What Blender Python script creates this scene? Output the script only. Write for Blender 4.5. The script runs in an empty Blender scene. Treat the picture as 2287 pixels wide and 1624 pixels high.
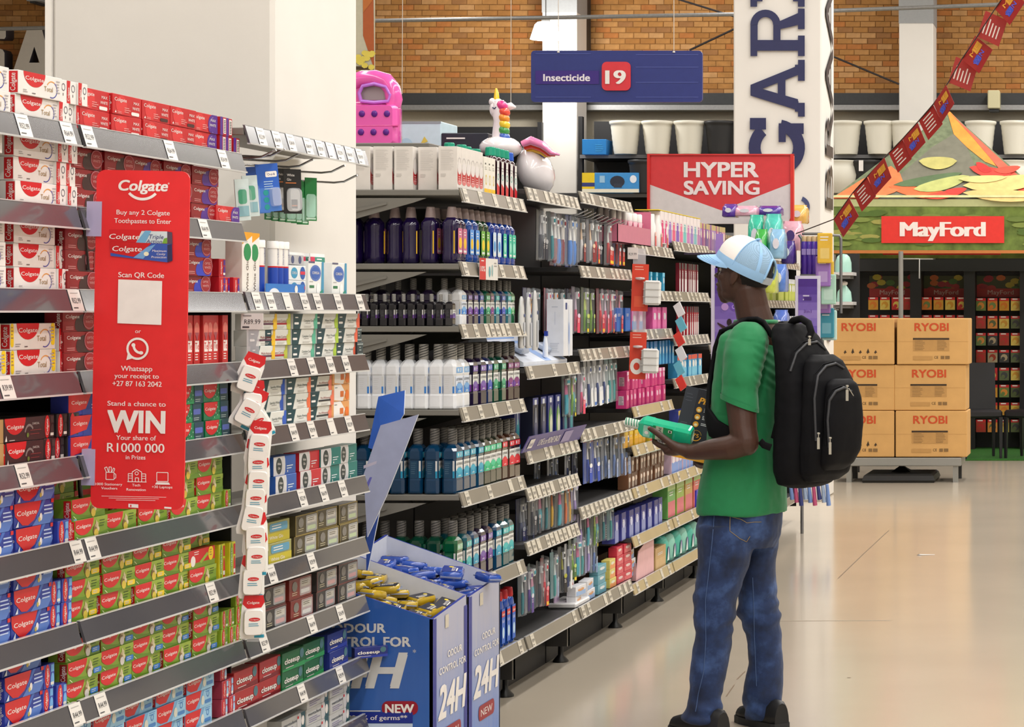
import bpy, bmesh, math, random
from mathutils import Vector, Matrix, Euler
random.seed(7)
SC = bpy.context.scene
COL = SC.collection
PI = math.pi
# ---------------------------------------------------------------- camera
FPX, PX, PY, EYE = 5100.0, 2500.0, 695.0, 1.5      # focal length in px, principal point, eye height
def P(x, y, d):
    """world point at depth d that the photograph shows at pixel x, y"""
    return Vector(((x-PX)/FPX*d, d, EYE-(y-PY)/FPX*d))
def depth_on(x, X):            # depth where the plane X = const meets column x
    return FPX*X/(x-PX)
cd = bpy.data.cameras.new('camera'); cam = bpy.data.objects.new('camera', cd); COL.objects.link(cam)
cam.location = (0, 0, EYE); cam.rotation_euler = (PI/2, 0, 0)
cd.sensor_width = 36.0; cd.lens = FPX*36/2287
cd.shift_x = (1143.5-PX)/2287; cd.shift_y = -(812-PY)/2287
cd.clip_start = .1; cd.clip_end = 200
SC.camera = cam
# ---------------------------------------------------------------- world, lights, exposure
w = bpy.data.worlds.new('world'); SC.world = w; w.use_nodes = True
w.node_tree.nodes['Background'].inputs[0].default_value = (.9, .93, 1, 1)
w.node_tree.nodes['Background'].inputs[1].default_value = .12
def area(name, loc, sx, sy, power, col=(1, .982, .955)):
    l = bpy.data.lights.new(name, 'AREA'); l.shape = 'RECTANGLE'; l.size = sx; l.size_y = sy
    l.energy = power; l.color = col
    o = bpy.data.objects.new(name, l); o.location = loc; COL.objects.link(o); return o
for x, pw in ((-9.5, 900), (-5.2, 900), (-.2, 1500), (2.2, 1500), (6.5, 1200)):
    area('ceiling_strip_light', (x, 13, 7.0), .5, 40, pw)
vs = SC.view_settings
vs.view_transform = 'Standard'; vs.look = 'None'; vs.gamma = 1; vs.use_curve_mapping = False
vs.exposure = -0.5
SC.display_settings.display_device = 'sRGB'
cy = SC.cycles
cy.use_denoising = True
cy.max_bounces = 6; cy.diffuse_bounces = 3; cy.glossy_bounces = 3; cy.transmission_bounces = 5; cy.transparent_max_bounces = 12
cy.caustics_reflective = False; cy.caustics_refractive = False
cy.sample_clamp_indirect = 4
cy.use_adaptive_sampling = True; cy.adaptive_threshold = .02
# ---------------------------------------------------------------- materials
def lin(c):
    c = c/255
    return c/12.92 if c <= .04045 else ((c+.055)/1.055)**2.4
def rgb(t): return (lin(t[0]), lin(t[1]), lin(t[2]), 1)
MATS = {}
def M(name, c, rough=.5, metal=0, noise=0, nscale=30, bump=0, bscale=60, coat=0, alpha=1, trans=0, emit=0, spec=.5, ior=1.45, sheen=0):
    """a small node material: principled, colour broken up by noise, optional bump"""
    if name in MATS: return MATS[name]
    m = bpy.data.materials.new(name); m.use_nodes = True
    nt = m.node_tree; b = nt.nodes['Principled BSDF']
    b.inputs['Base Color'].default_value = rgb(c); b.inputs['Roughness'].default_value = rough
    b.inputs['Metallic'].default_value = metal; b.inputs['Coat Weight'].default_value = coat
    b.inputs['Coat Roughness'].default_value = .08
    b.inputs['Alpha'].default_value = alpha; b.inputs['Transmission Weight'].default_value = trans
    b.inputs['Specular IOR Level'].default_value = spec; b.inputs['IOR'].default_value = ior
    b.inputs['Sheen Weight'].default_value = sheen
    if emit:
        b.inputs['Emission Color'].default_value = rgb(c); b.inputs['Emission Strength'].default_value = emit
    if noise or bump:
        tc = nt.nodes.new('ShaderNodeTexCoord')
        n = nt.nodes.new('ShaderNodeTexNoise'); n.inputs['Scale'].default_value = nscale; n.inputs['Detail'].default_value = 4
        nt.links.new(tc.outputs['Object'], n.inputs['Vector'])
        if noise:
            mx = nt.nodes.new('ShaderNodeHueSaturation'); mx.inputs['Color'].default_value = rgb(c)
            mr = nt.nodes.new('ShaderNodeMapRange')
            mr.inputs[1].default_value = .25; mr.inputs[2].default_value = .75
            mr.inputs[3].default_value = 1-noise; mr.inputs[4].default_value = 1+noise
            nt.links.new(n.outputs['Fac'], mr.inputs[0]); nt.links.new(mr.outputs[0], mx.inputs['Value'])
            nt.links.new(mx.outputs[0], b.inputs['Base Color'])
        if bump:
            n2 = nt.nodes.new('ShaderNodeTexNoise'); n2.inputs['Scale'].default_value = bscale; n2.inputs['Detail'].default_value = 6
            nt.links.new(tc.outputs['Object'], n2.inputs['Vector'])
            bp = nt.nodes.new('ShaderNodeBump'); bp.inputs['Strength'].default_value = bump; bp.inputs['Distance'].default_value = .01
            nt.links.new(n2.outputs['Fac'], bp.inputs['Height']); nt.links.new(bp.outputs[0], b.inputs['Normal'])
    MATS[name] = m; return m
_ink = {}
def K(*c):
    """printed card or plastic of that colour"""
    if c not in _ink: _ink[c] = M('print_%d_%d_%d' % c, c, .38, noise=.05, nscale=25)
    return _ink[c]
_gl = {}
def G(*c):
    """glossy coloured plastic / liquid in a bottle"""
    if c not in _gl: _gl[c] = M('gloss_%d_%d_%d' % c, c, .12, coat=.5, noise=.12, nscale=12)
    return _gl[c]
CLEAR = M('clear_plastic', (235, 240, 245), .06, alpha=.11, spec=.8)
FILM = M('clear_film', (240, 243, 248), .12, alpha=.34, spec=.8)
# ---------------------------------------------------------------- mesh builder
_txt = {}
def text_geo(s, bold=0, shear=0, res=3, sp=1.0):
    k = (s, bold, shear, res, sp)
    if k in _txt: return _txt[k]
    c = bpy.data.curves.new('t', 'FONT'); c.body = s; c.size = 1; c.offset = bold; c.shear = shear; c.resolution_u = res
    c.space_character = sp
    c.align_x = 'LEFT'; c.fill_mode = 'FRONT'
    o = bpy.data.objects.new('t', c); COL.objects.link(o)
    dg = bpy.context.evaluated_depsgraph_get(); dg.update()
    me = bpy.data.meshes.new_from_object(o.evaluated_get(dg))
    vs_ = [(v.co.x, v.co.y) for v in me.vertices]; fs = [tuple(p.vertices) for p in me.polygons]
    fs = [f if me.polygons[i].normal.z > 0 else f[::-1] for i, f in enumerate(fs)]
    bpy.data.objects.remove(o); bpy.data.curves.remove(c); bpy.data.meshes.remove(me)
    if vs_:
        x0 = min(v[0] for v in vs_); x1 = max(v[0] for v in vs_)
    else: x0 = x1 = 0
    _txt[k] = (vs_, fs, x0, x1); return _txt[k]
CAPH = .729
class MB:
    def __init__(s): s.v = []; s.f = []; s.m = []; s.s = []; s.mats = []
    def mi(s, mat):
        if mat not in s.mats: s.mats.append(mat)
        return s.mats.index(mat)
    def add(s, vs_, fs, mat, smooth=False):
        o = len(s.v); s.v.extend(vs_); k = s.mi(mat)
        for f in fs: s.f.append([i+o for i in f]); s.m.append(k); s.s.append(smooth)
    def poly(s, pts, mat): s.add([tuple(p) for p in pts], [list(range(len(pts)))], mat)
    def box(s, lo, hi, mat, ch=0):
        x0, y0, z0 = lo; x1, y1, z1 = hi
        if not ch:
            s.add([(x, y, z) for z in (z0, z1) for y in (y0, y1) for x in (x0, x1)],
                  [(0, 2, 3, 1), (4, 5, 7, 6), (0, 1, 5, 4), (2, 6, 7, 3), (0, 4, 6, 2), (1, 3, 7, 5)], mat); return
        V = []; idx = {}
        for a in (0, 1):
            for b in (0, 1):
                for c in (0, 1):
                    p = [(x0, x1)[a], (y0, y1)[b], (z0, z1)[c]]
                    inn = [(x0+ch, x1-ch)[a], (y0+ch, y1-ch)[b], (z0+ch, z1-ch)[c]]
                    for ax in range(3):
                        q = inn[:]; q[ax] = p[ax]; idx[(a, b, c, ax)] = len(V); V.append(tuple(q))
        Fc = []
        def q(*k): Fc.append([idx[i] for i in k])
        for ax in range(3):
            o1, o2 = (ax+1) % 3, (ax+2) % 3
            for sd in (0, 1):
                ring = []
                for (i, j) in ((0, 0), (1, 0), (1, 1), (0, 1)):
                    k = [0, 0, 0]; k[ax] = sd; k[o1] = i; k[o2] = j; ring.append((*k, ax))
                if not sd: ring.reverse()
                q(*ring)
            for i in (0, 1):
                for j in (0, 1):
                    k0 = [0, 0, 0]; k0[o1] = i; k0[o2] = j; k1 = k0[:]; k1[ax] = 1
                    r = [(*k0, o1), (*k1, o1), (*k1, o2), (*k0, o2)]
                    if i != j: r.reverse()
                    r.reverse() if i == j else None
                    q(*r) if i == j else q(*r)
        for a in (0, 1):
            for b in (0, 1):
                for c in (0, 1):
                    r = [(a, b, c, 0), (a, b, c, 1), (a, b, c, 2)]
                    if (a+b+c) % 2 == 0: r.reverse()
                    q(*r)
        s.add(V, Fc, mat)
    def obox(s, c, ax, ay, az, mat):
        """oriented box: centre and three half-axis vectors"""
        c, ax, ay, az = map(Vector, (c, ax, ay, az))
        V = [tuple(c+ax*i+ay*j+az*k) for k in (-1, 1) for j in (-1, 1) for i in (-1, 1)]
        s.add(V, [(0, 2, 3, 1), (4, 5, 7, 6), (0, 1, 5, 4), (2, 6, 7, 3), (0, 4, 6, 2), (1, 3, 7, 5)], mat)
    def loft(s, rings, mat, smooth=True, cap=True, close=True):
        n = len(rings[0]); V = [tuple(p) for r in rings for p in r]; Fc = []
        for i in range(len(rings)-1):
            for j in range(n if close else n-1):
                a = i*n+j; b = i*n+(j+1) % n
                Fc.append((a, b, b+n, a+n))
        s.add(V, Fc, mat, smooth)
        if cap:
            s.add([tuple(p) for p in rings[0]], [list(range(n))[::-1]], mat)
            s.add([tuple(p) for p in rings[-1]], [list(range(n))], mat)
    def lathe(s, prof, mat, seg=16, c=(0, 0, 0), sx=1, sy=1, smooth=True, cap=True):
        rings = [[(c[0]+r*sx*math.cos(2*PI*k/seg), c[1]+r*sy*math.sin(2*PI*k/seg), c[2]+z) for k in range(seg)] for r, z in prof]
        s.loft(rings, mat, smooth, cap)
    def tube(s, pts, r, mat, seg=6, smooth=True, cap=True):
        pts = [Vector(p) for p in pts]; rs = r if isinstance(r, (list, tuple)) else [r]*len(pts)
        rings = []; up = None
        for i, p in enumerate(pts):
            t = (pts[min(i+1, len(pts)-1)]-pts[max(i-1, 0)])
            t.normalize()
            if up is None: up = Vector((0, 0, 1)) if abs(t.z) < .9 else Vector((1, 0, 0))
            a = t.cross(up)
            if a.length < 1e-6: a = t.orthogonal()
            a.normalize(); b = a.cross(t); b.normalize(); up = b
            rings.append([p+(a*math.cos(2*PI*k/seg)+b*math.sin(2*PI*k/seg))*rs[i] for k in range(seg)])
        for rg in rings: rg.reverse()
        s.loft(rings, mat, smooth, cap)
    def mesh(s, name, fix=False):
        me = bpy.data.meshes.new(name)
        me.from_pydata(s.v, [], s.f)
        for m in s.mats: me.materials.append(m)
        me.polygons.foreach_set('material_index', s.m); me.polygons.foreach_set('use_smooth', s.s)
        if fix:
            bm = bmesh.new(); bm.from_mesh(me); bmesh.ops.recalc_face_normals(bm, faces=bm.faces); bm.to_mesh(me); bm.free()
        me.update(); return me
class FC:
    """drawing on a flat face: origin, u (right), v (up) in metres; layers lift 0.25 mm each"""
    def __init__(s, mb, o, u, v, w=1, h=1, lift=.0003):
        s.mb = mb; s.o = Vector(o); s.u = Vector(u).normalized(); s.v = Vector(v).normalized(); s.n = s.u.cross(s.v); s.w = w; s.h = h; s.l = lift; s.k = 0
    def pt(s, a, b, L): return tuple(s.o+s.u*a+s.v*b+s.n*(s.l*(L+1+s.k)))
    def poly(s, pts, mat, L=0):
        s.k += .1; s.mb.poly([s.pt(a, b, L) for a, b in pts], mat)
    def rect(s, a0, b0, a1, b1, mat, L=0): s.poly([(a0, b0), (a1, b0), (a1, b1), (a0, b1)], mat, L)
    def rrect(s, a0, b0, a1, b1, r, mat, L=0, n=4):
        pts = []; r = min(r, abs(a1-a0)/2.01, abs(b1-b0)/2.01)
        for cx, cyy, st in ((a1-r, b0+r, -90), (a1-r, b1-r, 0), (a0+r, b1-r, 90), (a0+r, b0+r, 180)):
            for k in range(n+1):
                t = math.radians(st+90*k/n); pts.append((cx+r*math.cos(t), cyy+r*math.sin(t)))
        s.poly(pts, mat, L)
    def ell(s, a, b, ra, rb, mat, L=0, n=16, t0=0, t1=360, clip=None):
        pts = []
        for k in range(n+(0 if t1-t0 == 360 else 1)):
            t = math.radians(t0+(t1-t0)*k/n); pts.append((a+ra*math.cos(t), b+rb*math.sin(t)))
        if clip: pts = [(min(max(x, clip[0]), clip[2]), min(max(y, clip[1]), clip[3])) for x, y in pts]
        s.poly(pts, mat, L)
    def ring(s, a, b, r0, r1, mat, L=0, n=16, t0=0, t1=360, ky=1):
        V = []; s.k += .1
        for k in range(n+1):
            t = math.radians(t0+(t1-t0)*k/n)
            V.append(s.pt(a+r1*math.cos(t), b+r1*ky*math.sin(t), L)); V.append(s.pt(a+r0*math.cos(t), b+r0*ky*math.sin(t), L))
        s.mb.add(V, [(2*k, 2*k+2, 2*k+3, 2*k+1) for k in range(n)], mat)
    def line(s, pts, wd, mat, L=0):
        for (a, b), (c, d) in zip(pts, pts[1:]):
            l = math.hypot(c-a, d-b) or 1; nx, ny = -(d-b)/l*wd/2, (c-a)/l*wd/2
            s.poly([(a-nx, b-ny), (c-nx, d-ny), (c+nx, d+ny), (a+nx, b+ny)], mat, L)
    def text(s, t, a, b, h, mat, L=1, al='C', bold=0, shear=0, wd=None, rot=0, res=2, sp=1.0, dup=0):
        """cap height h, baseline b; wd forces the width"""
        if bold:        # heavier lettering: the same outline set twice, a hair apart
            e = bold*(.62 if bold < .045 else .85)*h
            for q, r in ((-1, 0), (1, 0)) if bold < .045 else ((-1, -.6), (1, -.6), (-1, .6), (1, .6), (0, 0)): s.text(t, a+q*e*math.cos(rot)-r*e*math.sin(rot), b+q*e*math.sin(rot)+r*e*math.cos(rot), h, mat, L, al, 0, shear, None if wd is None else wd-1.2*e, rot, res, sp, dup)
            return
        vs_, fs, x0, x1 = text_geo(t, bold, shear, res, sp)
        if not vs_: return
        if dup:
            for q in (-1, 1): s.text(t, a+q*dup, b, h, mat, L, al, bold, shear, wd, rot, res, sp)
        s.k += .1
        k = h/CAPH; kx = k if wd is None else wd/(x1-x0)
        W = (x1-x0)*kx; off = {'C': -W/2, 'L': 0, 'R': -W}[al]
        cr, sr = math.cos(rot), math.sin(rot); V = []
        for x, y in vs_:
            p, q = (x-x0)*kx+off, y*k
            V.append(s.pt(a+p*cr-q*sr, b+p*sr+q*cr, L))
        s.mb.add(V, fs, mat)
    def lines(s, a, b, wd, n, gap, mat, L=1, th=None, al='L'):
        """tiny print as thin bars"""
        rr = random.Random(int(a*1e5)+n)
        for k in range(n):
            ww = wd*(.65+.35*rr.random()); x0 = a if al == 'L' else a-ww/2
            s.rect(x0, b-k*gap, x0+ww, b-k*gap+(th or gap*.35), mat, L); s.k -= .09
# ---------------------------------------------------------------- objects
LABELS = {}
def tag(o, label, cat, group=None, kind=None):
    o['label'] = label; o['category'] = cat
    if group: o['group'] = group
    if kind: o['kind'] = kind
    LABELS.setdefault(label, []).append(o.name)
    n = len(label.split())
    if n < 4 or n > 16: print('LABEL WORDS', n, label)
    return o
def obj(name, me, parent=None, loc=(0, 0, 0), rot=None):
    if isinstance(me, MB): me = me.mesh(name)
    o = bpy.data.objects.new(name, me); COL.objects.link(o)
    o.location = loc
    if rot is not None: o.rotation_euler = rot
    if parent is not None: o.parent = parent
    return o
def empty(name, loc, rot=None):
    o = bpy.data.objects.new(name, None); COL.objects.link(o); o.location = loc; o.empty_display_size = .1
    if rot is not None: o.rotation_euler = rot
    return o
def thing(name, me, label, cat, group=None, loc=(0, 0, 0), rot=None):
    return tag(obj(name, me, None, loc, rot), label, cat, group)
def ething(name, loc, label, cat, group=None, rot=None):
    return tag(empty(name, loc, rot), label, cat, group)
def struct(name, me, parent=None, loc=(0, 0, 0)):
    o = obj(name, me, parent, loc)
    if parent is None: o['kind'] = 'structure'
    return o
class Proto:
    """one kind of goods: its mesh and its parts; put() makes one more of it, sharing the meshes"""
    def __init__(s, name, me, cat, parts=()):
        s.name = name; s.me = me.mesh(name) if isinstance(me, MB) else me; s.cat = cat
        s.parts = [(n, m.mesh(n) if isinstance(m, MB) else m, sub) for n, m, sub in [(p+((),))[:3] for p in parts]]
    def put(s, loc, label, group=None, rot=None, scale=None):
        o = obj(s.name, s.me, None, loc, rot) if s.me else empty(s.name, loc, rot)
        if scale: o.scale = (scale,)*3 if not isinstance(scale, tuple) else scale
        tag(o, label, s.cat, group)
        for n, m, sub in s.parts:
            c = obj(n, m, o)
            for n2, m2 in sub: obj(n2, m2, c)
        return o
ORD = ['', 'first', 'second', 'third', 'fourth', 'fifth', 'sixth', 'seventh', 'eighth', 'ninth', 'tenth', 'eleventh', 'twelfth', 'thirteenth', 'fourteenth', 'fifteenth']
# ================================================================ the setting
def floor_mat():
    m = M('polished_floor', (190, 178, 160), .13, noise=.05, nscale=1.3, coat=0, spec=.55)
    nt = m.node_tree; b = nt.nodes['Principled BSDF']
    n = nt.nodes.new('ShaderNodeTexNoise'); n.inputs['Scale'].default_value = 2.5; n.inputs['Detail'].default_value = 8
    mr = nt.nodes.new('ShaderNodeMapRange'); mr.inputs[3].default_value = .10; mr.inputs[4].default_value = .24
    nt.links.new(n.outputs['Fac'], mr.inputs[0]); nt.links.new(mr.outputs[0], b.inputs['Roughness'])
    n3 = nt.nodes.new('ShaderNodeTexNoise'); n3.inputs['Scale'].default_value = 260
    bp = nt.nodes.new('ShaderNodeBump'); bp.inputs['Strength'].default_value = .035; bp.inputs['Distance'].default_value = .002
    nt.links.new(n3.outputs['Fac'], bp.inputs['Height']); nt.links.new(bp.outputs[0], b.inputs['Normal'])
    return m
mb = MB(); mb.box((-19, -8, -.1), (13, 34.4, 0), floor_mat()); FLOOR = struct('floor', mb)
JOINT = M('floor_joint', (178, 164, 144), .4)
SCUFF = M('floor_scuff', (120, 100, 78), .6)
mb = MB()
f = FC(mb, (0, 0, 0), (1, 0, 0), (0, 1, 0), lift=.0005)
fl_ = lambda x, y: (P(x, y, EYE*FPX/(y-PY)).x, EYE*FPX/(y-PY))
f.line([fl_(1985, 1185), fl_(1930, 1236), fl_(1872, 1292)], .006, SCUFF); f.line([fl_(1622, 1556), fl_(1640, 1530)], .005, SCUFF); f.line([fl_(1646, 1518), fl_(1664, 1500)], .006, SCUFF)
f.line([fl_(1650, 1388), fl_(1990, 1386)], .012, JOINT); f.line([fl_(1892, 1514), fl_(1900, 1514)], .012, SCUFF)
obj('floor_joint', mb, FLOOR)
WALLP = M('painted_plaster', (230, 226, 220), .75, noise=.03, nscale=3, bump=.10, bscale=14)
CEILM = M('ceiling_paint', (225, 222, 216), .8, noise=.02)
mb = MB(); mb.box((-19, -8, 7.6), (13, 34.4, 7.8), CEILM); struct('ceiling', mb)
mb = MB(); mb.box((-19.2, -8, 0), (-19, 34.4, 7.8), WALLP); struct('wall_left', mb)
mb = MB(); mb.box((13, -8, 0), (13.2, 34.4, 7.8), WALLP); struct('wall_right', mb)
mb = MB(); mb.box((-19, -8.2, 0), (13, -8, 7.8), WALLP); struct('wall_front', mb)
# ---- back wall: mortar bed, every brick its own piece
MORT = M('mortar', (146, 104, 58), .9, noise=.1, nscale=20)
ZW = 34.0
mb = MB(); mb.box((-19, ZW, 4.7), (13, ZW+.3, 7.8), MORT)
WALLB = struct('wall_back', mb)
CREAM = M('cream_panel', (205, 196, 176), .7, noise=.03)
DKB = M('dark_steel', (52, 54, 56), .5, noise=.1)
mb = MB(); mb.box((-19, ZW+.02, 0), (13, ZW+.3, 4.7), CREAM); obj('lower_panel', mb, WALLB)
mb = MB(); mb.box((-19, ZW-.25, 4.555), (13, ZW+.02, 4.725), DKB); obj('ledge_beam', mb, WALLB)
mb = MB(); mb.box((-19, ZW-.3, 4.47), (13, ZW+.02, 4.545), M('galvanised', (150, 150, 150), .4, .6, noise=.1)); obj('cable_trunking', mb, WALLB)
BRM = []
for i, c in enumerate([(172, 122, 66), (182, 133, 78), (162, 111, 56), (188, 142, 92), (176, 112, 58), (154, 108, 64)]):
    BRM.append(M('brick_clay_%d' % i, c, .85, noise=.16, nscale=9, bump=.25, bscale=40))
BRH = []
for m in BRM:
    b = MB(); b.box((0, -.010, 0), (.217, .01, .075), m, ch=.003); BRH.append(b.mesh('brick'))
rb = random.Random(3)
stuff = MB(); nb = 0
def brick_seen(xp, yp):
    return (838 < xp < 1205 and yp < 216 and not (1185 < xp and 112 < yp)) or (1304 < xp < 1640 and yp < 118) or (1862 < xp < 2005 and yp < 216)
course = .0838
for r in range(37):
    z = 4.728+r*course
    off = (.1135 if r % 2 else 0)+rb.uniform(-.02, .02)
    for k in range(96):
        x = -17.6+off+k*.2255
        xp = PX+(x+.1)/ZW*FPX; yp = PY-(z-EYE)/ZW*FPX
        if z > 7.55 or yp < -190: continue
        near = (-60 < xp < 130) or (780 < xp < 1680) or (1840 < xp < 2400)
        if not near: continue
        i = rb.choice((0, 0, 0, 1, 1, 2, 3, 4, 5))
        dx, dy = rb.uniform(-.002, .002), rb.uniform(-.004, .003)
        if nb < 300 and brick_seen(xp, yp):
            obj('brick', BRH[i], WALLB, (x+dx, ZW+dy, z)); nb += 1
        else:
            stuff.box((x+dx, ZW-.010+dy, z), (x+.217+dx, ZW+.01, z+.074), BRM[i])
o = obj('bricks', stuff, WALLB); o['kind'] = 'stuff'
# ---- structural columns
def column(name, x0, x1, y0, y1, z1=7.6, m=None, ch=.012):
    mb = MB(); mb.box((x0, y0, 0), (x1, y1, z1), m or WALLP, ch=ch); return struct(name, mb)
C1 = column('trim_1', -3.157, -2.5, 6.75, 7.49)
C1.name = 'column'
mb = MB(); mb.box((-3.172, 6.742, 0), (-3.155, 6.80, 7.6), M('corner_bead', (248, 244, 238), .5)); obj('corner_bead', mb, C1)
C2 = column('column', -3.042, -2.347, 18.0, 18.77, m=M('smooth_white', (232, 228, 222), .6, noise=.02, nscale=2))
GREYP = M('grey_paint', (158, 160, 162), .6, noise=.04)
for a, b, d in ((1211, 1288, 33.0), (2008, 2084, 33.0)):
    p0, p1 = P(a, 0, d), P(b, 0, d)
    c = column('column', p0.x, p1.x, d, d+.62, m=M('smooth_white', (0, 0, 0)))
    top = EYE+(695-(28 if a < 1500 else 52))/FPX*d
    mb = MB(); mb.box((p0.x-.005, d-.006, top), (p1.x+.005, d+.63, 7.6), GREYP); obj('grey_collar', mb, c)
mb = MB(); a = P(1302, 0, 33.7); mb.box((a.x, 33.7, 4.7), (a.x+.05, 33.98, 7.5), DKB); struct('trim_2', mb).name = 'downpipe'
# navy slab lettering up the column
NAVY = K(44, 47, 88)
mb = MB(); f = FC(mb, (0, 17.988, 0), (0, 0, 1), (-1, 0, 0), lift=.004)
zz = lambda y: EYE-(y-695)/FPX*18
xx = lambda x: -(x-PX)/FPX*18
def slab(rects, polys=()):
    f.k += 0
    for y0, x0, y1, x1 in rects: f.rect(zz(max(y0, y1)), xx(max(x0, x1)), zz(min(y0, y1)), xx(min(x0, x1)), NAVY, 0)
    for p in polys: f.poly([(zz(y), xx(x)) for x, y in p], NAVY, 0)
# A: apex at left, feet with serifs at right
slab([(230, 1783, 261, 1798), (134, 1783, 181, 1798), (145, 1776, 168, 1784), (226, 1776, 250, 1784)],
     [[(1677, 190), (1677, 214), (1783, 247), (1783, 222), (1703, 199)], [(1677, 190), (1703, 199), (1783, 168), (1783, 147)],
      [(1738, 178), (1738, 226), (1755, 231), (1755, 172)]])
# R: stem at the bottom of its run, bowl and leg
slab([(80, 1677, 126, 1692), (80, 1783, 126, 1798), (90, 1680, 114, 1795), (56, 1677, 92, 1693), (56, 1728, 92, 1744), (20, 1783, 66, 1798)],
     [[(1742, 66), (1742, 48), (1783, 30), (1798, 20), (1798, 52), (1770, 60)]])
f.ring(zz(56), xx(1710.5), .060, .119, NAVY, 0, 14, -90, 90, ky=1)
# D above it, its feet only
slab([(-30, 1677, 16, 1692), (-30, 1783, 16, 1798), (-60, 1680, 4, 1704), (-60, 1772, 4, 1796)])
# G: open ring with bar
f.ring(zz(330), xx(1736), .128, .222, NAVY, 0, 30, 40, 350, ky=1)
slab([(276, 1740, 318, 1756), (276, 1744, 300, 1796), (264, 1676, 290, 1712)])
obj('garden_lettering', mb, C2)
mb = MB(); f = FC(mb, (-2.335, 0, 0), (0, 0, 1), (0, -1, 0), lift=.001)
f.text('BRAAI', zz(460), -18.62, .46, K(52, 52, 60), 0, 'L', .03, wd=1.95)
f.ring(1.5, -18.4, .2, .25, K(60, 66, 110), 0)
obj('side_lettering', mb, C2)
mb = MB(); f = FC(mb, (0, 17.988, 0), (1, 0, 0), (0, 0, 1), lift=.001)
f.ring(P(1785, 0, 18).x, zz(462), .05, .085, K(70, 80, 120), 0, 20, -70, 70); obj('round_emblem', mb, C2)
# ---- pipes, rods, wires under the roof
PIPE = M('galvanised', (150, 150, 150))
mb = MB(); mb.tube([P(-20, 65, 30), P(800, 47, 30), P(1640, 32, 29.4), P(2400, 4, 29)], .026, PIPE, 8)
thing('conduit_pipe', mb, 'long galvanised conduit pipe running across in front of the brick wall', 'pipe')
BLKR = M('black_rod', (44, 36, 34), .6)
for i, (a, b) in enumerate((((1390, -40), (1650, 40)), ((1540, 112), (1650, 60)), ((1860, 126), (2008, 188)))):
    mb = MB(); mb.tube([P(*a, 32.6), P(*b, 32.6)], .016, BLKR, 6)
    thing('brace_rod', mb, ['black diagonal brace rod sloping down behind the top of the lettered column', 'black diagonal brace rod rising right above the navy aisle sign',
          'black diagonal brace rod sloping down right to a white wall column'][i], 'rod', 'brace rods on the wall')
# letters on the wall at the far left
LETW = M('letter_white', (214, 208, 200), .6, noise=.02); LETS = M('letter_side', (60, 58, 66), .6)
def solid_letter(pts_out, hole, name, label):
    mb = MB(); d0, d1 = 33.55, 33.8
    f = FC(mb, (0, d0, 0), (1, 0, 0), (0, 0, 1), lift=0)
    o = [(P(x, y, d0).x, P(x, y, d0).z) for x, y in pts_out]
    rings = [[(a, d0, b) for a, b in o], [(a, d1, b) for a, b in o]]
    mb.loft(rings, LETS, False, False)
    if hole:
        h = [(P(x, y, d0).x, P(x, y, d0).z) for x, y in hole]
        mb.loft([[(a, d0, b) for a, b in h], [(a, d1, b) for a, b in h]], LETS, False, False)
        for q in ([o[0], o[1], h[0]], [o[1], o[2], h[1], h[0]], [o[3], h[1], o[2]], [o[3], o[4], h[2], h[1]] if len(o) > 6 else []): pass
        # legs, crossbar and foot of the A as a quad fan round the hole
        quads = [[o[0], h[0], h[2], (o[6][0], h[2][1])], [(o[6][0], h[2][1]), h[2], h[1], (o[2][0], h[1][1]), (o[2][0], o[2][1]), o[6]] ]
        f.poly([o[0], o[1], h[0]], LETW); f.poly([o[1], o[2], h[1], h[0]], LETW); f.poly([o[0], h[0], h[2], o[6]], LETW)
        f.poly([h[2], h[1], o[2], o[3], o[4], o[5], o[6]], LETW)
    else: f.poly(o, LETW)
    thing(name, mb, label, 'letter', 'white letters on the brick wall')
solid_letter([(61, 63), (93, 63), (127, 190), (127, 190.5), (100, 190.5), (50, 190.5), (19, 190)], [(76.5, 104), (88, 140), (65, 140)], 'wall_letter', 'large white raised letter A on the brick wall beside the white column')
solid_letter([(-16, 62), (13, 62), (13, 82), (10, 87), (-16, 87)], None, 'wall_letter', 'white dot of a raised letter i at the edge of the brick wall')
solid_letter([(-16, 109), (0, 109), (6, 111), (10, 118), (10, 190), (-16, 190)], None, 'wall_letter', 'white stem of a raised letter i at the edge of the brick wall')
mb = MB(); a = P(65, -12, 33.6); b = P(97, 4, 33.6); mb.box((a.x, 33.5, b.z), (b.x, 34, a.z), M('grey_box', (170, 172, 174), .6), ch=.01)
mb.box((a.x+.05, 33.52, b.z-.03), (a.x+.12, 33.9, b.z), DKB)
thing('junction_box', mb, 'small grey junction box high on the bricks above the raised letter A', 'box')
mb = MB(); a = P(2206, 202, 33.5); b = P(2233, 243, 33.5); mb.box((a.x, 33.45, b.z), (b.x, 33.75, a.z), M('ivory_plastic', (214, 206, 166), .5), ch=.012)
mb.box((a.x+.02, 33.5, b.z-.04), (b.x-.02, 33.74, b.z), DKB)
thing('alarm_box', mb, 'ivory alarm siren box on the black ledge right of the wall column', 'alarm')
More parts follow.
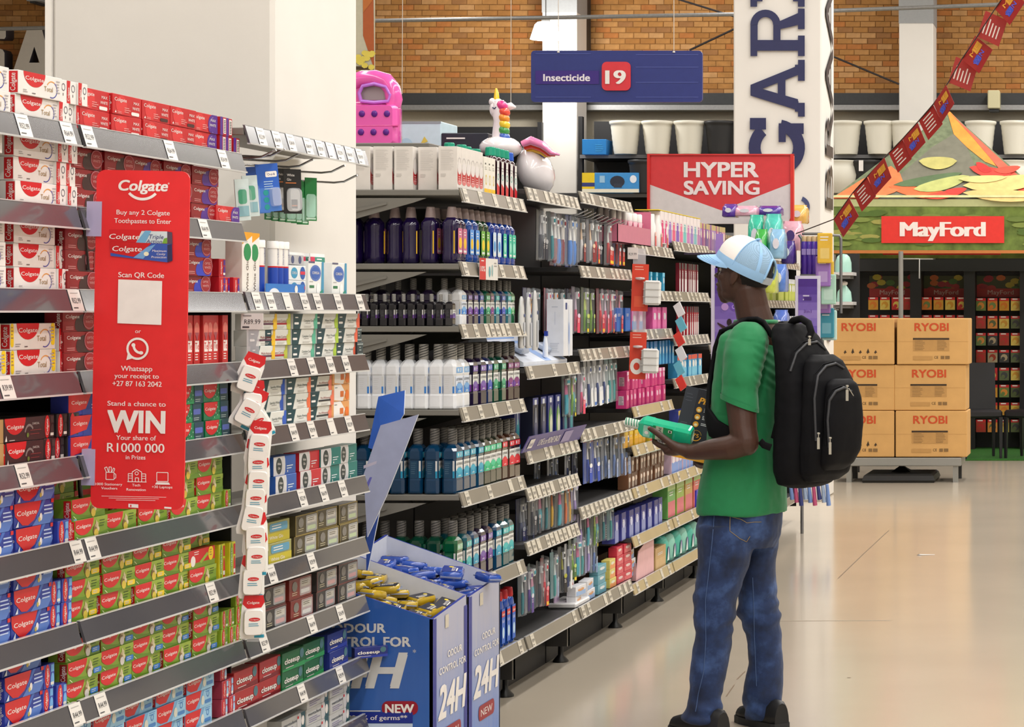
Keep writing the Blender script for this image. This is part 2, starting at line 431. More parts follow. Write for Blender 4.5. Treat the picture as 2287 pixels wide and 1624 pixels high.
# ================================================================ shelving bays along the aisle
XF = -2.30                                   # front plane of the shelf rails
STEEL = M('shelf_steel', (120, 117, 110), .45, .0, noise=.06, nscale=8)
STEELD = M('shelf_steel_dark', (58, 57, 57), .5, noise=.08, nscale=8)
BACKP = M('back_panel', (30, 30, 33), .6, noise=.1)
RAILA = M('rail_plastic', (80, 79, 84), .16, coat=.6, noise=.06, nscale=5)
RAILB = M('rail_plastic_warm', (134, 127, 115), .3, noise=.08, nscale=6)
RAILC = M('rail_plastic_tan', (176, 158, 118), .35, noise=.08, nscale=6)
LIP = M('rail_lip', (200, 200, 200), .15, coat=.5)
TAGW = M('price_card', (226, 222, 216), .3, coat=.4)
TAGI = M('price_ink', (70, 70, 74), .5)
TAGB = M('price_card_beige', (206, 198, 182), .35, noise=.05)
RT, RB, RHT = -.003, .011, .047             # rail: top x offset, bottom x offset, height
def rail_face(h=RHT, ex=0): 
    v = Vector((RB-RT, 0, -h)); return v
def tag_mesh(price, card, wd=.056, h=RHT):
    mb = MB(); up = -rail_face(h)
    f = FC(mb, (RB, -wd/2, -h), (0, 1, 0), up, lift=.0006); L = up.length
    f.rect(0, 0, wd, L, card, 1); f.rect(wd*.12, L*.12, wd*.5, L*.17, TAGI, 2)
    f.rect(wd*.15, L*.82, wd*.8, L*.85, M('price_line', (170, 168, 165), .5), 2)
    if price: f.text(price, wd*.52, L*.36, L*.26, TAGI, 2, wd=wd*.72)
    return mb.mesh('price_tag')
TAGS_A = [tag_mesh(p, TAGW) for p in ('R52.99', 'R64.99', 'R34.99', 'R44.99', 'R39.99', '')]
TAGS_B = [tag_mesh(p, TAGB, .05) for p in ('R59.99', 'R74.99', '')]
SEGS = {}
def bay(label, y0, y1, levels, depth=.43, back=True, rail=RAILA, tags=(), tagset=None, brackets=False, zb=0, feet=True, side=None, rail_shift=None, shelf_m=None, top=None, rail_h=RHT, slab=.02):
    root = ething('shelving_bay', (XF-depth, (y0+y1)/2, 0), label, 'shelving', 'shelving bays along the aisle')
    ox, oy = XF-depth, (y0+y1)/2
    yl, yr = y0-oy, y1-oy
    ztop = top or max(levels)+.02
    if back:
        mb = MB(); mb.box((-.02, yl, .1), (0, yr, ztop), BACKP); obj('back_panel', mb, root)
    for y in (yl+.012, yr-.012):
        mb = MB(); mb.box((-.05, y-.012, 0 if back else 1.9), (-.02, y+.012, ztop) if back else (-.02, y+.012, 1.95), STEELD)
        if back: obj('upright', mb, root)
    if zb == 0 and back:
        mb = MB(); mb.box((depth-.15, yl, .0), (depth-.142, yr, min(levels)-.03), BACKP); obj('under_shelf_shade', mb, root)  # dark upright sheet added to stand in for the shade under the bottom shelf
    if side:
        for zz0, zz1, xx1 in side:
            mb = MB(); mb.box((.0, yr-.008, zz0), (xx1, yr-.002, zz1), BACKP); obj('side_panel', mb, root)  # added dark sheet, closes the open end where the bay looks shaded
    if feet:
        for y in (yl+.02,):
            mb = MB(); mb.box((-.02, y-.015, .07), (depth-.05, y+.015, min(levels)-.03), STEELD)
            mb.box((depth-.055, y-.016, .07), (depth-.05, y+.016, min(levels)-.03), M('leg_edge', (150, 146, 138), .4))
            lg = obj('leg', mb, root)
            mb = MB(); mb.lathe([(.034, 0), (.034, .006), (.012, .03), (.011, .075)], M('black_rubber', (22, 22, 22), .35), 12, (depth-.09, y+.018, 0)); obj('foot', mb, lg)
    for i, z in enumerate(levels):
        mb = MB(); mb.box((0, yl+.004, z-.006-slab), (depth-.006, yr-.004, z-.006), shelf_m or STEEL, ch=.002)
        sh = obj('shelf', mb, root)
        if brackets:
            for y in (yl+.006, yr-.012):
                mb = MB()
                prof = [(0, z-.035), (depth*.72, z-.035), (depth*.62, z-.05), (.0, z-.125)]
                mb.loft([[(a, y, b) for a, b in prof], [(a, y+.006, b) for a, b in prof]], STEEL, False)
                rib = [(0, z-.10), (depth*.4, z-.058), (depth*.4, z-.05), (0, z-.088)]
                mb.loft([[(a, y-.006, b) for a, b in rib], [(a, y+.0005, b) for a, b in rib]], STEEL, False)
                obj('bracket', mb, sh)
        mb = MB(); h = rail_h
        a0, a1 = (yl+.004, yr-.004)
        if rail_shift: a0 += rail_shift.get(i, (0, 0))[0]; a1 += rail_shift.get(i, (0, 0))[1]
        x0 = depth
        mt = rail[i] if isinstance(rail, (list, tuple)) else rail
        mb.loft([[(x0+RT-.006, y, z+.001), (x0+RT, y, z), (x0+RB, y, z-h), (x0+RB-.006, y, z-h)] for y in (a0, a1)], mt, False)
        mb.box((x0+RB-.008, a0, z-h-.003), (x0+RB+.002, a1, z-h+.001), LIP)
        mb.box((x0+RT-.007, a0, z), (x0+RT+.001, a1, z+.002), LIP)
        rl = obj('price_rail', mb, sh)
        ts = tags[i] if i < len(tags) else ()
        for k, t in enumerate(ts):
            tm = (tagset or TAGS_A); tm = tm[(k*7+i*3) % len(tm)]
            obj('price_tag', tm, sh, (x0, a0+(a1-a0)*t, z))
    return root
LV = [1.912, 1.73, 1.547, 1.366, 1.179, .993, .812, .636, .455, .27]
bay('shelving bay at the left edge, mostly white and blue toothpaste boxes', 4.12, 5.045, LV, tags=[(.72, .94), (), (.98,), (.5, .64), (.72,), (.99,), (), (.985,), (), ()], zb=1)
bay('shelving bay behind the tall red poster, red and green toothpaste boxes', 5.055, 5.995, LV,
    tags=[(.03, .5, .85), (.72,), (), (.5,), (), (.05,), (.77,), (.10,), (.03,), ()], side=[(.1, 1.5, .40), (1.5, 1.93, .30)])
B3 = [1.99, 1.55, 1.367, 1.186, .998, .811, .633, .45, .27]
bay('shallow shelving bay in front of the white column with toothpaste and denture goods', 6.01, 6.975, B3, depth=.19, back=False,
    tags=[(.1, .22, .33, .47, .57, .66, .74, .83, .93), (.07, .17, .3, .44, .55, .73, .93), (.34, .5, .66, .8), (.35, .5, .67, .83), (.42, .6, .77), (.18, .5), (.12, .5, .75), (.42, .75), (.2,), ()], feet=False)
seq = lambda n, skip=(): [(.5+k)/n for k in range(n) if k not in skip]
B4 = [1.93, 1.672, 1.453, 1.161, .864, .54, .235]
bay('shelving bay full of coloured mouthwash bottles', 7.97, 8.83, B4, rail=[RAILB]*7, tags=[seq(9, (1, 3, 5)), seq(9, (1, 4, 6)), seq(12, (1, 3, 9)), seq(9, (1, 3, 5, 7)), seq(6, (1, 3)), seq(5, (1, 3)), seq(6, (1, 4))], tagset=TAGS_B, brackets=True)
B5 = [1.98, 1.284, .955, .81, .60, .235]
bay('shelving bay with hanging toothbrushes and electric toothbrush display', 8.85, 9.71, B5, rail=RAILB, tags=[seq(10, (2,)), seq(7, (1, 2, 4)), seq(10, (1, 2, 5)), seq(12, (6,)), seq(12, (3,)), seq(5, (1, 2, 3))], tagset=TAGS_B, shelf_m=STEELD)
B6 = [2.01, 1.693, 1.335, .99, .66, .235]
bay('shelving bay of packed toothbrushes hanging on hooks', 9.73, 10.77, B6, rail=RAILB, tags=[seq(12, (3, 6)), seq(11, (2, 5)), seq(10, (4, 7)), seq(10, (3, 5)), seq(12), seq(10, (2, 3, 6))], tagset=TAGS_B, shelf_m=STEELD)
B7 = [1.82, 1.60, 1.41, 1.045, .86, .66, .43, .205]
bay('shelving bay with pink and yellow care boxes behind the clip strips', 10.79, 11.75, B7, rail=[RAILB, RAILB, RAILB, RAILC, RAILC, RAILC, RAILC, RAILC], tags=[seq(11, (1, 4, 7)), seq(9, (3,)), seq(8, (1, 5)), seq(5, (1, 2)), seq(5, (3,)), seq(5, (2,)), seq(4, (1, 2)), seq(5, (2,))], tagset=TAGS_B, shelf_m=STEELD)
bay('shelving bay left of the purple placard and the man', 11.77, 12.79, [1.86, 1.60, 1.37, 1.15, .86, .66, .43, .205], rail=[RAILB]*4+[RAILC]*4, tags=[seq(11, (3,)), seq(9, (2,)), seq(9), seq(8, (2, 5)), seq(4, (1,)), seq(4), seq(5, (1,)), ()], tagset=TAGS_B, shelf_m=STEELD)
bay('shelving bay half hidden behind the man in the cap', 12.81, 14.6, [1.84, 1.57, 1.31, 1.05, .8, .55, .2], rail=RAILB, tags=[seq(9)]*6, tagset=TAGS_B, shelf_m=STEELD)
bay('far shelving bay above the backpack with bath sponges', 14.62, 16.4, [1.84, 1.57, 1.31, 1.05, .8, .55, .2], side=[(.1, 1.86, .41)], rail=RAILB, tags=[seq(14)]*6, tagset=TAGS_B, shelf_m=STEELD)
# ================================================================ toothpaste cartons
RED = K(204, 30, 36); WHT = K(238, 233, 229); GRY = K(150, 146, 146); YEL = K(240, 205, 30); DKR = K(140, 22, 30)
PUR = K(84, 40, 140); GOLD = K(160, 128, 70); NVY = K(30, 44, 120)
def carton(name, w, h, d, base, front, end=None, side=None):
    mb = MB(); mb.box((-d, 0, 0), (0, w, h), base, ch=.0009)
    f = FC(mb, (0, 0, 0), (0, 1, 0), (0, 0, 1)); front(f, w, h)
    g = FC(mb, (-d, 0, 0), (1, 0, 0), (0, 0, 1)); (end or (lambda f, w, h: None))(g, d, h)
    return Proto(name, mb, 'box')
def logo(f, w, h, cx=.33, rx=.27, ry=.62, top=1.0, t=.17, red=RED, word='Colgate', tw=.42, tz=.66, L=0):
    f.ell(cx*w, top*h, rx*w, ry*h, red, L, 14, 180, 360, clip=(.0, 0, w, h))
    f.text(word, cx*w, tz*h, t*h, WHT, L+1, wd=tw*w, bold=.03)
def e_side(c, strip=RED, txt='Colgate'):
    def e(f, w, h):
        f.rect(w*.55, h*.05, w*.97, h*.95, strip, 0); f.text(txt, w*.86, h*.12, w*.26, WHT, 1, 'L', .02, wd=h*.75, rot=PI/2)
    return e
def d_total(f, w, h, fam=False):
    if fam:
        f.rrect(.0, .1*h, .07*w, h, .01, YEL, 0); f.rrect(.9*w, .15*h, .985*w, h, .006, YEL, 0)
        f.lines(.91*w, .82*h, .06*w, 4, .13*h, GOLD); f.lines(.01*w, .82*h, .05*w, 4, .13*h, GOLD)
    logo(f, w, h, .36 if not fam else .38, .25)
    f.text('Total', .68*w, .32*h, .22*h, GOLD, 1, wd=.2*w)
    for a, b, c in ((60, 150, (224, 150, 60)), (-20, 60, (90, 90, 170)), (-110, -20, (52, 66, 158))):
        f.ring(.76*w, .42*h, .115*w, .13*w, K(*c), 0, 6, a, b, ky=.75*1.0)
    f.lines(.1*w, .2*h, .12*w, 2, .08*h, GRY); f.lines(.86*w, .8*h, .1*w, 5, .12*h, K(176, 172, 176)); f.lines(.3*w, .1*h, .1*w, 1, .1*h, K(90, 80, 80))
def d_totale(f, w, h):                         # total box, its end
    f.poly([(0, 0), (.38*w, 0), (.30*w, .5*h), (.38*w, h), (0, h)], RED); f.text('Colgate', .24*w, .1*h, .2*w, WHT, 1, 'L', .02, wd=.6*h, rot=PI/2)
    f.ring(.66*w, .68*h, .14*w, .19*w, K(110, 110, 120), 0, 10); f.rect(.6*w, .3*h, .66*w, .42*h, K(70, 60, 60))
def d_max(f, w, h, pill=WHT, purple=False):
    f.ell(.3*w, .5*h, .2*w, .46*h, K(214, 52, 54), 0)
    if purple: f.ell(.88*w, .45*h, .26*w, .62*h, PUR, 0, clip=(0, 0, w, h)); f.ring(.9*w, .45*h, .22*w, .23*w, K(180, 160, 220), 1, 10, 110, 250, .6)
    f.text('Colgate', .06*w, .66*h, .18*h, WHT, 1, 'L', .02, wd=.42*w)
    f.text('MAX', .82*w, .62*h, .15*h, WHT, 2, wd=.2*w); f.text('WHITE', .8*w, .36*h, .15*h, WHT, 2, wd=.25*w)
    f.rrect(.64*w, .07*h, .92*w, .24*h, .006, pill, 1); f.lines(.4*w, .36*h, .22*w, 3, .1*h, K(236, 160, 156)); f.poly([(.06*w, .08*h), (.1*w, .2*h), (.12*w, .08*h)], WHT, 1); f.lines(.15*w, .14*h, .2*w, 2, .07*h, K(236, 160, 156))
def d_opt(f, w, h, acc=PUR, red=DKR):
    f.rect(0, 0, .58*w, h, red, 0)
    f.ell(.66*w, .3*h, .3*w, .55*h, acc, 1, clip=(0, 0, w, h)); f.ell(.8*w, .56*h, .19*w, .5*h, K(158, 22, 34), 2, clip=(0, 0, w, h)); f.ring(.8*w, .56*h, .175*w, .19*w, K(190, 130, 140), 3, 14, ky=.65)
    f.text('Colgate', .08*w, .64*h, .17*h, WHT, 2, 'L', .02, wd=.42*w)
    f.text('OPTIC', .8*w, .62*h, .14*h, K(230, 170, 170), 3, wd=.22*w); f.text('WHITE', .8*w, .4*h, .14*h, K(230, 170, 170), 3, wd=.24*w); f.lines(.08*w, .2*h, .3*w, 2, .09*h, K(220, 150, 150), 2)
def d_upright(f, w, h):
    f.rect(0, 0, w, h, K(196, 44, 44), 0); f.ell(.5*w, .72*h, .42*w, .14*h, K(224, 120, 110), 1); f.poly([(.2*w, .66*h), (.8*w, .66*h), (.5*w, .48*h)], K(170, 80, 90), 2)
    f.rect(.16*w, .28*h, .84*w, .5*h, K(240, 226, 222), 1); f.text('Te', .5*w, .33*h, .5*w, RED, 2, wd=.6*w); f.lines(.16*w, .22*h, .6*w, 3, .05*h, WHT, 2)
def herbs(f, w, h, c):
    for a, b, r, k in ((.62, .5, .055, (150, 128, 80)), (.66, .62, .05, (196, 180, 140)), (.6, .36, .06, (120, 96, 50)), (.7, .4, .04, (210, 196, 160)), (.64, .22, .07, c)):
        f.ell(a*w, b*h, r*w, r*w*.9, K(*k), 1, 8)
    f.ell(.64*w, .75*h, .018*w, .12*h, K(206, 196, 150), 2, 8); f.ell(.68*w, .5*h, .018*w, .16*h, K(226, 214, 180), 2, 8)
def d_herb(f, w, h, pill=None, red=RED, cen=(214, 190, 70)):
    f.poly([(0, 0), (w, 0), (w, .3*h), (.5*w, .12*h), (0, .3*h)], K(96, 136, 30), 0); f.poly([(.5*w, .55*h), (w, .75*h), (w, h), (.55*w, h)], K(146, 170, 60), 0)
    logo(f, w, h, .25, .31, .76, tz=.6, tw=.44, L=1); herbs(f, w, h, cen)
    f.lines(.74*w, .78*h, .2*w, 3, .13*h, K(60, 90, 24))
    f.line([(.04*w, .2*h), (.12*w, .04*h)], .002, K(220, 230, 180), 1)
    if pill: f.rrect(.74*w, .12*h, .985*w, .38*h, .004, pill, 2); f.lines(.78*w, .28*h, .16*w, 2, .09*h, K(200, 210, 220), 3)
def d_herbred(f, w, h):
    f.rect(0, .28*h, w, h, RED); f.rect(0, 0, w, .28*h, K(120, 150, 40)); f.ell(.16*w, .4*h, .09*w, .3*h, WHT, 1); f.poly([(.4*w, .3*h), (.7*w, .75*h), (.74*w, .6*h), (.48*w, .2*h)], K(150, 180, 60), 1)
    f.ell(.84*w, .64*h, .1*w, .4*h, YEL, 1, clip=(0, 0, w, h)); f.lines(.2*w, .85*h, .2*w, 2, .12*h, WHT); f.lines(.79*w, .8*h, .1*w, 3, .14*h, GOLD, 2)
def d_cav(f, w, h, base2=(84, 122, 200)):
    f.poly([(.45*w, 0), (.9*w, 0), (w, .3*h), (w, .5*h), (.6*w, .35*h)], K(*base2), 0); f.poly([(.62*w, .4*h), (.8*w, h), (.72*w, h), (.55*w, .3*h)], K(66, 106, 190), 0)
    f.poly([(.02*w, .5*h), (0, .75*h), (0, h), (.68*w, h), (.62*w, .62*h), (.5*w, .25*h), (.34*w, .06*h), (.2*w, .1*h)], RED, 1)
    f.text('Colgate', .31*w, .5*h, .2*h, WHT, 2, wd=.5*w, bold=.03); f.ell(.67*w, .32*h, .035*w, .16*h, WHT, 1); f.ell(.63*w, .22*h, .03*w, .1*h, K(200, 180, 90), 1)
    f.lines(.75*w, .72*h, .22*w, 3, .16*h, K(190, 206, 240)); f.poly([(.03*w, .05*h), (.1*w, .3*h), (.1*w, .05*h)], K(220, 230, 245), 2)
    f.rect(.93*w, .84*h, w, h, RED, 2)
def d_lt(f, w, h):
    f.poly([(.5*w, 0), (w, 0), (w, h), (.72*w, h)], K(150, 196, 226), 0)
    f.poly([(0, .3*h), (0, h), (.6*w, h), (.52*w, .5*h), (.36*w, .08*h), (.14*w, .1*h)], RED, 1); f.text('Colgate', .27*w, .5*h, .2*h, WHT, 2, wd=.44*w, bold=.03)
    f.ell(.64*w, .4*h, .06*w, .26*h, K(214, 214, 200), 1); f.ring(.84*w, .66*h, .035*w, .05*w, K(60, 120, 190), 1, 10); f.rrect(.72*w, .16*h, .96*w, .36*h, .004, K(70, 130, 196), 1); f.lines(.74*w, .9*h, .2*w, 2, .1*h, K(70, 130, 190), 1)
def d_char(f, w, h):
    logo(f, w, h, .27, .26, .7, tz=.55, tw=.42); f.ring(.62*w, .3*h, .09*w, .12*w, K(130, 122, 120), 0, 10, 30, 170, 1); f.ell(.58*w, .24*h, .03*w, .1*h, K(96, 120, 50), 1)
    f.text('CHARCOAL', .78*w, .66*h, .1*h, K(200, 190, 186), 1, wd=.18*w); f.lines(.64*w, .42*h, .3*w, 2, .16*h, K(150, 60, 60), 1, .02*h); f.lines(.12*w, .06*h, .2*w, 1, .1*h, K(190, 180, 176)); f.poly([(.02*w, .05*h), (.05*w, .3*h), (.07*w, .05*h)], WHT)
def d_gel(f, w, h):
    f.poly([(.3*w, 0), (w, 0), (w, .3*h), (.5*w, .25*h)], K(36, 150, 90), 0); logo(f, w, h, .25, .3, .8, tz=.56, tw=.42, L=1)
    f.rect(.66*w, .0, w, h, K(18, 66, 84), 1); f.rrect(.68*w, .4*h, .96*w, .7*h, .004, K(84, 104, 190), 2); f.lines(.7*w, .2*h, .2*w, 2, .1*h, K(190, 210, 210), 2)
    for k in range(7): f.ell((.42+.03*(k % 4)+.1*(k % 2))*w, (.15+.11*k)*h, .012*w, .05*h, K(190, 230, 210), 1, 6)
def d_redblue(f, w, h):
    f.rect(.4*w, 0, w, h, K(36, 56, 150), 0); f.poly([(0, .1*h), (0, h), (.66*w, h), (.5*w, .3*h)], RED, 1); f.text('Colgate', .3*w, .55*h, .18*h, WHT, 2, wd=.44*w); f.lines(.66*w, .45*h, .25*w, 2, .15*h, K(200, 200, 230), 2)
def d_end(c, red=RED, acc=None):
    def e(f, w, h):
        f.ell(.32*w, .5*h, .24*w, .5*h, red, 0); f.text('Colgate', .4*w, .14*h, .2*w, WHT, 1, 'L', .02, wd=.7*h, rot=PI/2)
        if acc: f.ell(.8*w, .3*h, .16*w, .3*h, acc, 0); f.rect(.66*w, .64*h, .94*w, .94*h, acc, 0)
        f.rect(.62*w, .1*h, .92*w, .22*h, K(230, 226, 220), 0)
    return e
def d_bar(f, w, h):
    f.rect(.5*w, .1*h, .9*w, .92*h, WHT); [f.rect(.56*w, (.16+.09*k)*h, .84*w, (.2+.09*k)*h, K(40, 40, 40), 1) for k in range(8)]; f.rect(0, 0, .4*w, h, PUR)
S = (.164, .046, .040)     # the usual carton: length, height, depth
SE = (.041, .046, .164)    # the same, end on
PR = {}
def mk(key, base, front, end=None, size=S): PR[key] = carton('toothpaste_box', *size, K(*base), front, end)
mk('total', (234, 229, 225), d_total, e_side(0), (.19, .050, .045)); mk('total_end', (236, 231, 227), d_totale, None, (.046, .050, .19))
mk('fam', (228, 222, 216), lambda f, w, h: d_total(f, w, h, True), e_side(0), (.205, .056, .046)); mk('fam_end', (234, 228, 224), d_totale, None, (.045, .05, .17))
mk('max', (196, 34, 40), d_max, e_side(0, K(180, 30, 36)), (.155, .047, .040)); mk('maxc', (192, 32, 38), lambda f, w, h: d_max(f, w, h, K(70, 34, 34)), e_side(0, K(180, 30, 36)), (.155, .047, .040))
mk('maxp', (196, 34, 40), lambda f, w, h: d_max(f, w, h, PUR, True), None, (.155, .047, .040)); mk('max_end', (186, 30, 38), d_end(0, K(214, 50, 54)), None, (.04, .047, .155)); mk('maxp_end', (180, 32, 44), d_bar, None, (.044, .047, .155))
mk('opt', (150, 22, 34), d_opt, e_side(0, DKR)); mk('optk', (140, 20, 28), lambda f, w, h: d_opt(f, w, h, K(60, 24, 26)), e_side(0, DKR)); mk('optb', (150, 24, 34), lambda f, w, h: d_opt(f, w, h, K(50, 60, 180)), e_side(0, DKR)); mk('opt_end', (186, 28, 40), d_end(0, RED, PUR), None, SE)
mk('tall', (190, 44, 44), d_upright, None, (.036, .128, .036))
mk('herb', (118, 152, 38), d_herb, e_side(0, RED)); mk('herby', (122, 156, 40), lambda f, w, h: d_herb(f, w, h, YEL), e_side(0, RED)); mk('herbb', (124, 154, 46), lambda f, w, h: d_herb(f, w, h, K(52, 120, 200), cen=(206, 200, 196)), e_side(0, K(150, 40, 30)))
mk('herbr', (190, 30, 34), d_herbred); mk('herb_end', (150, 180, 50), d_end(0, RED, K(96, 140, 40)), None, SE); mk('herby_end', (214, 206, 40), d_end(0, K(120, 160, 40), RED), None, (.04, .09, .164))
mk('cav', (36, 58, 152), d_cav, e_side(0, K(60, 70, 170)), (.17, .052, .046)); mk('cav_end', (50, 66, 168), d_end(0, RED, K(110, 170, 226)), None, (.05, .052, .17))
mk('lt', (118, 170, 212), d_lt, e_side(0, RED)); mk('lt_end', (170, 60, 80), d_end(0, RED, K(150, 190, 226)), None, SE)
mk('char', (44, 33, 35), d_char, e_side(0, RED), (.17, .05, .045)); mk('char_end', (38, 30, 32), d_end(0, RED, K(60, 56, 56)), None, (.05, .05, .17))
mk('gel', (18, 116, 74), d_gel); mk('redblue', (44, 52, 150), d_redblue); mk('brown', (186, 148, 96), lambda f, w, h: f.lines(.1*w, .7*h, .7*w, 3, .2*h, K(110, 80, 50)), None, (.19, .05, .045))
XP = XF-.018
ZB = -.005
def Yof(x, X=XP): return depth_on(x, X)
rj = random.Random(11)
def stack(key, x0, lev, cols, rows, desc, where, pitch=None, X=XP, rows_at=None, dx=0):
    """cols x rows cartons from photograph column x0 on a shelf; every carton its own thing with its own label"""
    p = PR[key]; me = p.me
    w = max(v.co.y for v in me.vertices); h = max(v.co.z for v in me.vertices)
    y = Yof(x0, X); pt = pitch or w+.002
    for c in range(cols):
        for r in range(rows if not isinstance(rows, (list, tuple)) else rows[c]):
            nr = rows if not isinstance(rows, (list, tuple)) else rows[c]
            rn = '' if nr == 1 else (['bottom', 'top'] if nr == 2 else ['bottom', 'middle', 'top'] if nr == 3 else ['bottom', 'second', 'third', 'top'])[r]+' row'
            cn = '' if cols == 1 else ORD[c+1]+' from left'
            lab = ', '.join(t for t in (desc, where, rn, cn) if t)
            if r == 0: jx, jy = rj.uniform(-.004, .003), rj.uniform(-.001, .001)
            p.put((X+jx+rj.uniform(-.004, .004)-dx, y+c*pt+jy+rj.uniform(-.0015, .0015), lev+ZB+r*(h+.0006)+.0005), lab, desc+'es', rot=(0, 0, rj.uniform(-.02, .02)))
    return y+cols*pt
L_ = dict(zip(range(1, 11), LV))
# ---- bay 1, left edge
sh = ['', 'top shelf', 'second shelf', 'third shelf', 'fourth shelf', 'fifth shelf', 'sixth shelf', 'seventh shelf', 'eighth shelf', 'ninth shelf']
stack('total', -82, L_[1], 2, 2, 'white toothpaste box', 'top shelf at left edge', pitch=.222); stack('total_end', 127, L_[1], 3, 2, 'end-on white toothpaste box', 'top shelf', pitch=.047)
stack('total', -106, L_[2], 2, 3, 'white toothpaste box', 'second shelf at left edge', pitch=.262); stack('total_end', 126, L_[2], 2, 3, 'end-on white toothpaste box', 'second shelf', pitch=.05)
stack('total', -94, L_[3], 2, 3, 'white toothpaste box', 'third shelf at left edge', pitch=.24); stack('total_end', 130, L_[3], 1, 2, 'end-on white toothpaste box', 'third shelf at left')
stack('fam', -100, L_[4], 2, 2, 'yellow-banded white toothpaste box', 'fourth shelf', pitch=.235); stack('fam_end', 137, L_[4], 1, 2, 'end-on small white toothpaste box', 'fourth shelf')
stack('brown', -90, L_[5], 1, 2, 'tan toothpaste box', 'fifth shelf at left edge'); stack('char', 10, L_[5], 1, 2, 'black charcoal toothpaste box', 'fifth shelf'); stack('char_end', 100, L_[5], 3, 2, 'end-on black charcoal toothpaste box', 'fifth shelf', pitch=.052)
stack('cav', -65, L_[6], 2, 3, 'blue and red toothpaste box', 'sixth shelf', pitch=.188); stack('cav_end', 127, L_[6], 2, 1, 'end-on blue toothpaste box', 'sixth shelf')
stack('cav', -74, L_[7], 2, 3, 'blue and red toothpaste box', 'seventh shelf', pitch=.19); stack('cav_end', 114, L_[7], 2, 2, 'end-on blue toothpaste box', 'seventh shelf')
stack('cav', -94, L_[8], 2, 3, 'blue and red toothpaste box', 'eighth shelf', pitch=.19); stack('cav_end', 97, L_[8], 2, [2, 1], 'end-on blue toothpaste box', 'eighth shelf', pitch=.058)
# ---- bay 2, behind the poster
stack('max', 178, L_[1], 2, 2, 'red whitening toothpaste box', 'top shelf'); stack('maxc', 316, L_[1], 2, 2, 'red charcoal whitening toothpaste box', 'top shelf'); stack('maxp', 433, L_[1], 1, 2, 'red toothpaste box with purple end', 'top shelf'); stack('maxp_end', 491, L_[1], 3, [2, 2, 1], 'end-on purple striped toothpaste box', 'top shelf', pitch=.046)
stack('optk', 160, L_[2], 2, 3, 'dark red toothpaste box', 'second shelf behind the poster'); stack('opt', 300, L_[2], 3, 3, 'dark red-purple toothpaste box', 'second shelf', pitch=.171)
stack('maxp', 482, L_[2], 1, 1, 'loose red toothpaste box lying end', 'second shelf near the hooks')
stack('optk', 145, L_[3], 1, 3, 'dark red toothpaste box', 'third shelf left of poster'); stack('optb', 210, L_[3], 4, 3, 'dark red-blue toothpaste box', 'third shelf'); stack('opt_end', 491, L_[3], 3, [2, 1, 1], 'end-on red toothpaste box', 'third shelf', pitch=.043)
stack('optk', 140, L_[4], 1, 3, 'dark red toothpaste box', 'fourth shelf left of poster'); stack('tall', 386, L_[4], 8, 1, 'tall upright red toothpaste box', 'fourth shelf', pitch=.043)
stack('redblue', 152, L_[5], 1, 3, 'red and blue toothpaste box', 'fifth shelf left of poster'); stack('gel', 330, L_[5], 3, 3, 'green gel toothpaste box', 'fifth shelf', pitch=.172)
stack('herb', 162, L_[6], 5, [2, 1, 1, 3, 3], 'plain green herbal toothpaste box', 'sixth shelf', pitch=.170); stack('herb_end', 507, L_[6], 1, 1, 'end-on green toothpaste box', 'sixth shelf')
stack('herby', 150, L_[7], 4, 3, 'yellow-flashed green toothpaste box', 'seventh shelf', pitch=.171); stack('herb', 423, L_[7], 1, 1, 'green herbal toothpaste box under red box', 'seventh shelf')
PR['herbr'].put((XP-.002, Yof(423), L_[7]+.042), 'red toothpaste box with yellow flash among green boxes', 'red box'); PR['herby'].put((XP-.02, Yof(427), L_[7]+.09), 'green herbal toothpaste box above the red one, seventh shelf', 'green boxes')
stack('herby_end', 492, L_[7], 2, 1, 'end-on yellow toothpaste box', 'seventh shelf', pitch=.05)
stack('herbb', 147, L_[8], 5, 3, 'blue-flashed green toothpaste box', 'eighth shelf', pitch=.172); stack('herb_end', 494, L_[8], 3, [2, 2, 3], 'end-on green toothpaste box', 'eighth shelf', pitch=.048)
stack('lt', 127, L_[9], 5, 3, 'light blue toothpaste box', 'lowest shelf', pitch=.172); stack('lt_end', 494, L_[9], 2, [3, 2], 'end-on light blue toothpaste box', 'lowest shelf', pitch=.045)

for key, x0, lev, cols, rows, nm in (('opt', 200, L_[2], 5, 3, 'second'), ('optk', 190, L_[3], 5, 3, 'third'), ('herb', 200, L_[6], 4, 3, 'sixth'), ('herby', 190, L_[7], 5, 3, 'seventh')):
    stack(key, x0, lev, cols, rows, {'opt': 'shaded dark red', 'optk': 'shaded dark red', 'herb': 'shaded green', 'herby': 'shaded green'}[key]+' toothpaste box behind the front ones', nm+' shelf', pitch=.175, dx=.11)
# ================================================================ goods in front of the white column
L3 = dict(zip(range(1, 10), B3))
TEAL = K(20, 62, 72)
def d_sens(title, acc, bar=None):
    def d(f, w, h):
        f.poly([(0, 0), (.27*w, 0), (.4*w, h), (0, h)], TEAL); f.lines(.08*w, .72*h, .18*w, 1, .2*h, WHT); f.rrect(.04*w, .3*h, .22*w, .44*h, .003, WHT, 1)
        f.text(title, .64*w, .46*h, .16*h, K(44, 66, 66) if not bar else K(150, 40, 50), 1, wd=.40*w)
        f.lines(.5*w, .36*h, .3*w, 1, .1*h, GRY)
        f.poly([(.86*w, 0), (w, 0), (w, h), (.92*w, h)], K(*acc)); f.ell(.88*w, .4*h, .04*w, .3*h, K(*acc), 0, 8)
        if bar: f.rect(.34*w, .3*h, .86*w, .42*h, K(*bar), 1)
        f.lines(.45*w, .16*h, .34*w, 2, .08*h, K(190, 186, 180))
    return d
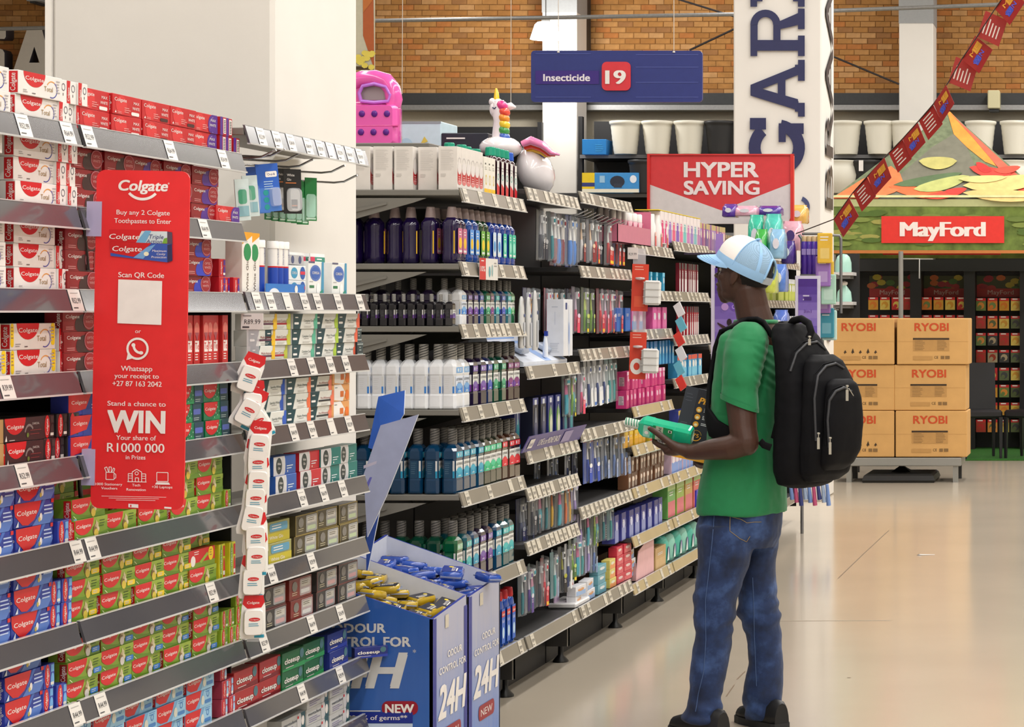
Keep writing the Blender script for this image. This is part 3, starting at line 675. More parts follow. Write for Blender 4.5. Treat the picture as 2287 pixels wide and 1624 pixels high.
def d_orange(f, w, h):
    f.poly([(.1*w, .1*h), (.1*w, h), (.5*w, h), (.75*w, .5*h), (.6*w, 0)], WHT); f.rect(.45*w, .25*h, .65*w, .6*h, K(216, 110, 40), 1); f.ell(.85*w, .35*h, .1*w, .3*h, K(240, 120, 40), 1); f.lines(.14*w, .8*h, .2*w, 1, .1*h, TEAL, 1)
def d_glo(c, t):
    def d(f, w, h):
        f.rect(0, 0, .46*w, h, K(206, 204, 206)); f.ell(.24*w, .5*h, .13*w, .44*h, K(46, 56, 58), 1, 14); f.text('White', .24*w, .55*h, .14*h, WHT, 2, wd=.15*w); f.text('Glo', .24*w, .32*h, .14*h, WHT, 2, wd=.1*w)
        f.ell(.46*w, .5*h, .06*w, .55*h, K(206, 204, 206), 1, 10, clip=(0, 0, w, h)); f.text(t, .75*w, .56*h, .17*h, WHT, 1, wd=.34*w); f.lines(.58*w, .42*h, .32*w, 2, .13*h, K(220, 230, 236)); f.ell(.62*w, .16*h, .02*w, .06*h, WHT, 1, 8)
    return d
def d_tin(lab, gold=True):
    def d(f, w, h):
        ed = K(150, 130, 60) if gold else K(120, 60, 56)
        for q in ((0, 0, w, .04*h), (0, .96*h, w, h), (0, 0, .02*w, h), (.98*w, 0, w, h)): f.rect(*q, ed)
        f.rrect(.46*w, .1*h, .97*w, .92*h, .006, FILM, 2); f.ell(.24*w, .62*h, .12*w, .25*h, K(120, 116, 110), 1, 10); f.lines(.12*w, .3*h, .25*w, 2, .1*h, K(190, 180, 150), 1)
        f.rect(.52*w, .52*h, .92*w, .82*h, K(176, 166, 140), 1); f.rect(.52*w, .2*h, .9*w, .4*h, K(*lab), 1); f.lines(.55*w, .74*h, .3*w, 2, .09*h, K(90, 84, 70), 2)
    return d
def d_glob(f, w, h):
    f.rect(0, 0, w, .45*h, K(190, 176, 40)); f.text('White Glo', .4*w, .16*h, .17*h, WHT, 1, wd=.6*w); f.rrect(.1*w, .52*h, .9*w, .9*h, .008, K(90, 150, 180), 1); f.lines(.2*w, .76*h, .6*w, 2, .12*h, WHT, 2)
def d_close(c2):
    def d(f, w, h):
        f.poly([(0, 0), (w, 0), (w, .25*h), (0, .12*h)], K(*c2)); f.ell(.86*w, .68*h, .09*w, .27*h, K(70, 110, 120), 1, 12)
        f.text('closeup', .43*w, .36*h, .3*h, K(40, 40, 44), 1, wd=.68*w, bold=.06); f.text('closeup', .42*w, .38*h, .3*h, WHT, 2, wd=.66*w, bold=.05); f.lines(.14*w, .16*h, .5*w, 1, .1*h, K(220, 210, 210), 1)
    return d
def d_ment(f, w, h):
    f.rect(.74*w, 0, w, h, K(52, 92, 100)); f.ell(.74*w, .5*h, .1*w, .6*h, K(206, 206, 208), 1, 12, clip=(0, 0, w, h)); f.ell(.9*w, .5*h, .06*w, .3*h, WHT, 1, 10)
    f.text('mentadent', .36*w, .56*h, .2*h, K(54, 62, 70), 1, wd=.56*w, bold=.02); f.lines(.1*w, .38*h, .5*w, 3, .12*h, K(130, 120, 160)); f.rect(.66*w, .7*h, .72*w, .86*h, RED, 1)
SB = (.185, .043, .04)
for k, t, a, b in (('anti', 'Anti-Cavity', (196, 200, 70), (180, 32, 50)), ('comp', 'Complete Care', (90, 180, 150), None), ('mint', 'Mint Fresh', (170, 200, 60), None), ('sensi', 'Sensi-Relief', (234, 100, 70), None), ('multi', 'Multi-Action', (236, 190, 40), (90, 40, 70)), ('stain', 'Stain-Away', (232, 110, 70), None), ('prow', 'Pro-Whitening', (232, 120, 90), (46, 48, 54)), ('spark', 'Sparkly-White', (50, 90, 190), None)):
    PR[k] = carton('toothpaste_box', *SB, K(220, 220, 214), d_sens(t, a, b), None)
PR['dark_end'] = carton('toothpaste_box', .05, .043, .17, K(40, 58, 64), lambda f, w, h: [f.rect(0, .1*h, w, .2*h, K(150, 160, 160)), f.rect(0, .8*h, w, .9*h, K(150, 160, 160)), f.lines(.3*w, .6*h, .4*w, 2, .2*h, K(160, 170, 170))])
PR['orange'] = carton('toothpaste_box', .155, .05, .05, K(226, 160, 96), d_orange)
for k, c, t in (('glob', (46, 90, 170), ''), ('glor', (190, 36, 50), ''), ('glot', (24, 116, 112), '')): PR[k] = carton('toothpaste_box', .165, .052, .045, K(*c), d_glo(c, t))
PR['tiny'] = carton('toothpaste_blister', .17, .058, .045, K(74, 66, 44), d_tin((160, 190, 90)))
PR['tink'] = carton('toothpaste_blister', .165, .058, .045, K(56, 54, 54), d_tin((190, 70, 60), False))
PR['tinr'] = carton('toothpaste_blister', .17, .058, .045, K(124, 42, 36), d_tin((200, 196, 190), False)); PR['glob2'] = carton('toothpaste_blister', .165, .058, .045, K(150, 150, 90), d_glob)
for k, c, c2 in (('cr', (166, 40, 44), (120, 20, 30)), ('cg', (22, 92, 52), (40, 140, 80)), ('cb', (30, 44, 120), (40, 60, 160))): PR[k] = carton('toothpaste_box', .165, .052, .042, K(*c), d_close(c2))
PR['ment'] = carton('toothpaste_box', .175, .047, .042, K(196, 198, 198), d_ment)
stack('multi', 556, L3[3], 1, 3, 'white multi-action toothpaste box', 'third shelf before the column'); stack('anti', 592, L3[3], 1, 3, 'white anti-cavity toothpaste box with red bar', 'third shelf'); stack('comp', 650, L3[3], 1, 3, 'white complete-care toothpaste box', 'third shelf'); stack('mint', 703, L3[3], 1, 3, 'white mint toothpaste box', 'third shelf'); stack('sensi', 754, L3[3], 1, 3, 'white toothpaste box with orange end', 'third shelf')
stack('dark_end', 799, L3[3], 1, 2, 'end-on dark teal toothpaste box', 'third shelf')
stack('spark', 580, L3[4], 1, 3, 'white and blue whitening toothpaste box', 'fourth shelf'); stack('stain', 636, L3[4], 1, 3, 'white and green stain toothpaste box', 'fourth shelf'); stack('prow', 689, L3[4], 1, 3, 'white toothpaste box with black bar', 'fourth shelf'); stack('orange', 741, L3[4], 1, 3, 'orange toothpaste box', 'fourth shelf')
stack('glob', 612, L3[5], 1, 2, 'blue and grey toothpaste box', 'fifth shelf'); stack('glor', 669, L3[5], 1, 2, 'red and grey toothpaste box', 'fifth shelf'); stack('glot', 715, L3[5], 2, 2, 'teal and grey toothpaste box', 'fifth shelf')
stack('glob2', 598, L3[6], 1, 2, 'yellow toothpaste blister', 'sixth shelf'); stack('tiny', 658, L3[6], 3, 2, 'bronze toothpaste blister with gold edge', 'sixth shelf', pitch=.182)
stack('tink', 590, L3[7], 1, 2, 'black toothpaste blister left of red ones', 'seventh shelf'); stack('tinr', 650, L3[7], 1, 2, 'rust red toothpaste blister', 'seventh shelf'); stack('tink', 708, L3[7], 2, 2, 'black toothpaste blister right of red ones', 'seventh shelf', pitch=.18)
stack('cr', 525, L3[8], 2, 2, 'red toothpaste box with big white lettering', 'eighth shelf', pitch=.18); stack('cg', 630, L3[8], 2, 2, 'green toothpaste box with big white lettering', 'eighth shelf', pitch=.178); stack('cb', 733, L3[8], 1, 2, 'blue toothpaste box with big white lettering', 'eighth shelf')
PR['cb'].put((XP+.0, Yof(792), L3[8]-.005), 'small blue toothpaste box askew at the shelf end beside the bin', 'blue toothpaste boxes', rot=(0, 0, -.9), scale=.62)
stack('ment', 635, L3[9], 3, [2, 3, 3], 'grey toothpaste box with teal end', 'lowest shelf by the bin', pitch=.186)
# ---- tubes and denture goods on the second shelf
z = L3[2]+ZB
def tubebox(name, w, h, d, base, front): return carton(name, w, h, d, base, front)
p = tubebox('whitening_kit', .07, .165, .045, K(236, 232, 226), lambda f, w, h: (f.poly([(0, h), (0, .8*h), (w, .95*h), (w, h)], K(230, 160, 30)), f.ell(.5*w, .68*h, .36*w, .14*h, K(30, 140, 80), 1), f.text('White Glo', .6*w, .05*h, .22*w, K(90, 70, 60), 1, 'L', 0, wd=.5*h, rot=PI/2)))
p.put((XP, Yof(541), z), 'tall white whitening kit box with orange corner, nearer one'); p.put((XP-.01, Yof(566), z), 'tall white whitening kit box with orange corner, farther one')
mb = MB(); mb.lathe([(.0135, 0), (.0135, .128)], K(238, 236, 232), 14); mb.lathe([(.0138, 0), (.0138, .075)], K(38, 76, 176), 14); mb.lathe([(.0139, .075), (.0139, .079)], RED, 14)
mb.lathe([(.0155, .128), (.0155, .146), (.014, .148)], K(244, 242, 238), 14)
for ang in (0,):
    f = FC(mb, (.0141, -.012, 0), (0, 1, 0), (0, 0, 1)); f.text('Steradent', .016, .083, .009, NVY, 1, 'L', .02, wd=.045, rot=PI/2)
ster = Proto('denture_tablet_tube', mb, 'tube')
for k, x in enumerate((588, 618, 630, 642)): ster.put((XP-.016, Yof(x)+.014, z), ['first', 'second', 'third', 'fourth'][k]+' white and blue denture tablet tube from the left, second shelf', 'denture tablet tubes')
ster.put((XP-.10, Yof(500), z), 'white and blue denture tablet tube beside the red boxes', 'denture tablet tubes')
mb = MB(); f = FC(mb, (0, 0, 0), (0, 1, 0), (0, 0, 1)); mb.box((-.05, 0, 0), (-.0, .29, .004), K(60, 130, 200)); mb.box((-.002, 0, 0), (0, .29, .03), K(46, 120, 200)); f.ell(.06, .0, .04, .018, K(226, 232, 240), 0, 12, 0, 180); f.ell(.225, .016, .012, .011, WHT, 1)
thing('display_tray', mb, 'low blue card tray in front of the denture tablet tubes', 'tray', None, (XF-.008, Yof(586), z))
cor = tubebox('denture_cream_box', .13, .041, .04, K(230, 234, 236), lambda f, w, h: (f.ell(.3*w, .5*h, .2*w, .38*h, K(60, 150, 190), 0), f.text('COREGA', .3*w, .42*h, .18*h, WHT, 1, wd=.3*w), f.ell(.8*w, .5*h, .16*w, .45*h, K(40, 90, 170), 0), f.rect(.66*w, .4*h, .94*w, .62*h, K(214, 50, 80), 1)))
for k in range(2): cor.put((XP, Yof(646), z+.042*k), ['lower', 'upper'][k]+' small white and blue denture cream box on the second shelf', 'denture cream boxes')
cork = tubebox('denture_cream_box', .06, .028, .04, K(180, 180, 184), lambda f, w, h: f.ell(.5*w, .5*h, .2*w, .4*h, K(70, 80, 120), 0)); cork.put((XP-.004, Yof(648), z+.086), 'grey denture box on the small white boxes', 'denture cream boxes'); cork.put((XP-.006, Yof(666), z+.086), 'second grey denture box on the small white boxes', 'denture cream boxes')
def d_pouch(f, w, h):
    f.ell(.45*w, .66*h, .36*w, .24*h, K(90, 120, 190), 0, 18); f.ell(.45*w, .66*h, .28*w, .18*h, K(60, 100, 180), 1, 18); f.text('COREGA', .45*w, .63*h, .08*h, WHT, 2, wd=.46*w, bold=.03)
    f.poly([(.8*w, 0), (w, 0), (w, h), (.86*w, h)], K(70, 150, 190)); f.rect(.06*w, .22*h, .36*w, .3*h, K(50, 120, 80), 0); f.ell(.62*w, .18*h, .12*w, .2*h, K(246, 248, 248), 1, 12); f.poly([(.4*w, 0), (.9*w, 0), (.96*w, .2*h), (.7*w, .1*h)], K(40, 150, 130)); f.lines(.06*w, .4*h, .25*w, 1, .04*h, GRY); f.rect(.0, .95*h, .4*w, h, K(90, 90, 120))
pouch = tubebox('denture_tablet_box', .125, .098, .05, K(234, 236, 234), d_pouch)
for k, x in enumerate((689, 742)): pouch.put((XP, Yof(x), z), ['left', 'right'][k]+' white denture tablet carton with blue round emblem', 'denture tablet cartons')
mb = MB(); f = FC(mb, (0, 0, 0), (0, 1, 0), (0, 0, 1))
mb.loft([[(-.02, 0, 0), (.0, 0, 0), (0, .12, 0), (-.02, .12, 0)], [(-.006, 0, .125), (-.003, 0, .125), (-.003, .12, .125), (-.006, .12, .125)]], K(240, 240, 238), False)
g = FC(mb, (-.0, 0, 0), (0, 1, 0), (-.003, 0, .125)); g.rect(0, .095, .12, .115, K(50, 140, 120), 1); g.rect(0, .095, .035, .115, K(214, 50, 90), 2); g.lines(.05, .107, .05, 1, .01, WHT, 3); g.rect(.1, .01, .12, .03, K(90, 50, 140), 1)
pch = Proto('denture_pouch', mb, 'pouch')
for k, (x, dx) in enumerate(((646, .05), (690, .06), (728, .07), (737, .055))): pch.put((XP-dx, Yof(x), z), 'white pouch with teal band behind the denture cartons, '+ORD[k+1]+' from left', 'denture pouches')
# ---- hooks under the top shelf and what hangs on them
CHR = M('hook_chrome', (190, 190, 190), .2, .9)
def hook(p, L, label, up=.03, two=True):
    mb = MB(); x, y, zz = p
    for dy in (0,):
        pts = [(x-L, y, zz+.004), (x-.05, y, zz-.004), (x-.02, y, zz-.001), (x+.012, y, zz+up*.5), (x+.02, y, zz+up*.6)]
        mb.tube(pts, .0032, CHR, 7)
    return thing('display_hook', mb, label, 'hook', 'display hooks')
HK = [((600, 350), 6.15), ((620, 347), 6.25), ((655, 357), 6.4), ((684, 370), 6.5), ((755, 383), 6.75), ((783, 405), 6.85)]
for k, ((x, y), d) in enumerate(HK):
    q = P(x, y, d); hook((q.x, d, q.z), .2, 'chrome hook under the empty shelf by the column, '+ORD[k+1]+' from left')
def hangcard(name, w, h, base, front, depth=.012, blister=None):
    mb = MB(); mb.box((-.001, -w/2, -h), (.001, w/2, 0), base); f = FC(mb, (.001, -w/2, -h), (0, 1, 0), (0, 0, 1)); front(f, w, h)
    parts = []
    if blister:
        (a0, b0, a1, b1, mat, dp) = blister; m2 = MB()
        rings = []
        for s_, x in ((1, .001), (1, dp*.6), (.9, dp)):
            cx, cz = -w/2+(a0+a1)/2*w, -h+(b0+b1)/2*h; rx, rz = (a1-a0)/2*w*s_, (b1-b0)/2*h*s_
            rings.append([(x, cx+rx*math.copysign(abs(math.cos(t))**.4, math.cos(t)), cz+rz*math.copysign(abs(math.sin(t))**.4, math.sin(t))) for t in [2*PI*k/16 for k in range(16)]])
        m2.loft(rings, mat); parts = [('blister', m2)]
    return Proto(name, mb, 'pack', parts)
oralb = hangcard('floss_pack', .072, .13, K(46, 96, 190), lambda f, w, h: (f.rect(0, 0, w, .5*h, K(70, 120, 200), 0), f.rrect(.4*w, .72*h, .92*w, .84*h, .004, WHT, 1), f.text('Oral-B', .66*w, .755*h, .05*h, NVY, 2), f.lines(.3*w, .62*h, .5*w, 4, .05*h, K(170, 200, 230), 1), [f.ell(.35*w, (.4-.15*k)*h, .12*w, .06*h, K(40, 150, 150), 1) for k in range(3)]), blister=(.5, .1, .95, .5, FILM, .012))
glob = hangcard('floss_pack', .062, .125, K(28, 28, 30), lambda f, w, h: (f.text('White', .4*w, .84*h, .06*h, WHT, 1), f.text('Glo', .3*w, .74*h, .06*h, WHT, 1), f.rect(.1*w, .68*h, .7*w, .7*h, K(210, 120, 60), 1), f.rrect(.15*w, .05*h, .9*w, .56*h, .012, K(180, 180, 178), 1), f.rect(.4*w, .12*h, .75*w, .32*h, K(40, 40, 40), 2), f.rect(.42*w, .17*h, .73*w, .19*h, K(210, 120, 60), 3)), blister=(.15, .05, .9, .58, FILM, .014))
grn = hangcard('floss_pack', .04, .125, K(30, 120, 60), lambda f, w, h: (f.rrect(.1*w, .08*h, .9*w, .62*h, .008, K(150, 200, 176), 1), f.rect(.1*w, .03*h, .9*w, .07*h, K(190, 220, 200), 1)), blister=(.12, .06, .88, .6, CLEAR, .014))
clr = hangcard('floss_pack', .05, .11, K(200, 214, 214), lambda f, w, h: (f.rrect(.2*w, .4*h, .8*w, .75*h, .008, K(40, 150, 110), 1), f.rect(.1*w, .1*h, .9*w, .35*h, K(120, 170, 180), 1)), blister=(.15, .1, .9, .8, CLEAR, .016))
def hang(pr, x, y, d, label, grp, yaw=-.5, roll=0): return pr.put(tuple(P(x, y, d)), label, grp, rot=(roll, 0, yaw))
GP = 'floss packs on the hooks'
hang(oralb, 594, 366, 6.2, 'blue floss pack hanging by the column, nearest', GP, -.55, .12); hang(oralb, 572, 372, 6.3, 'blue floss pack hanging behind the nearest one', GP, -.5, .1)
hang(glob, 652, 378, 6.42, 'black floss pack hanging in front by the column', GP, -.5, .03); hang(glob, 628, 376, 6.5, 'black floss pack hanging behind the other black one', GP, -.5, .04)
for k, (x, y) in enumerate(((694, 397), (676, 405), (663, 402), (650, 400), (634, 398), (618, 396), (602, 393))): hang(grn, x, y, 6.62-.02*k, 'slim green floss pack, '+ORD[k+1]+' from the right', GP, -.6+.04*k)
hang(clr, 538, 400, 6.05, 'clear and green floss pack behind the upside-down red box', GP, -.4, .1); hang(clr, 556, 392, 6.12, 'clear floss pack with green cap beside the blue pack', GP, -.5, .1)
# ---- clip strip with floss packs, in front of the shelf ends
strip = ething('clip_strip', tuple(P(565, 700, 5.98)), 'clear plastic clip strip hanging between the two toothpaste bays', 'display strip')
mb = MB(); mb.box((-.016, -.001, -.86), (.016, .001, .0), FILM); obj('strip', mb, strip)
mb = MB(); mb.box((-.03, -.004, -.042), (.028, -.002, 0.0), K(232, 230, 228)); f = FC(mb, (-.03, -.004, -.042), (1, 0, 0), (0, 0, 1)); f.text('R89.99', .03, .014, .013, TAGI, 1, wd=.042); f.lines(.006, .034, .03, 1, .01, GRY); f.rect(.004, .004, .022, .008, TAGI, 1)
obj('price_card', mb, strip)
def floss():
    mb = MB(); f = FC(mb, (0, -.0006, 0), (1, 0, 0), (0, 0, 1))
    out = [(-.02, 0), (.026, 0), (.032, -.03), (.034, -.1), (.028, -.112), (-.026, -.112), (-.03, -.1), (-.026, -.03)]
    mb.loft([[(a, -.0008, b) for a, b in out], [(a, .0008, b) for a, b in out]], K(236, 234, 230), False)
    f.poly([(-.02, 0), (.026, 0), (.03, -.018), (.022, -.032), (-.012, -.034), (-.024, -.022)], RED, 1); f.text('Colgate', .002, -.022, .007, WHT, 2, wd=.03, bold=.03); f.rect(.006, -.110, .03, -.102, K(40, 150, 180), 1)
    m2 = MB(); rg = []
    for s_, y in ((1, -.001), (1, -.018), (.93, -.022)):
        rg.append([(.002+.024*s_*math.copysign(abs(math.cos(t))**.35, math.cos(t)), y, -.068+.034*s_*math.copysign(abs(math.sin(t))**.35, math.sin(t))) for t in [2*PI*k/16 for k in range(16)]])
    m2.loft(rg, M('floss_white', (240, 238, 234), .25, coat=.4))
    g = FC(m2, (-.022, -.0222, -.1), (1, 0, 0), (0, 0, 1)); g.ell(.026, .04, .014, .005, RED, 1, 12); g.text('Colgate', .026, .0385, .003, WHT, 2, wd=.02); g.lines(.012, .028, .03, 2, .005, K(60, 150, 180), 1)
    return Proto('floss_pack', mb, 'pack', [('floss_case', m2)])
FL = floss()
for k, (x, y, r, yw) in enumerate(((572, 790, -.35, .5), (566, 848, -.12, .45), (580, 868, -.5, .4), (548, 895, .45, .5), (582, 940, -.12, .4), (572, 980, 0, .4), (575, 1022, -.05, .45), (570, 1060, -.05, .4), (572, 1100, -.2, .45), (568, 1145, 0, .4), (570, 1190, -.03, .45), (562, 1240, -.03, .45), (564, 1330, -.02, .45))):
    q = P(x, y, 5.965-.004*k); FL.put((q.x, q.y, q.z), 'white floss pack on the clip strip, '+ORD[k+1]+' from the top' if k else 'white floss pack on the clip strip, topmost, showing its red header', 'floss packs on the clip strip', rot=(0, -r, yw))
# ---- the tall red poster on its arms
def poster():
    root = ething('promo_poster', tuple(P(314, 759, 5.08)), 'tall red promotional poster held out from the shelf edge', 'poster', rot=(0, math.radians(1.1), 0))
    R_ = K(232, 46, 50); mb = MB(); k = 5.08/FPX
    f = FC(mb, (0, -.002, 0), (1, 0, 0), (0, 0, 1), lift=.0004)
    w2, h2, r = 104*k, 378*k, 20*k
    pts = []
    for cx, cz, st in ((w2-r, -h2+r, -90), (w2-r, h2-r, 0), (-w2+r, h2-r, 90), (-w2+r, -h2+r, 180)):
        for q in range(6): t = math.radians(st+18*q); pts.append((cx+r*math.cos(t), cz+r*math.sin(t)))
    mb.loft([[(a, .002, b) for a, b in pts], [(a, -.002, b) for a, b in pts]], R_, False)
    W = K(246, 240, 238)
    X = lambda x, y: (x-314)*k-(759-y)*k*.0192
    Yy = lambda y: (759-y)*k
    def T(t, cx, y, cap, wd, bold=.02, shear=0, m=None): f.text(t, X(cx, y), Yy(y), cap*k, m or W, 1, wd=wd*k, bold=bold, shear=shear, res=4)
    def dot(x, y): return (X(x, y), Yy(y))
    T('Colgate', 321, 426, 24, 110, .05, .18); f.text('®', X(378, 411), Yy(411), 4*k, W, 1)
    f.ring(X(320, 405), Yy(405), 37*k, 43*k, W, 1, 14, 222, 318)
    T('Buy any 2 Colgate', 321, 480, 11, 119); T('Toothpastes to Enter', 320, 499, 11, 127)
    # the two printed boxes
    f.poly([dot(245, 514), dot(385, 516), dot(386, 545), dot(248, 541)], K(216, 34, 40), 1); f.poly([dot(318, 516), dot(375, 516), dot(375, 543), dot(305, 543)], K(214, 226, 232), 2); f.poly([dot(326, 515), dot(340, 515), dot(326, 543), dot(305, 543)], K(120, 180, 220), 3); f.poly([dot(375, 516), dot(386, 518), dot(387, 545), dot(375, 543)], K(90, 70, 90), 2); f.poly([dot(368, 532), dot(375, 530), dot(375, 543), dot(364, 543)], K(120, 170, 60), 3)
    f.text('Colgate', X(280, 535), Yy(535), 12*k, W, 5, wd=68*k, bold=.035, shear=.15); f.text('Triple', X(351, 533), Yy(533), 10*k, K(60, 60, 120), 4, wd=32*k, shear=.2); f.text('Action', X(346, 543), Yy(543), 9*k, K(60, 60, 120), 4, wd=36*k, shear=.2)
    f.poly([dot(247, 541), dot(386, 544), dot(387, 581), dot(376, 585), dot(249, 573)], K(60, 90, 180), 3); f.poly([dot(247, 541), dot(340, 543), dot(322, 560), dot(300, 574), dot(249, 566)], RED, 4); f.poly([dot(330, 552), dot(350, 545), dot(322, 578), dot(300, 576)], K(120, 170, 224), 4); f.ell(X(329, 567), Yy(567), 6*k, 5*k, K(246, 240, 210), 5, 8); f.poly([dot(376, 546), dot(386, 544), dot(387, 581), dot(376, 585)], K(50, 50, 90), 4)
    f.text('Colgate', X(286, 562), Yy(562), 12*k, W, 5, wd=66*k, bold=.035, shear=.15); f.text('Maximum', X(358, 562), Yy(562), 5*k, W, 5, wd=32*k, shear=.2); f.text('Cavity', X(362, 569), Yy(569), 5*k, W, 5, wd=20*k, shear=.2); f.text('Protection', X(357, 576), Yy(576), 5*k, W, 5, wd=34*k, shear=.2)
    T('Scan QR Code', 317, 620, 12, 102, .035)
    f.poly([dot(266, 625), dot(364, 627), dot(362, 725), dot(264, 723)], W, 1)
    T('or', 310, 744, 9, 13, .01)
    f.ring(X(309, 779), Yy(779), 20*k, 25*k, W, 1, 26); f.poly([dot(287, 791), dot(297, 801), dot(284, 805)], W, 1)
    f.ring(X(317, 772), Yy(772), 13.5*k, 19*k, W, 2, 10, 178, 272); f.ell(X(300, 771), Yy(771), 4.5*k, 4.5*k, W, 2, 10); f.ell(X(317, 788), Yy(788), 5*k, 4*k, W, 2, 10)
    T('Whatsapp', 307, 829, 12, 70, .03); T('your receipt to', 307, 845, 11, 99, .03); T('+27 87 163 2042', 308, 863, 12, 110, .035)
    T('Stand a chance to', 307, 907, 11, 130, .03); T('WIN', 306, 966, 51, 128, .055); T('Your share of', 306, 983, 11, 89, .02); T('R1000 000', 305, 1010, 21, 128, .03); T('in Prizes', 305, 1026, 10, 44, .02)
    ic = lambda pts, wd=1.6: f.line([dot(*p) for p in pts], wd*k, W, 1)
    ic([(239, 1056), (239, 1072), (257, 1072), (257, 1056), (239, 1056)]); ic([(257, 1058), (261, 1060), (261, 1068), (257, 1070)]); ic([(240, 1056), (236, 1046), (241, 1044), (245, 1056)]); ic([(246, 1056), (246, 1044), (251, 1044), (251, 1056)]); ic([(252, 1056), (256, 1046), (259, 1048), (256, 1056)])
    ic([(289, 1076), (289, 1058), (298, 1058), (298, 1076)]); ic([(319, 1076), (319, 1058), (328, 1058), (328, 1076)]); ic([(298, 1076), (298, 1054), (308, 1048), (319, 1054), (319, 1076)]); ic([(287, 1076), (330, 1076)]); f.ring(X(308, 1057), Yy(1057), 3*k, 4.4*k, W, 1, 10); ic([(305, 1076), (305, 1067), (312, 1067), (312, 1076)])
    for yy in (1063, 1068): ic([(289, yy), (298, yy)], 1.2); ic([(319, yy), (328, yy)], 1.2)
    ic([(353, 1054), (378, 1054), (378, 1074), (353, 1074), (353, 1054)]); f.poly([dot(352, 1076), dot(380, 1076), dot(383, 1081), dot(349, 1081)], W, 1)
    T('1000 Stationery', 246, 1085, 6, 60, .03); T('Vouchers', 247, 1094, 6, 36, .03); T('Tech', 307, 1086, 6, 18, .03); T('Renovation', 307, 1096, 6, 43, .03); T('+30 Laptops', 365, 1089, 6, 46, .03)
    for yy, a, b in ((1109, 230, 374), (1113, 246, 358), (1117, 262, 350)): ic([(a, yy), (b, yy)], .9)
    f.poly([dot(290, 1125), dot(312, 1126), dot(312, 1134), dot(290, 1133)], W, 1); ic([(370, 1132), (386, 1133)], 4); f.poly([dot(294, 1127), dot(297, 1127), dot(297, 1132), dot(294, 1132)], R_, 2)
    obj('poster_board', mb, root)
    LIL = M('lilac_clip', (196, 188, 226), .12, alpha=.8, coat=.5)
    for (xa, ya, xb, yb) in ((196, 452, 228, 530), (185, 1005, 213, 1086)):
        mb = MB(); a0, a1 = X(xa, ya), X(xb, yb); mb.box((a0, -.005, Yy(yb)), (a1, -.003, Yy(ya)), LIL); mb.box((a0, -.003, Yy(yb)), (a0+.012, .02, Yy(ya)), LIL); obj('clip', mb, root)
        mb = MB(); mb.lathe([(.0, -.004), (.022, 0), (.022, .006), (.010, .012), (.004, .05)], M('black_rubber', (22, 22, 22), .35), 16)
        o = obj('suction_cup', mb, root, (a0-.012, .03, Yy((ya+yb)/2)), (0, -PI/2, 0))
        mb = MB(); mb.tube([(a0-.02, .03, Yy(yb)+.02), (a0-.025, .045, Yy(yb)-.01), (a0-.02, .05, Yy(yb)-.075)], .005, M('black_rubber', (22, 22, 22), .35), 8); obj('arm', mb, root)
poster()
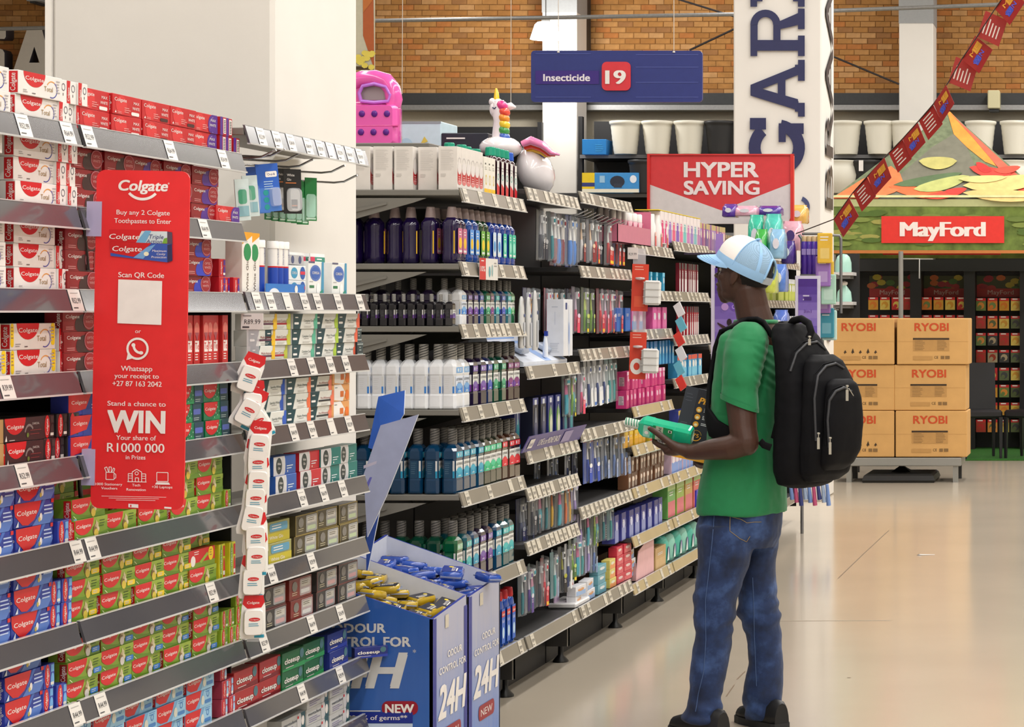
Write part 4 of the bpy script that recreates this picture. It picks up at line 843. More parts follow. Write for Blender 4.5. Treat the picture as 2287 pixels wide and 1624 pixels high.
# ================================================================ mouthwash bottles
STRIPE = K(56, 56, 56)
def chamf(hx, hy, c, z): return [(hx, -hy+c, z), (hx, hy-c, z), (hx-c, hy, z), (-hx+c, hy, z), (-hx, hy-c, z), (-hx, -hy+c, z), (-hx+c, -hy, z), (hx-c, -hy, z)]
def bottle(liq, lab, lab2, title='LISTERINE', sub='COOL', cap=(112, 109, 104), white=False, w=.083, d=.052, h=.228, neck=True):
    """faceted mouthwash bottle: body with recessed label panel, striped cap, front label, neck label"""
    k = h/.228; hx, hy = d/2, w/2; mb = MB(); body = G(*liq)
    pr = [(.0, .86, .004), (.004, .97, .007), (.01, 1, .009), (.048, 1, .009), (.053, .95, .008), (.118, .95, .008), (.123, 1, .009), (.150, 1, .01), (.160, .92, .014), (.170, .62, .012), (.176, .36, .006)]
    rings = [chamf(hx*s_, hy*s_ if s_ > .6 else max(hy*s_*.8, hx*s_), min(c*k, hx*s_*.6), z*k) for z, s_, c in pr]
    mb.loft(rings, body, False)
    r = .0165*k*(hx/.026)**.3
    mc = MB(); CP = K(*cap); mc.lathe([(r*.9, .172*k), (r, .176*k), (r*1.02, .2*k), (r*.98, .226*k), (r*.9, .228*k)], CP, 16)
    for q in range(5):
        z0 = (.178+.009*q)*k; V = []; Fc = []
        for j in range(9):
            a = -PI*.75+j*PI*1.1/8; zz = z0+.012*k*j/8*1.5
            for dz in (0, .0035*k): V.append((r*1.035*math.cos(a), r*1.035*math.sin(a), min(zz+dz, .2265*k)))
        Fc = [(2*j, 2*j+2, 2*j+3, 2*j+1) for j in range(8)]; mc.add(V, Fc, STRIPE)
    ml = MB(); f = FC(ml, (hx*.952, -hy*.86, .056*k), (0, 1, 0), (0, 0, 1)); W, H_ = hy*1.72, .060*k
    f.rect(0, 0, W, H_, K(226, 226, 222) if not white else K(214, 222, 236), 0)
    f.rect(0, 0, W, .42*H_, K(*lab), 1); f.ell(.5*W, .42*H_, .42*W, .18*H_, K(*lab2), 2, 10); f.poly([(.1*W, 0), (.5*W, .3*H_), (.9*W, 0)], K(*lab2), 3)
    f.text(title, .5*W, .74*H_, .15*H_, K(22, 26, 34), 3, wd=.88*W, bold=.02); f.text(sub, .5*W, .58*H_, .09*H_, K(60, 90, 110), 3, wd=.5*W); f.lines(.3*W, .1*H_, .4*W, 1, .1*H_, WHT, 4)
    g = FC(ml, (-hx*.6, -hy*.953, .056*k), (1, 0, 0), (0, 0, 1)); g.rect(0, 0, hx*1.0, H_, K(*[int(c*.85+20) for c in liq]), 0); g.rect(hx*1.16, 0, hx*1.42, H_, K(216, 216, 214), 1); g.rect(hx*1.16, 0, hx*1.42, .4*H_, K(*lab), 2); g.lines(hx*.1, .85*H_, hx*.7, 6, .12*H_, K(*[int(c*.6+70) for c in liq]), 1)
    parts = [('cap', mc), ('front_label', ml)]
    if neck:
        mn = MB(); f = FC(mn, (hx*1.003, -hy*.8, .127*k), (0, 1, 0), (0, 0, 1)); f.rrect(0, 0, hy*1.6, .02*k, .003*k, K(*lab2), 0); f.ell(hy*.45, .01*k, .007*k, .007*k, K(216, 230, 236), 1, 10); f.lines(hy*.8, .014*k, hy*.6, 3, .005*k, WHT, 1)
        parts.append(('neck_label', mn))
    return Proto('mouthwash_bottle', mb, 'bottle', parts)
BT = {
 'white': bottle((232, 234, 238), (60, 130, 210), (120, 170, 220), sub='WHITE', white=True, cap=(150, 147, 140)),
 'purple': bottle((28, 16, 46), (110, 50, 150), (120, 90, 170), sub='TOTAL'), 'indigo': bottle((26, 34, 80), (50, 70, 180), (80, 100, 190), sub='TOTAL'),
 'green': bottle((7, 58, 42), (30, 130, 90), (80, 170, 130), sub='FRESH'), 'maroon': bottle((46, 24, 30), (110, 60, 160), (130, 60, 120), sub='TOTAL'),
 'blue': bottle((5, 54, 88), (40, 150, 190), (60, 170, 200), sub='COOL'), 'teal': bottle((7, 74, 84), (50, 170, 180), (70, 190, 190), sub='COOL'),
 'mint': bottle((40, 46, 34), (40, 180, 120), (70, 200, 150), sub='TOTAL'), 'red': bottle((60, 34, 22), (220, 50, 64), (220, 50, 60), sub='TOTAL'),
 'fresh': bottle((10, 84, 48), (60, 170, 80), (150, 200, 160), sub='FRESH BURST'), 'black': bottle((20, 18, 24), (110, 60, 160), (90, 70, 130), sub='TOTAL')}
MW = .083, .052
def Xof(x, d): return (x-PX)/FPX*d
def brow(shelf, keys, level, y0, where, pitch=.0865, X=XF-.045, protos=BT, scale=None, grp=None, extra=0):
    for k, key in enumerate(keys):
        nm = CN[key]; y = y0+k*pitch
        protos[key].put((X+rj.uniform(-.004, .004), y, level+ZB), '%s, front row on %s, %s from left' % (nm, where, ORD[k+1]), grp or 'mouthwash bottles', rot=(0, 0, rj.uniform(-.05, .05)), scale=scale)
CN = {'white': 'white mouthwash bottle', 'purple': 'dark purple mouthwash bottle', 'indigo': 'dark blue mouthwash bottle', 'green': 'green mouthwash bottle', 'maroon': 'maroon mouthwash bottle', 'blue': 'clear blue mouthwash bottle', 'teal': 'teal mouthwash bottle', 'mint': 'olive mouthwash bottle with mint label', 'red': 'brown mouthwash bottle with red label', 'fresh': 'bright green mouthwash bottle', 'black': 'small dark mouthwash bottle'}
def erow(key, level, y, where, n, step=.051, X0=XF-.045, protos=BT, scale=None, first=1, nm=None):
    for k in range(first, n+first):
        protos[key].put((X0-k*step, y+rj.uniform(-.006, .006), level+ZB), '%s in the end row on %s, %s behind the front' % (nm or CN[key], where, ORD[k]), 'mouthwash bottles', rot=(0, 0, rj.uniform(-.06, .06)), scale=scale)
def second(keys, level, y0, where, pitch=.0865, X=XF-.10, protos=BT, scale=None):
    for k, key in enumerate(keys):
        protos[key].put((X, y0+k*pitch, level+ZB), '%s, second row on %s, %s from the left' % (CN[key], where, ORD[k+1]), 'mouthwash bottles', scale=scale)
f4 = ['white', 'white', 'purple', 'purple', 'indigo', 'green', 'green', 'maroon', 'maroon']
Y0 = 8.035
brow(4, f4, B4[3], Y0, 'the fourth shelf', pitch=.094); erow('white', B4[3], Y0, 'the fourth shelf', 6, step=.0505); second(f4[1:], B4[3], Y0+.094, 'the fourth shelf', .094)
f5 = ['blue', 'blue', 'blue', 'blue', 'mint', 'mint', 'mint', 'red', 'red', 'red']
brow(5, f5, B4[4], Y0, 'the fifth shelf', pitch=.0855); erow('blue', B4[4], Y0, 'the fifth shelf', 5, step=.062, first=1); second(f5[1:], B4[4], Y0+.0855, 'the fifth shelf', .0855)
f6 = ['fresh', 'teal', 'blue', 'purple', 'purple', 'blue', 'teal', 'teal']
brow(6, f6, B4[5], Y0, 'the sixth shelf', pitch=.098); erow('green', B4[5], Y0, 'the sixth shelf', 5, step=.060, first=1); second(f6[1:], B4[5], Y0+.098, 'the sixth shelf', .098)
# third shelf: smaller bottles
BS = {'white': bottle((232, 234, 238), (60, 130, 210), (120, 170, 220), sub='WHITE', white=True, w=.062, d=.040, h=.168)}
for k, lq, a, b in (('purple', (36, 22, 54), (110, 50, 150), (120, 90, 170)), ('indigo', (20, 40, 90), (50, 70, 180), (80, 100, 190)), ('green', (8, 80, 60), (30, 130, 90), (80, 170, 130)), ('teal', (10, 90, 108), (50, 170, 180), (70, 190, 190)), ('maroon', (46, 24, 36), (110, 60, 160), (130, 60, 120)), ('fresh', (14, 104, 60), (60, 170, 80), (150, 200, 160))):
    BS[k] = bottle(lq, a, b, w=.062, d=.040, h=.168, sub='TOTAL')
mini = {'black': bottle((22, 20, 26), (110, 60, 160), (90, 70, 130), sub='TOTAL', w=.044, d=.028, h=.112, neck=False, cap=(170, 168, 164))}
f3 = ['white', 'purple', 'purple', 'indigo', 'green', 'maroon', 'teal', 'indigo', 'teal', 'fresh']
brow(3, f3, B4[2], 8.09, 'the third shelf', pitch=.073, X=XF-.04, protos=BS, grp='small mouthwash bottles')
for k in range(11): mini['black'].put((XF-.045-.0325*k, 8.0+rj.uniform(-.004, .004), B4[2]+ZB), 'tiny dark mouthwash bottle in the end row on the third shelf, %s from the aisle' % ORD[k+1], 'tiny mouthwash bottles', rot=(0, 0, rj.uniform(-.08, .08)))
for k in range(6): BS['white' if k < 1 else 'purple'].put((XF-.09-.055*k, 8.085, B4[2]+ZB), '%s mouthwash bottle behind the tiny ones, %s from the aisle' % ('small white' if k < 1 else 'small purple', ORD[k+1]), 'small mouthwash bottles')
# second shelf: tall children's rinse with twisted caps
def kids(liq, lab, lab2):
    mb = MB(); body = G(*liq)
    prof = [(.024, 0), (.031, .006), (.031, .03), (.029, .045), (.029, .115), (.031, .13), (.030, .145), (.020, .158), (.017, .162)]
    mb.loft([[(r*.95*math.copysign(abs(math.cos(t))**.6, math.cos(t)), r*1.1*math.copysign(abs(math.sin(t))**.6, math.sin(t)), z) for t in [2*PI*k/20 for k in range(20)]] for r, z in prof], body)
    mc = MB(); mc.lathe([(.019, .160), (.019, .165), (.015, .197), (.013, .2)], K(150, 132, 130), 18)
    for q in range(9):
        a = -2.2+q*.36; V = [(.0192*math.cos(a), .0192*math.sin(a), .164), (.0192*math.cos(a+.12), .0192*math.sin(a+.12), .164), (.0156*math.cos(a+.9), .0156*math.sin(a+.9), .197), (.0156*math.cos(a+.78), .0156*math.sin(a+.78), .197)]
        mc.add(V, [(0, 1, 2, 3)], K(190, 180, 176))
    ml = MB(); f = FC(ml, (.0298, -.024, .035), (0, 1, 0), (0, 0, 1)); f.rrect(0, 0, .048, .09, .008, K(*lab), 0); f.ell(.024, .038, .016, .02, K(*lab2), 1, 12); f.lines(.012, .075, .026, 2, .009, WHT, 1); f.rect(.008, .005, .04, .013, K(226, 226, 220), 1)
    m2 = ml; g = FC(ml, (-.02, -.0325, .035), (1, 0, 0), (0, 0, 1)); g.rect(.037, 0, .041, .08, K(*lab2), 0)
    return Proto('rinse_bottle', mb, 'bottle', [('cap', mc), ('front_label', m2)])
KD = {'kp': kids((28, 14, 62), (196, 110, 140), (236, 190, 40)), 'kb': kids((26, 70, 150), (90, 150, 220), (236, 190, 40)), 'kg': kids((18, 64, 34), (110, 170, 70), (236, 200, 40)), 'kw': kids((20, 54, 150), (200, 220, 240), (70, 150, 210)), 'kt': kids((20, 60, 150), (60, 190, 160), (150, 220, 200))}
CN.update(kp="purple children's rinse bottle", kb="blue children's rinse bottle", kg="green children's rinse bottle", kw='royal blue pale-labelled rinse bottle', kt='royal blue mint-labelled rinse bottle')
brow(2, ['kp', 'kp', 'kb', 'kb', 'kg', 'kg', 'kw', 'kw', 'kt', 'kt', 'kt'], B4[1], 8.03, 'the second shelf', pitch=.0735, X=XF-.05, protos=KD, grp='rinse bottles')
for k, (dx, dy) in enumerate(((.075, .0), (.15, .02), (.21, .03), (.28, .02), (.355, .03))): KD['kp'].put((XF-.05-dx, 8.04+dy, B4[1]+ZB), "dark purple children's rinse bottle inside the shelf, %s behind the front" % ORD[k+1], 'rinse bottles', rot=(0, 0, .3*k))
for k in range(7): KD[['kp', 'kp', 'kb', 'kg', 'kg', 'kw', 'kt'][k]].put((XF-.13, 8.11+.1*k, B4[1]+ZB), "rinse bottle in the shaded second row on the second shelf, %s from the left" % ORD[k+1], 'rinse bottles')
# top shelf: white cartons, yellow-footed cartons, tall plum bottles with green caps
def d_back(f, w, h): f.lines(.12*w, .92*h, .7*w, 22, .022*h, K(186, 180, 176), 0, .005*h); f.lines(.12*w, .36*h, .35*w, 3, .03*h, K(186, 180, 176))
def d_redf(f, w, h): f.rect(.05*w, .18*h, .95*w, .5*h, K(190, 36, 44), 0); f.ell(.5*w, .5*h, .45*w, .14*h, K(226, 220, 218), 1, 12); f.ring(.5*w, .64*h, .3*w, .34*w, K(190, 186, 186), 2, 14, 0, 180); f.ell(.5*w, .18*h, .46*w, .06*h, K(214, 120, 120), 1, 10); f.lines(.25*w, .3*h, .5*w, 3, .05*h, K(230, 190, 190), 2)
wc = carton('rinse_carton', .052, .152, .066, K(226, 220, 214), d_redf, d_back)
for k, (dx, dy) in enumerate(((.155, 0), (.228, .0), (.305, .0))): wc.put((XF-.02-dx+.0, 8.0+dy, B4[0]+ZB), 'white rinse carton in the end row on the top shelf, %s from aisle' % ['nearest', 'second', 'third'][k], 'white rinse cartons')
wc.put((XF-.175, 8.055, B4[0]+ZB), 'white rinse carton with red front just behind the end row', 'white rinse cartons'); wc.put((XF-.10, 8.03, B4[0]+ZB-.0), 'white rinse carton set back beside the front six', 'white rinse cartons')
for k in range(6): wc.put((XF-.018, 7.995+.0545*k, B4[0]+ZB), 'white rinse carton with red front facing the aisle, %s from left' % ORD[k+1], 'white rinse cartons', rot=(0, 0, rj.uniform(-.02, .02)))
yc = carton('rinse_carton', .046, .14, .05, K(232, 228, 218), lambda f, w, h: (f.rect(0, 0, w, .17*h, K(238, 190, 30)), f.ring(.5*w, .4*h, .14*w, .2*w, K(220, 190, 60), 0, 8, ky=2.2), f.rect(.2*w, .8*h, .5*w, .84*h, K(50, 50, 50)), f.lines(.2*w, .72*h, .5*w, 2, .05*h, K(160, 160, 150))))
for k in range(3): yc.put((XF-.018, 8.335+.05*k, B4[0]+ZB), 'white rinse carton with yellow foot, %s from left' % ORD[k+1], 'yellow-footed cartons')
def plum(capc):
    mb = MB(); prof = [(.020, 0), (.027, .006), (.028, .05), (.024, .085), (.027, .12), (.024, .145), (.014, .158)]
    mb.loft([[(r*1.0*math.cos(t), r*1.15*math.sin(t), z) for t in [2*PI*k/18 for k in range(18)]] for r, z in prof], G(52, 14, 30))
    mc = MB(); mc.lathe([(.020, .154), (.021, .157), (.019, .184), (.016, .187)], K(*capc), 12, smooth=False)
    ml = MB(); f = FC(ml, (.0285, -.02, .008), (0, 1, 0), (0, 0, 1)); f.poly([(0, .0), (.036, .0), (.04, .06), (.034, .1), (.036, .128), (.006, .128), (.004, .09), (0, .05)], K(220, 218, 216)); f.poly([(.0, 0), (.036, 0), (.038, .03), (.002, .045)], K(206, 40, 50), 1); f.text('parodontax', .02, .1, .005, K(60, 60, 70), 1, wd=.03); f.ring(.02, .068, .009, .012, K(50, 160, 150), 1, 12); f.lines(.01, .09, .02, 1, .01, GRY, 1)
    return Proto('rinse_bottle', mb, 'bottle', [('cap', mc), ('front_label', ml)])
pg, pb = plum((24, 150, 120)), plum((40, 90, 190))
for k in range(4): pg.put((XF-.045, 8.515+.062*k, B4[0]+ZB), 'plum red rinse bottle with green cap on the top shelf, %s from left' % ORD[k+1], 'plum rinse bottles')
for k in range(2): pb.put((XF-.06, 8.765+.055*k, B4[0]+ZB), 'plum red rinse bottle with blue cap, %s one at the shelf end' % ['nearer', 'farther'][k], 'plum rinse bottles')
for k, (dx, y) in enumerate(((.115, 8.30), (.11, 8.5), (.1, 8.4), (.11, 8.62))): pg.put((XF-dx-.02, y, B4[0]+ZB), 'plum red rinse bottle with green cap in the second row, %s from left' % ORD[k+1], 'plum rinse bottles')
# base shelf: two tall blue bottles with red caps
def plax():
    mb = MB(); prof = [(.026, 0), (.030, .006), (.030, .05), (.025, .1), (.030, .15), (.026, .17), (.016, .18)]
    mb.loft([[(r*.8*math.cos(t), r*1.1*math.sin(t), z) for t in [2*PI*k/18 for k in range(18)]] for r, z in prof], G(24, 74, 170))
    mc = MB(); mc.lathe([(.02, .176), (.021, .18), (.019, .208), (.016, .211)], K(190, 24, 36), 14)
    ml = MB(); f = FC(ml, (.0246, -.022, .015), (0, 1, 0), (0, 0, 1)); f.rect(0, 0, .044, .13, K(40, 100, 200)); f.rect(.0, .1, .044, .122, RED, 1); f.text('Colgate', .022, .106, .009, WHT, 2, wd=.038, bold=.03); f.text('PLAX', .022, .078, .012, WHT, 1, wd=.03); f.ell(.022, .04, .014, .022, K(190, 220, 240), 1, 12)
    return Proto('rinse_bottle', mb, 'bottle', [('cap', mc), ('front_label', ml)])
px = plax()
for k in range(3): px.put((XF-.05, 8.62+.075*k, B4[6]+ZB), 'tall blue rinse bottle with red cap on the lowest shelf, %s from left' % ORD[k+1], 'blue rinse bottles')
# promotional card clipped on the second rail
mb = MB(); f = FC(mb, (.0, 0, 0), (0, 1, 0), (0, 0, 1)); mb.box((-.001, 0, 0), (0, .24, .078), K(224, 220, 214)); f.rect(0, 0, .08, .078, K(200, 40, 44)); f.lines(.02, .066, .04, 1, .01, WHT, 1); f.text('10%', .04, .03, .02, WHT, 1, wd=.06, bold=.03); f.ell(.13, .03, .012, .02, K(90, 160, 170), 1, 10); f.ell(.165, .035, .01, .022, K(150, 180, 180), 1, 10); f.lines(.19, .06, .04, 2, .01, GRY)
thing('promo_card', mb, 'small white and red promotional card on the rail under the purple bottles', 'card', None, (XF+.016, Yof(1071, -2.284), 1.613))
# ---- blue bins full of soap bars
def blend(name, c0, c1, z0, z1):
    m = M(name, c0, .32, coat=.3); nt = m.node_tree; b = nt.nodes['Principled BSDF']
    tc = nt.nodes.new('ShaderNodeTexCoord'); sx = nt.nodes.new('ShaderNodeSeparateXYZ'); mr = nt.nodes.new('ShaderNodeMapRange'); mr.inputs[1].default_value = z0; mr.inputs[2].default_value = z1
    n = nt.nodes.new('ShaderNodeTexNoise'); n.inputs['Scale'].default_value = 5; mp = nt.nodes.new('ShaderNodeMapping'); mp.inputs['Scale'].default_value = (9, 9, .5)
    nt.links.new(tc.outputs['Object'], mp.inputs[0]); nt.links.new(mp.outputs[0], n.inputs['Vector'])
    ad = nt.nodes.new('ShaderNodeMath'); ad.operation = 'MULTIPLY_ADD'; ad.inputs[1].default_value = .5; nt.links.new(n.outputs['Fac'], ad.inputs[0])
    a2 = nt.nodes.new('ShaderNodeMath'); a2.operation = 'SUBTRACT'; a2.inputs[1].default_value = .25
    mx = nt.nodes.new('ShaderNodeMix'); mx.data_type = 'RGBA'; mx.inputs[6].default_value = rgb(c0); mx.inputs[7].default_value = rgb(c1)
    nt.links.new(tc.outputs['Object'], sx.inputs[0]); nt.links.new(sx.outputs['Z'], mr.inputs[0]); nt.links.new(mr.outputs[0], ad.inputs[2]); nt.links.new(ad.outputs[0], a2.inputs[0]); nt.links.new(a2.outputs[0], mx.inputs[0]); nt.links.new(mx.outputs[2], b.inputs['Base Color'])
    return m
BINA = blend('bin_print_front', (62, 106, 184), (40, 86, 164), .1, .6); BINB = blend('bin_print_side', (84, 132, 212), (168, 172, 198), .05, .5); NAV2 = K(30, 46, 140); INW = K(206, 210, 222)
def bin_(label, y0, y1, zl, zr0, zr1, first):
    xl, xr = -2.495, -2.105
    root = ething('dump_bin', ((xl+xr)/2, (y0+y1)/2, 0), label, 'display bin', 'blue display bins'); ox, oy = (xl+xr)/2, (y0+y1)/2
    a, b, c, d = xl-ox, xr-ox, y0-oy, y1-oy; t = .010
    def wall(name, pts, n, mat, inner):
        mb = MB(); n = Vector(n)*t; o_ = [Vector(p) for p in pts]; i_ = [p+n for p in o_]
        mb.poly(o_, mat); mb.poly(i_[::-1], inner)
        for k in range(4): mb.poly([o_[k], i_[k], i_[(k+1) % 4], o_[(k+1) % 4]], NAV2)
        return obj(name, mb, root)
    nw = wall('side_panel', [(a, c, .0), (b, c, .0), (b, c, zr0), (a, c, zl)], (0, 1, 0), BINA, INW)
    wall('side_panel', [(b, d-.001, .0), (a, d-.001, .0), (a, d-.001, zl+.04), (b, d-.001, zr1)], (0, -1, 0), NAV2, INW)
    fr = wall('front_panel', [(b, c, .0), (b, d, .0), (b, d, zr1), (b, c, zr0)], (-1, 0, 0), BINB, INW)
    wall('back_panel', [(a, d, .0), (a, c, .0), (a, c, zl), (a, d, zl+.04)], (1, 0, 0), INW, INW)
    mb = MB(); mb.box((a+t, c+t, .45), (b-t, d-t, .456), INW); obj('tray', mb, root)
    k = 7.0/FPX
    if first:
        mb = MB(); f = FC(mb, (a, c-.0004, 0), (1, 0, 0), (0, 0, 1)); LX = lambda x: (x-PX)*k-xl; LZ = lambda y: EYE-(y-PY)*k
        T = lambda s_, x0, x1, yb, cap, bold=.055, sh=0, m=K(206, 206, 206): f.text(s_, LX(x0), LZ(yb), cap*k, m, 2, 'L', bold, sh, wd=(x1-x0)*k)
        T('ODOUR', 742, 862, 1413, 21); T('CONTROL FOR', 690, 918, 1444, 22); T('24H', 700, 912, 1535, 80, .065, .25); f.text('*', LX(926), LZ(1464), 14*k, K(206, 206, 206), 2)
        f.rrect(LX(853), LZ(1597), LX(934), LZ(1566), 14*k, K(150, 24, 44), 2, 6); T('NEW', 861, 925, 1592, 20, .05)
        for q in range(0): pass
        f.text('NEW', LX(893), LZ(1592), 20*k, WHT, 4, wd=64*k, bold=.05)
        f.rect(LX(735), LZ(1589), LX(850), LZ(1587), WHT, 1); f.rect(LX(735), LZ(1615), LX(922), LZ(1591), NAV2, 1); f.text('against 99.9% of germs**', LX(815), LZ(1608), 11*k, WHT, 3, wd=190*k, bold=.03); f.rect(LX(735), LZ(1640), LX(922), LZ(1616), K(190, 206, 230), 1)
        obj('side_print', mb, nw)
    mb = MB(); f = FC(mb, (b+.0004, c, 0), (0, 1, 0), (0, 0, 1)); W = d-c; f.rect(0, 0, .1*W, zr0-.002, NAV2, 0); f.rect(.9*W, 0, W, zr0-.002, NAV2, 0) if first else None
    f.text('ODOUR', .62*W, .415, .022, WHT, 2, wd=.42*W, bold=.046); f.text('CONTROL FOR', .56*W, .372, .022, WHT, 2, wd=.78*W, bold=.046); f.text('24H', .55*W, .235, .105, WHT, 2, wd=.82*W, bold=.065, shear=.2); f.rrect(.3*W, .15, .8*W, .2, .02, K(150, 24, 44), 1); f.text('NEW', .55*W, .163, .024, WHT, 2, wd=.36*W)
    f.rect(.34*W, zr0-.045, .44*W, zr0-.004, TAGB, 1)
    obj('front_print', mb, fr)
    return root
b1 = bin_('blue card bin nearer to the camera, yellow and black soap bars inside', 7.0, 7.37, .685, .555, .585, True)
b2 = bin_('blue card bin behind the nearer one, blue soap bars inside', 7.385, 7.76, .70, .575, .60, False)
def header(bin_o, pts, d, face, label, txt):
    mb = MB(); q = [P(x, y, d+s_) for x, y, s_ in pts]; o = bin_o.location
    q = [v-o for v in q]; n = Vector((.1, 1, 0)).normalized()*.006
    mb.poly(q, face); mb.poly([v+n for v in q][::-1], INW)
    for k in range(len(q)): mb.poly([q[k], q[k]+n, q[(k+1) % len(q)]+n, q[(k+1) % len(q)]], K(214, 222, 236))
    if txt:
        nn = (q[1]-q[0]).cross(q[2]-q[0]).normalized(); A0 = q[0]+o; E0 = Vector((0, 0, EYE))
        def on(x, y, L=1):
            r = P(x, y, 1)-E0; t_ = (A0-E0).dot(nn)/r.dot(nn); return E0+r*t_-o-r.normalized()*.0006*L
        for pts_, c_ in (([(872, 990), (890, 982), (886, 1004), (868, 1012)], (150, 66, 60)), ([(812, 1040), (868, 1020), (866, 1026), (812, 1047)], (176, 170, 190)), ([(816, 1085), (826, 1066), (831, 1066), (822, 1090)], (90, 90, 170)), ([(826, 1100), (846, 1062), (852, 1062), (832, 1106)], (80, 90, 180)), ([(840, 1112), (868, 1052), (866, 1096), (846, 1130)], (150, 30, 50)), ([(834, 1076), (842, 1050), (846, 1050), (838, 1080)], (96, 96, 176))):
            mb.poly([on(*p_) for p_ in pts_], K(*c_))
    obj('header_card', mb, bin_o)
header(b2, [(822, 1000, 0), (845, 886, .02), (904, 872, .02), (902, 925, .0), (850, 1010, -.01)], 7.62, K(44, 92, 186), '', False)
header(b1, [(812, 1060, 0), (850, 950, .02), (934, 926, .02), (902, 1010, .0), (862, 1110, -.01), (820, 1200, -.03)], 7.3, K(150, 156, 186), '', True)
header(b1, [(818, 1165, 0), (850, 1130, 0), (838, 1190, 0), (818, 1290, 0)], 7.33, K(40, 74, 160), '', False)
def soap(c, c2):
    mb = MB(); V = []; rings = []
    for z, s_ in ((-.013, .72), (-.009, .95), (0, 1), (.009, .97), (.013, .88)):
        rings.append([(.030*s_*math.copysign(abs(math.cos(t))**.4, math.cos(t)), .044*s_*math.copysign(abs(math.sin(t))**.4, math.sin(t)), z) for t in [2*PI*k/16 for k in range(16)]])
    mb.loft(rings, M('soap_wrap_%d' % c[2], c, .22, coat=.7, noise=.1))
    for sg in (-1, 1): mb.box((-.026, sg*.043-.004, -.002), (.026, sg*.043+.004, .002), M('soap_crimp', (150, 160, 190), .2, .3))
    f = FC(mb, (.025, -.034, .0132), (0, 1, 0), (-1, 0, 0)); f.rect(-.003, .002, .071, .05, K(*c2), 0); f.rect(.004, .0, .03, .008, K(*c), 1); f.text('PROTEX', .034, .018, .009, WHT, 1, wd=.046, bold=.03); f.lines(.01, .012, .04, 1, .01, WHT, 1); f.ell(.056, .03, .007, .007, K(226, 200, 60), 1, 8)
    return Proto('soap_bar', mb, 'soap')
sy, sb_ = soap((190, 158, 34), (34, 36, 52)), soap((44, 84, 178), (30, 50, 130))
rs = random.Random(5)
def pile(pr, n, y0, y1, zf, label, grp):
    k = 0
    for lay in range(3):
        nx, ny = 5, 3
        for i in range(nx):
            for j in range(ny):
                if k >= n: return
                x = -2.47+.068*i+.03+rs.uniform(-.008, .008); y = y0+.055+(y1-y0-.11)*j/(ny-1)+rs.uniform(-.008, .008)
                pr.put((x, y, .515+lay*.031+zf*(-2.13-x)*1.2), label, grp, rot=(rs.uniform(-.2, .2), rs.uniform(-.1, .3), rs.uniform(-.5, .5)+(PI/2 if rs.random() < .3 else 0))); k += 1
pile(sy, 38, 7.0, 7.37, .22, 'yellow and black wrapped soap bar piled in the nearer blue bin', 'soap bars in the nearer bin')
pile(sb_, 40, 7.385, 7.76, .22, 'blue wrapped soap bar piled in the farther blue bin', 'soap bars in the farther bin')
for k, (x, y, d, r) in enumerate(((690+320, 1282, 7.5, .2), (1090, 1290, 7.6, .9))): sb_.put(tuple(P(x, y, d)), ['blue wrapped soap bar lying on top across the far bin', 'blue wrapped soap bar on the rim corner of the far bin'][k], 'soap bars in the farther bin', rot=(.1, .1, r), scale=1.25 if k == 0 else 1)
# ================================================================ packed toothbrushes and small care goods
def brush(h, c1, c2, fat=1.0, bent=.004):
    mb = MB(); hh = h*.86
    mb.tube([(.0, 0, -h*.95), (.002, 0, -h*.9), (.003, 0, -h*.6), (.002, 0, -h*.48)], [.004*fat, .0062*fat, .0068*fat, .005*fat], K(*c1), 8)
    mb.tube([(.002, 0, -h*.49), (.001, 0, -h*.36), (bent*.3, 0, -h*.24), (bent*.4, 0, -h*.12)], [.0052*fat, .0042*fat, .0032, .005], K(*c2), 8)
    b2 = MB(); b2.box((bent*.4+.003, -.005, -h*.26), (bent*.4+.013, .005, -h*.11), K(236, 238, 240)); b2.box((bent*.4+.013, -.005, -h*.22), (bent*.4+.015, .005, -h*.15), K(*c1))
    return mb, b2
def bpack(name, h, w, card, c1, c2, foot=None, flash=None, fat=1.0, header=None, back_full=True, n=1):
    mb = MB(); mb.box((-.012, -w/2, -h), (-.010, w/2, 0), K(*card)); f = FC(mb, (-.010, -w/2, -h), (0, 1, 0), (0, 0, 1))
    if header: f.rect(0, .86*h, w, h, K(*header), 0)
    parts = []
    for q in range(n):
        m, b = brush(h, c1, c2, fat); dy = (q-(n-1)/2)*w*.45
        for l in (m, b): l.v = [(x, y+dy, z) for x, y, z in l.v]
        parts.append(('brush', m, [('bristles', b.mesh('bristles'))]))
    ms = MB(); k = w*.46; prof = [(-.0095, 1.0), (.008, .95), (.016, .7)]
    rings = [[(x, k*s_*a, -h*.5+h*.485*(1-(1-s_)*.15)*b_) for a, b_ in ((-1, -1), (1, -1), (1, .9), (.6, 1), (-.6, 1), (-1, .9))] for x, s_ in prof]
    ms.loft(rings, CLEAR, False); parts.append(('blister', ms))
    if foot:
        mf = MB(); mf.box((.0165, -w*.42, -h*.98), (.0175, w*.42, -h*.62), K(*foot)); g = FC(mf, (.0175, -w*.42, -h*.98), (0, 1, 0), (0, 0, 1)); g.lines(.1*w, .28*h, .5*w, 3, .03*h, WHT)
        if flash: g.rect(.08*w, .02*h, .76*w, .09*h, K(*flash), 1)
        g.ell(.42*w, .36*h, .42*w, .05*h, K(*c2), 1, 10); parts.append(('print_insert', mf))
    return Proto(name, None, 'pack', [('card', mb)]+parts)
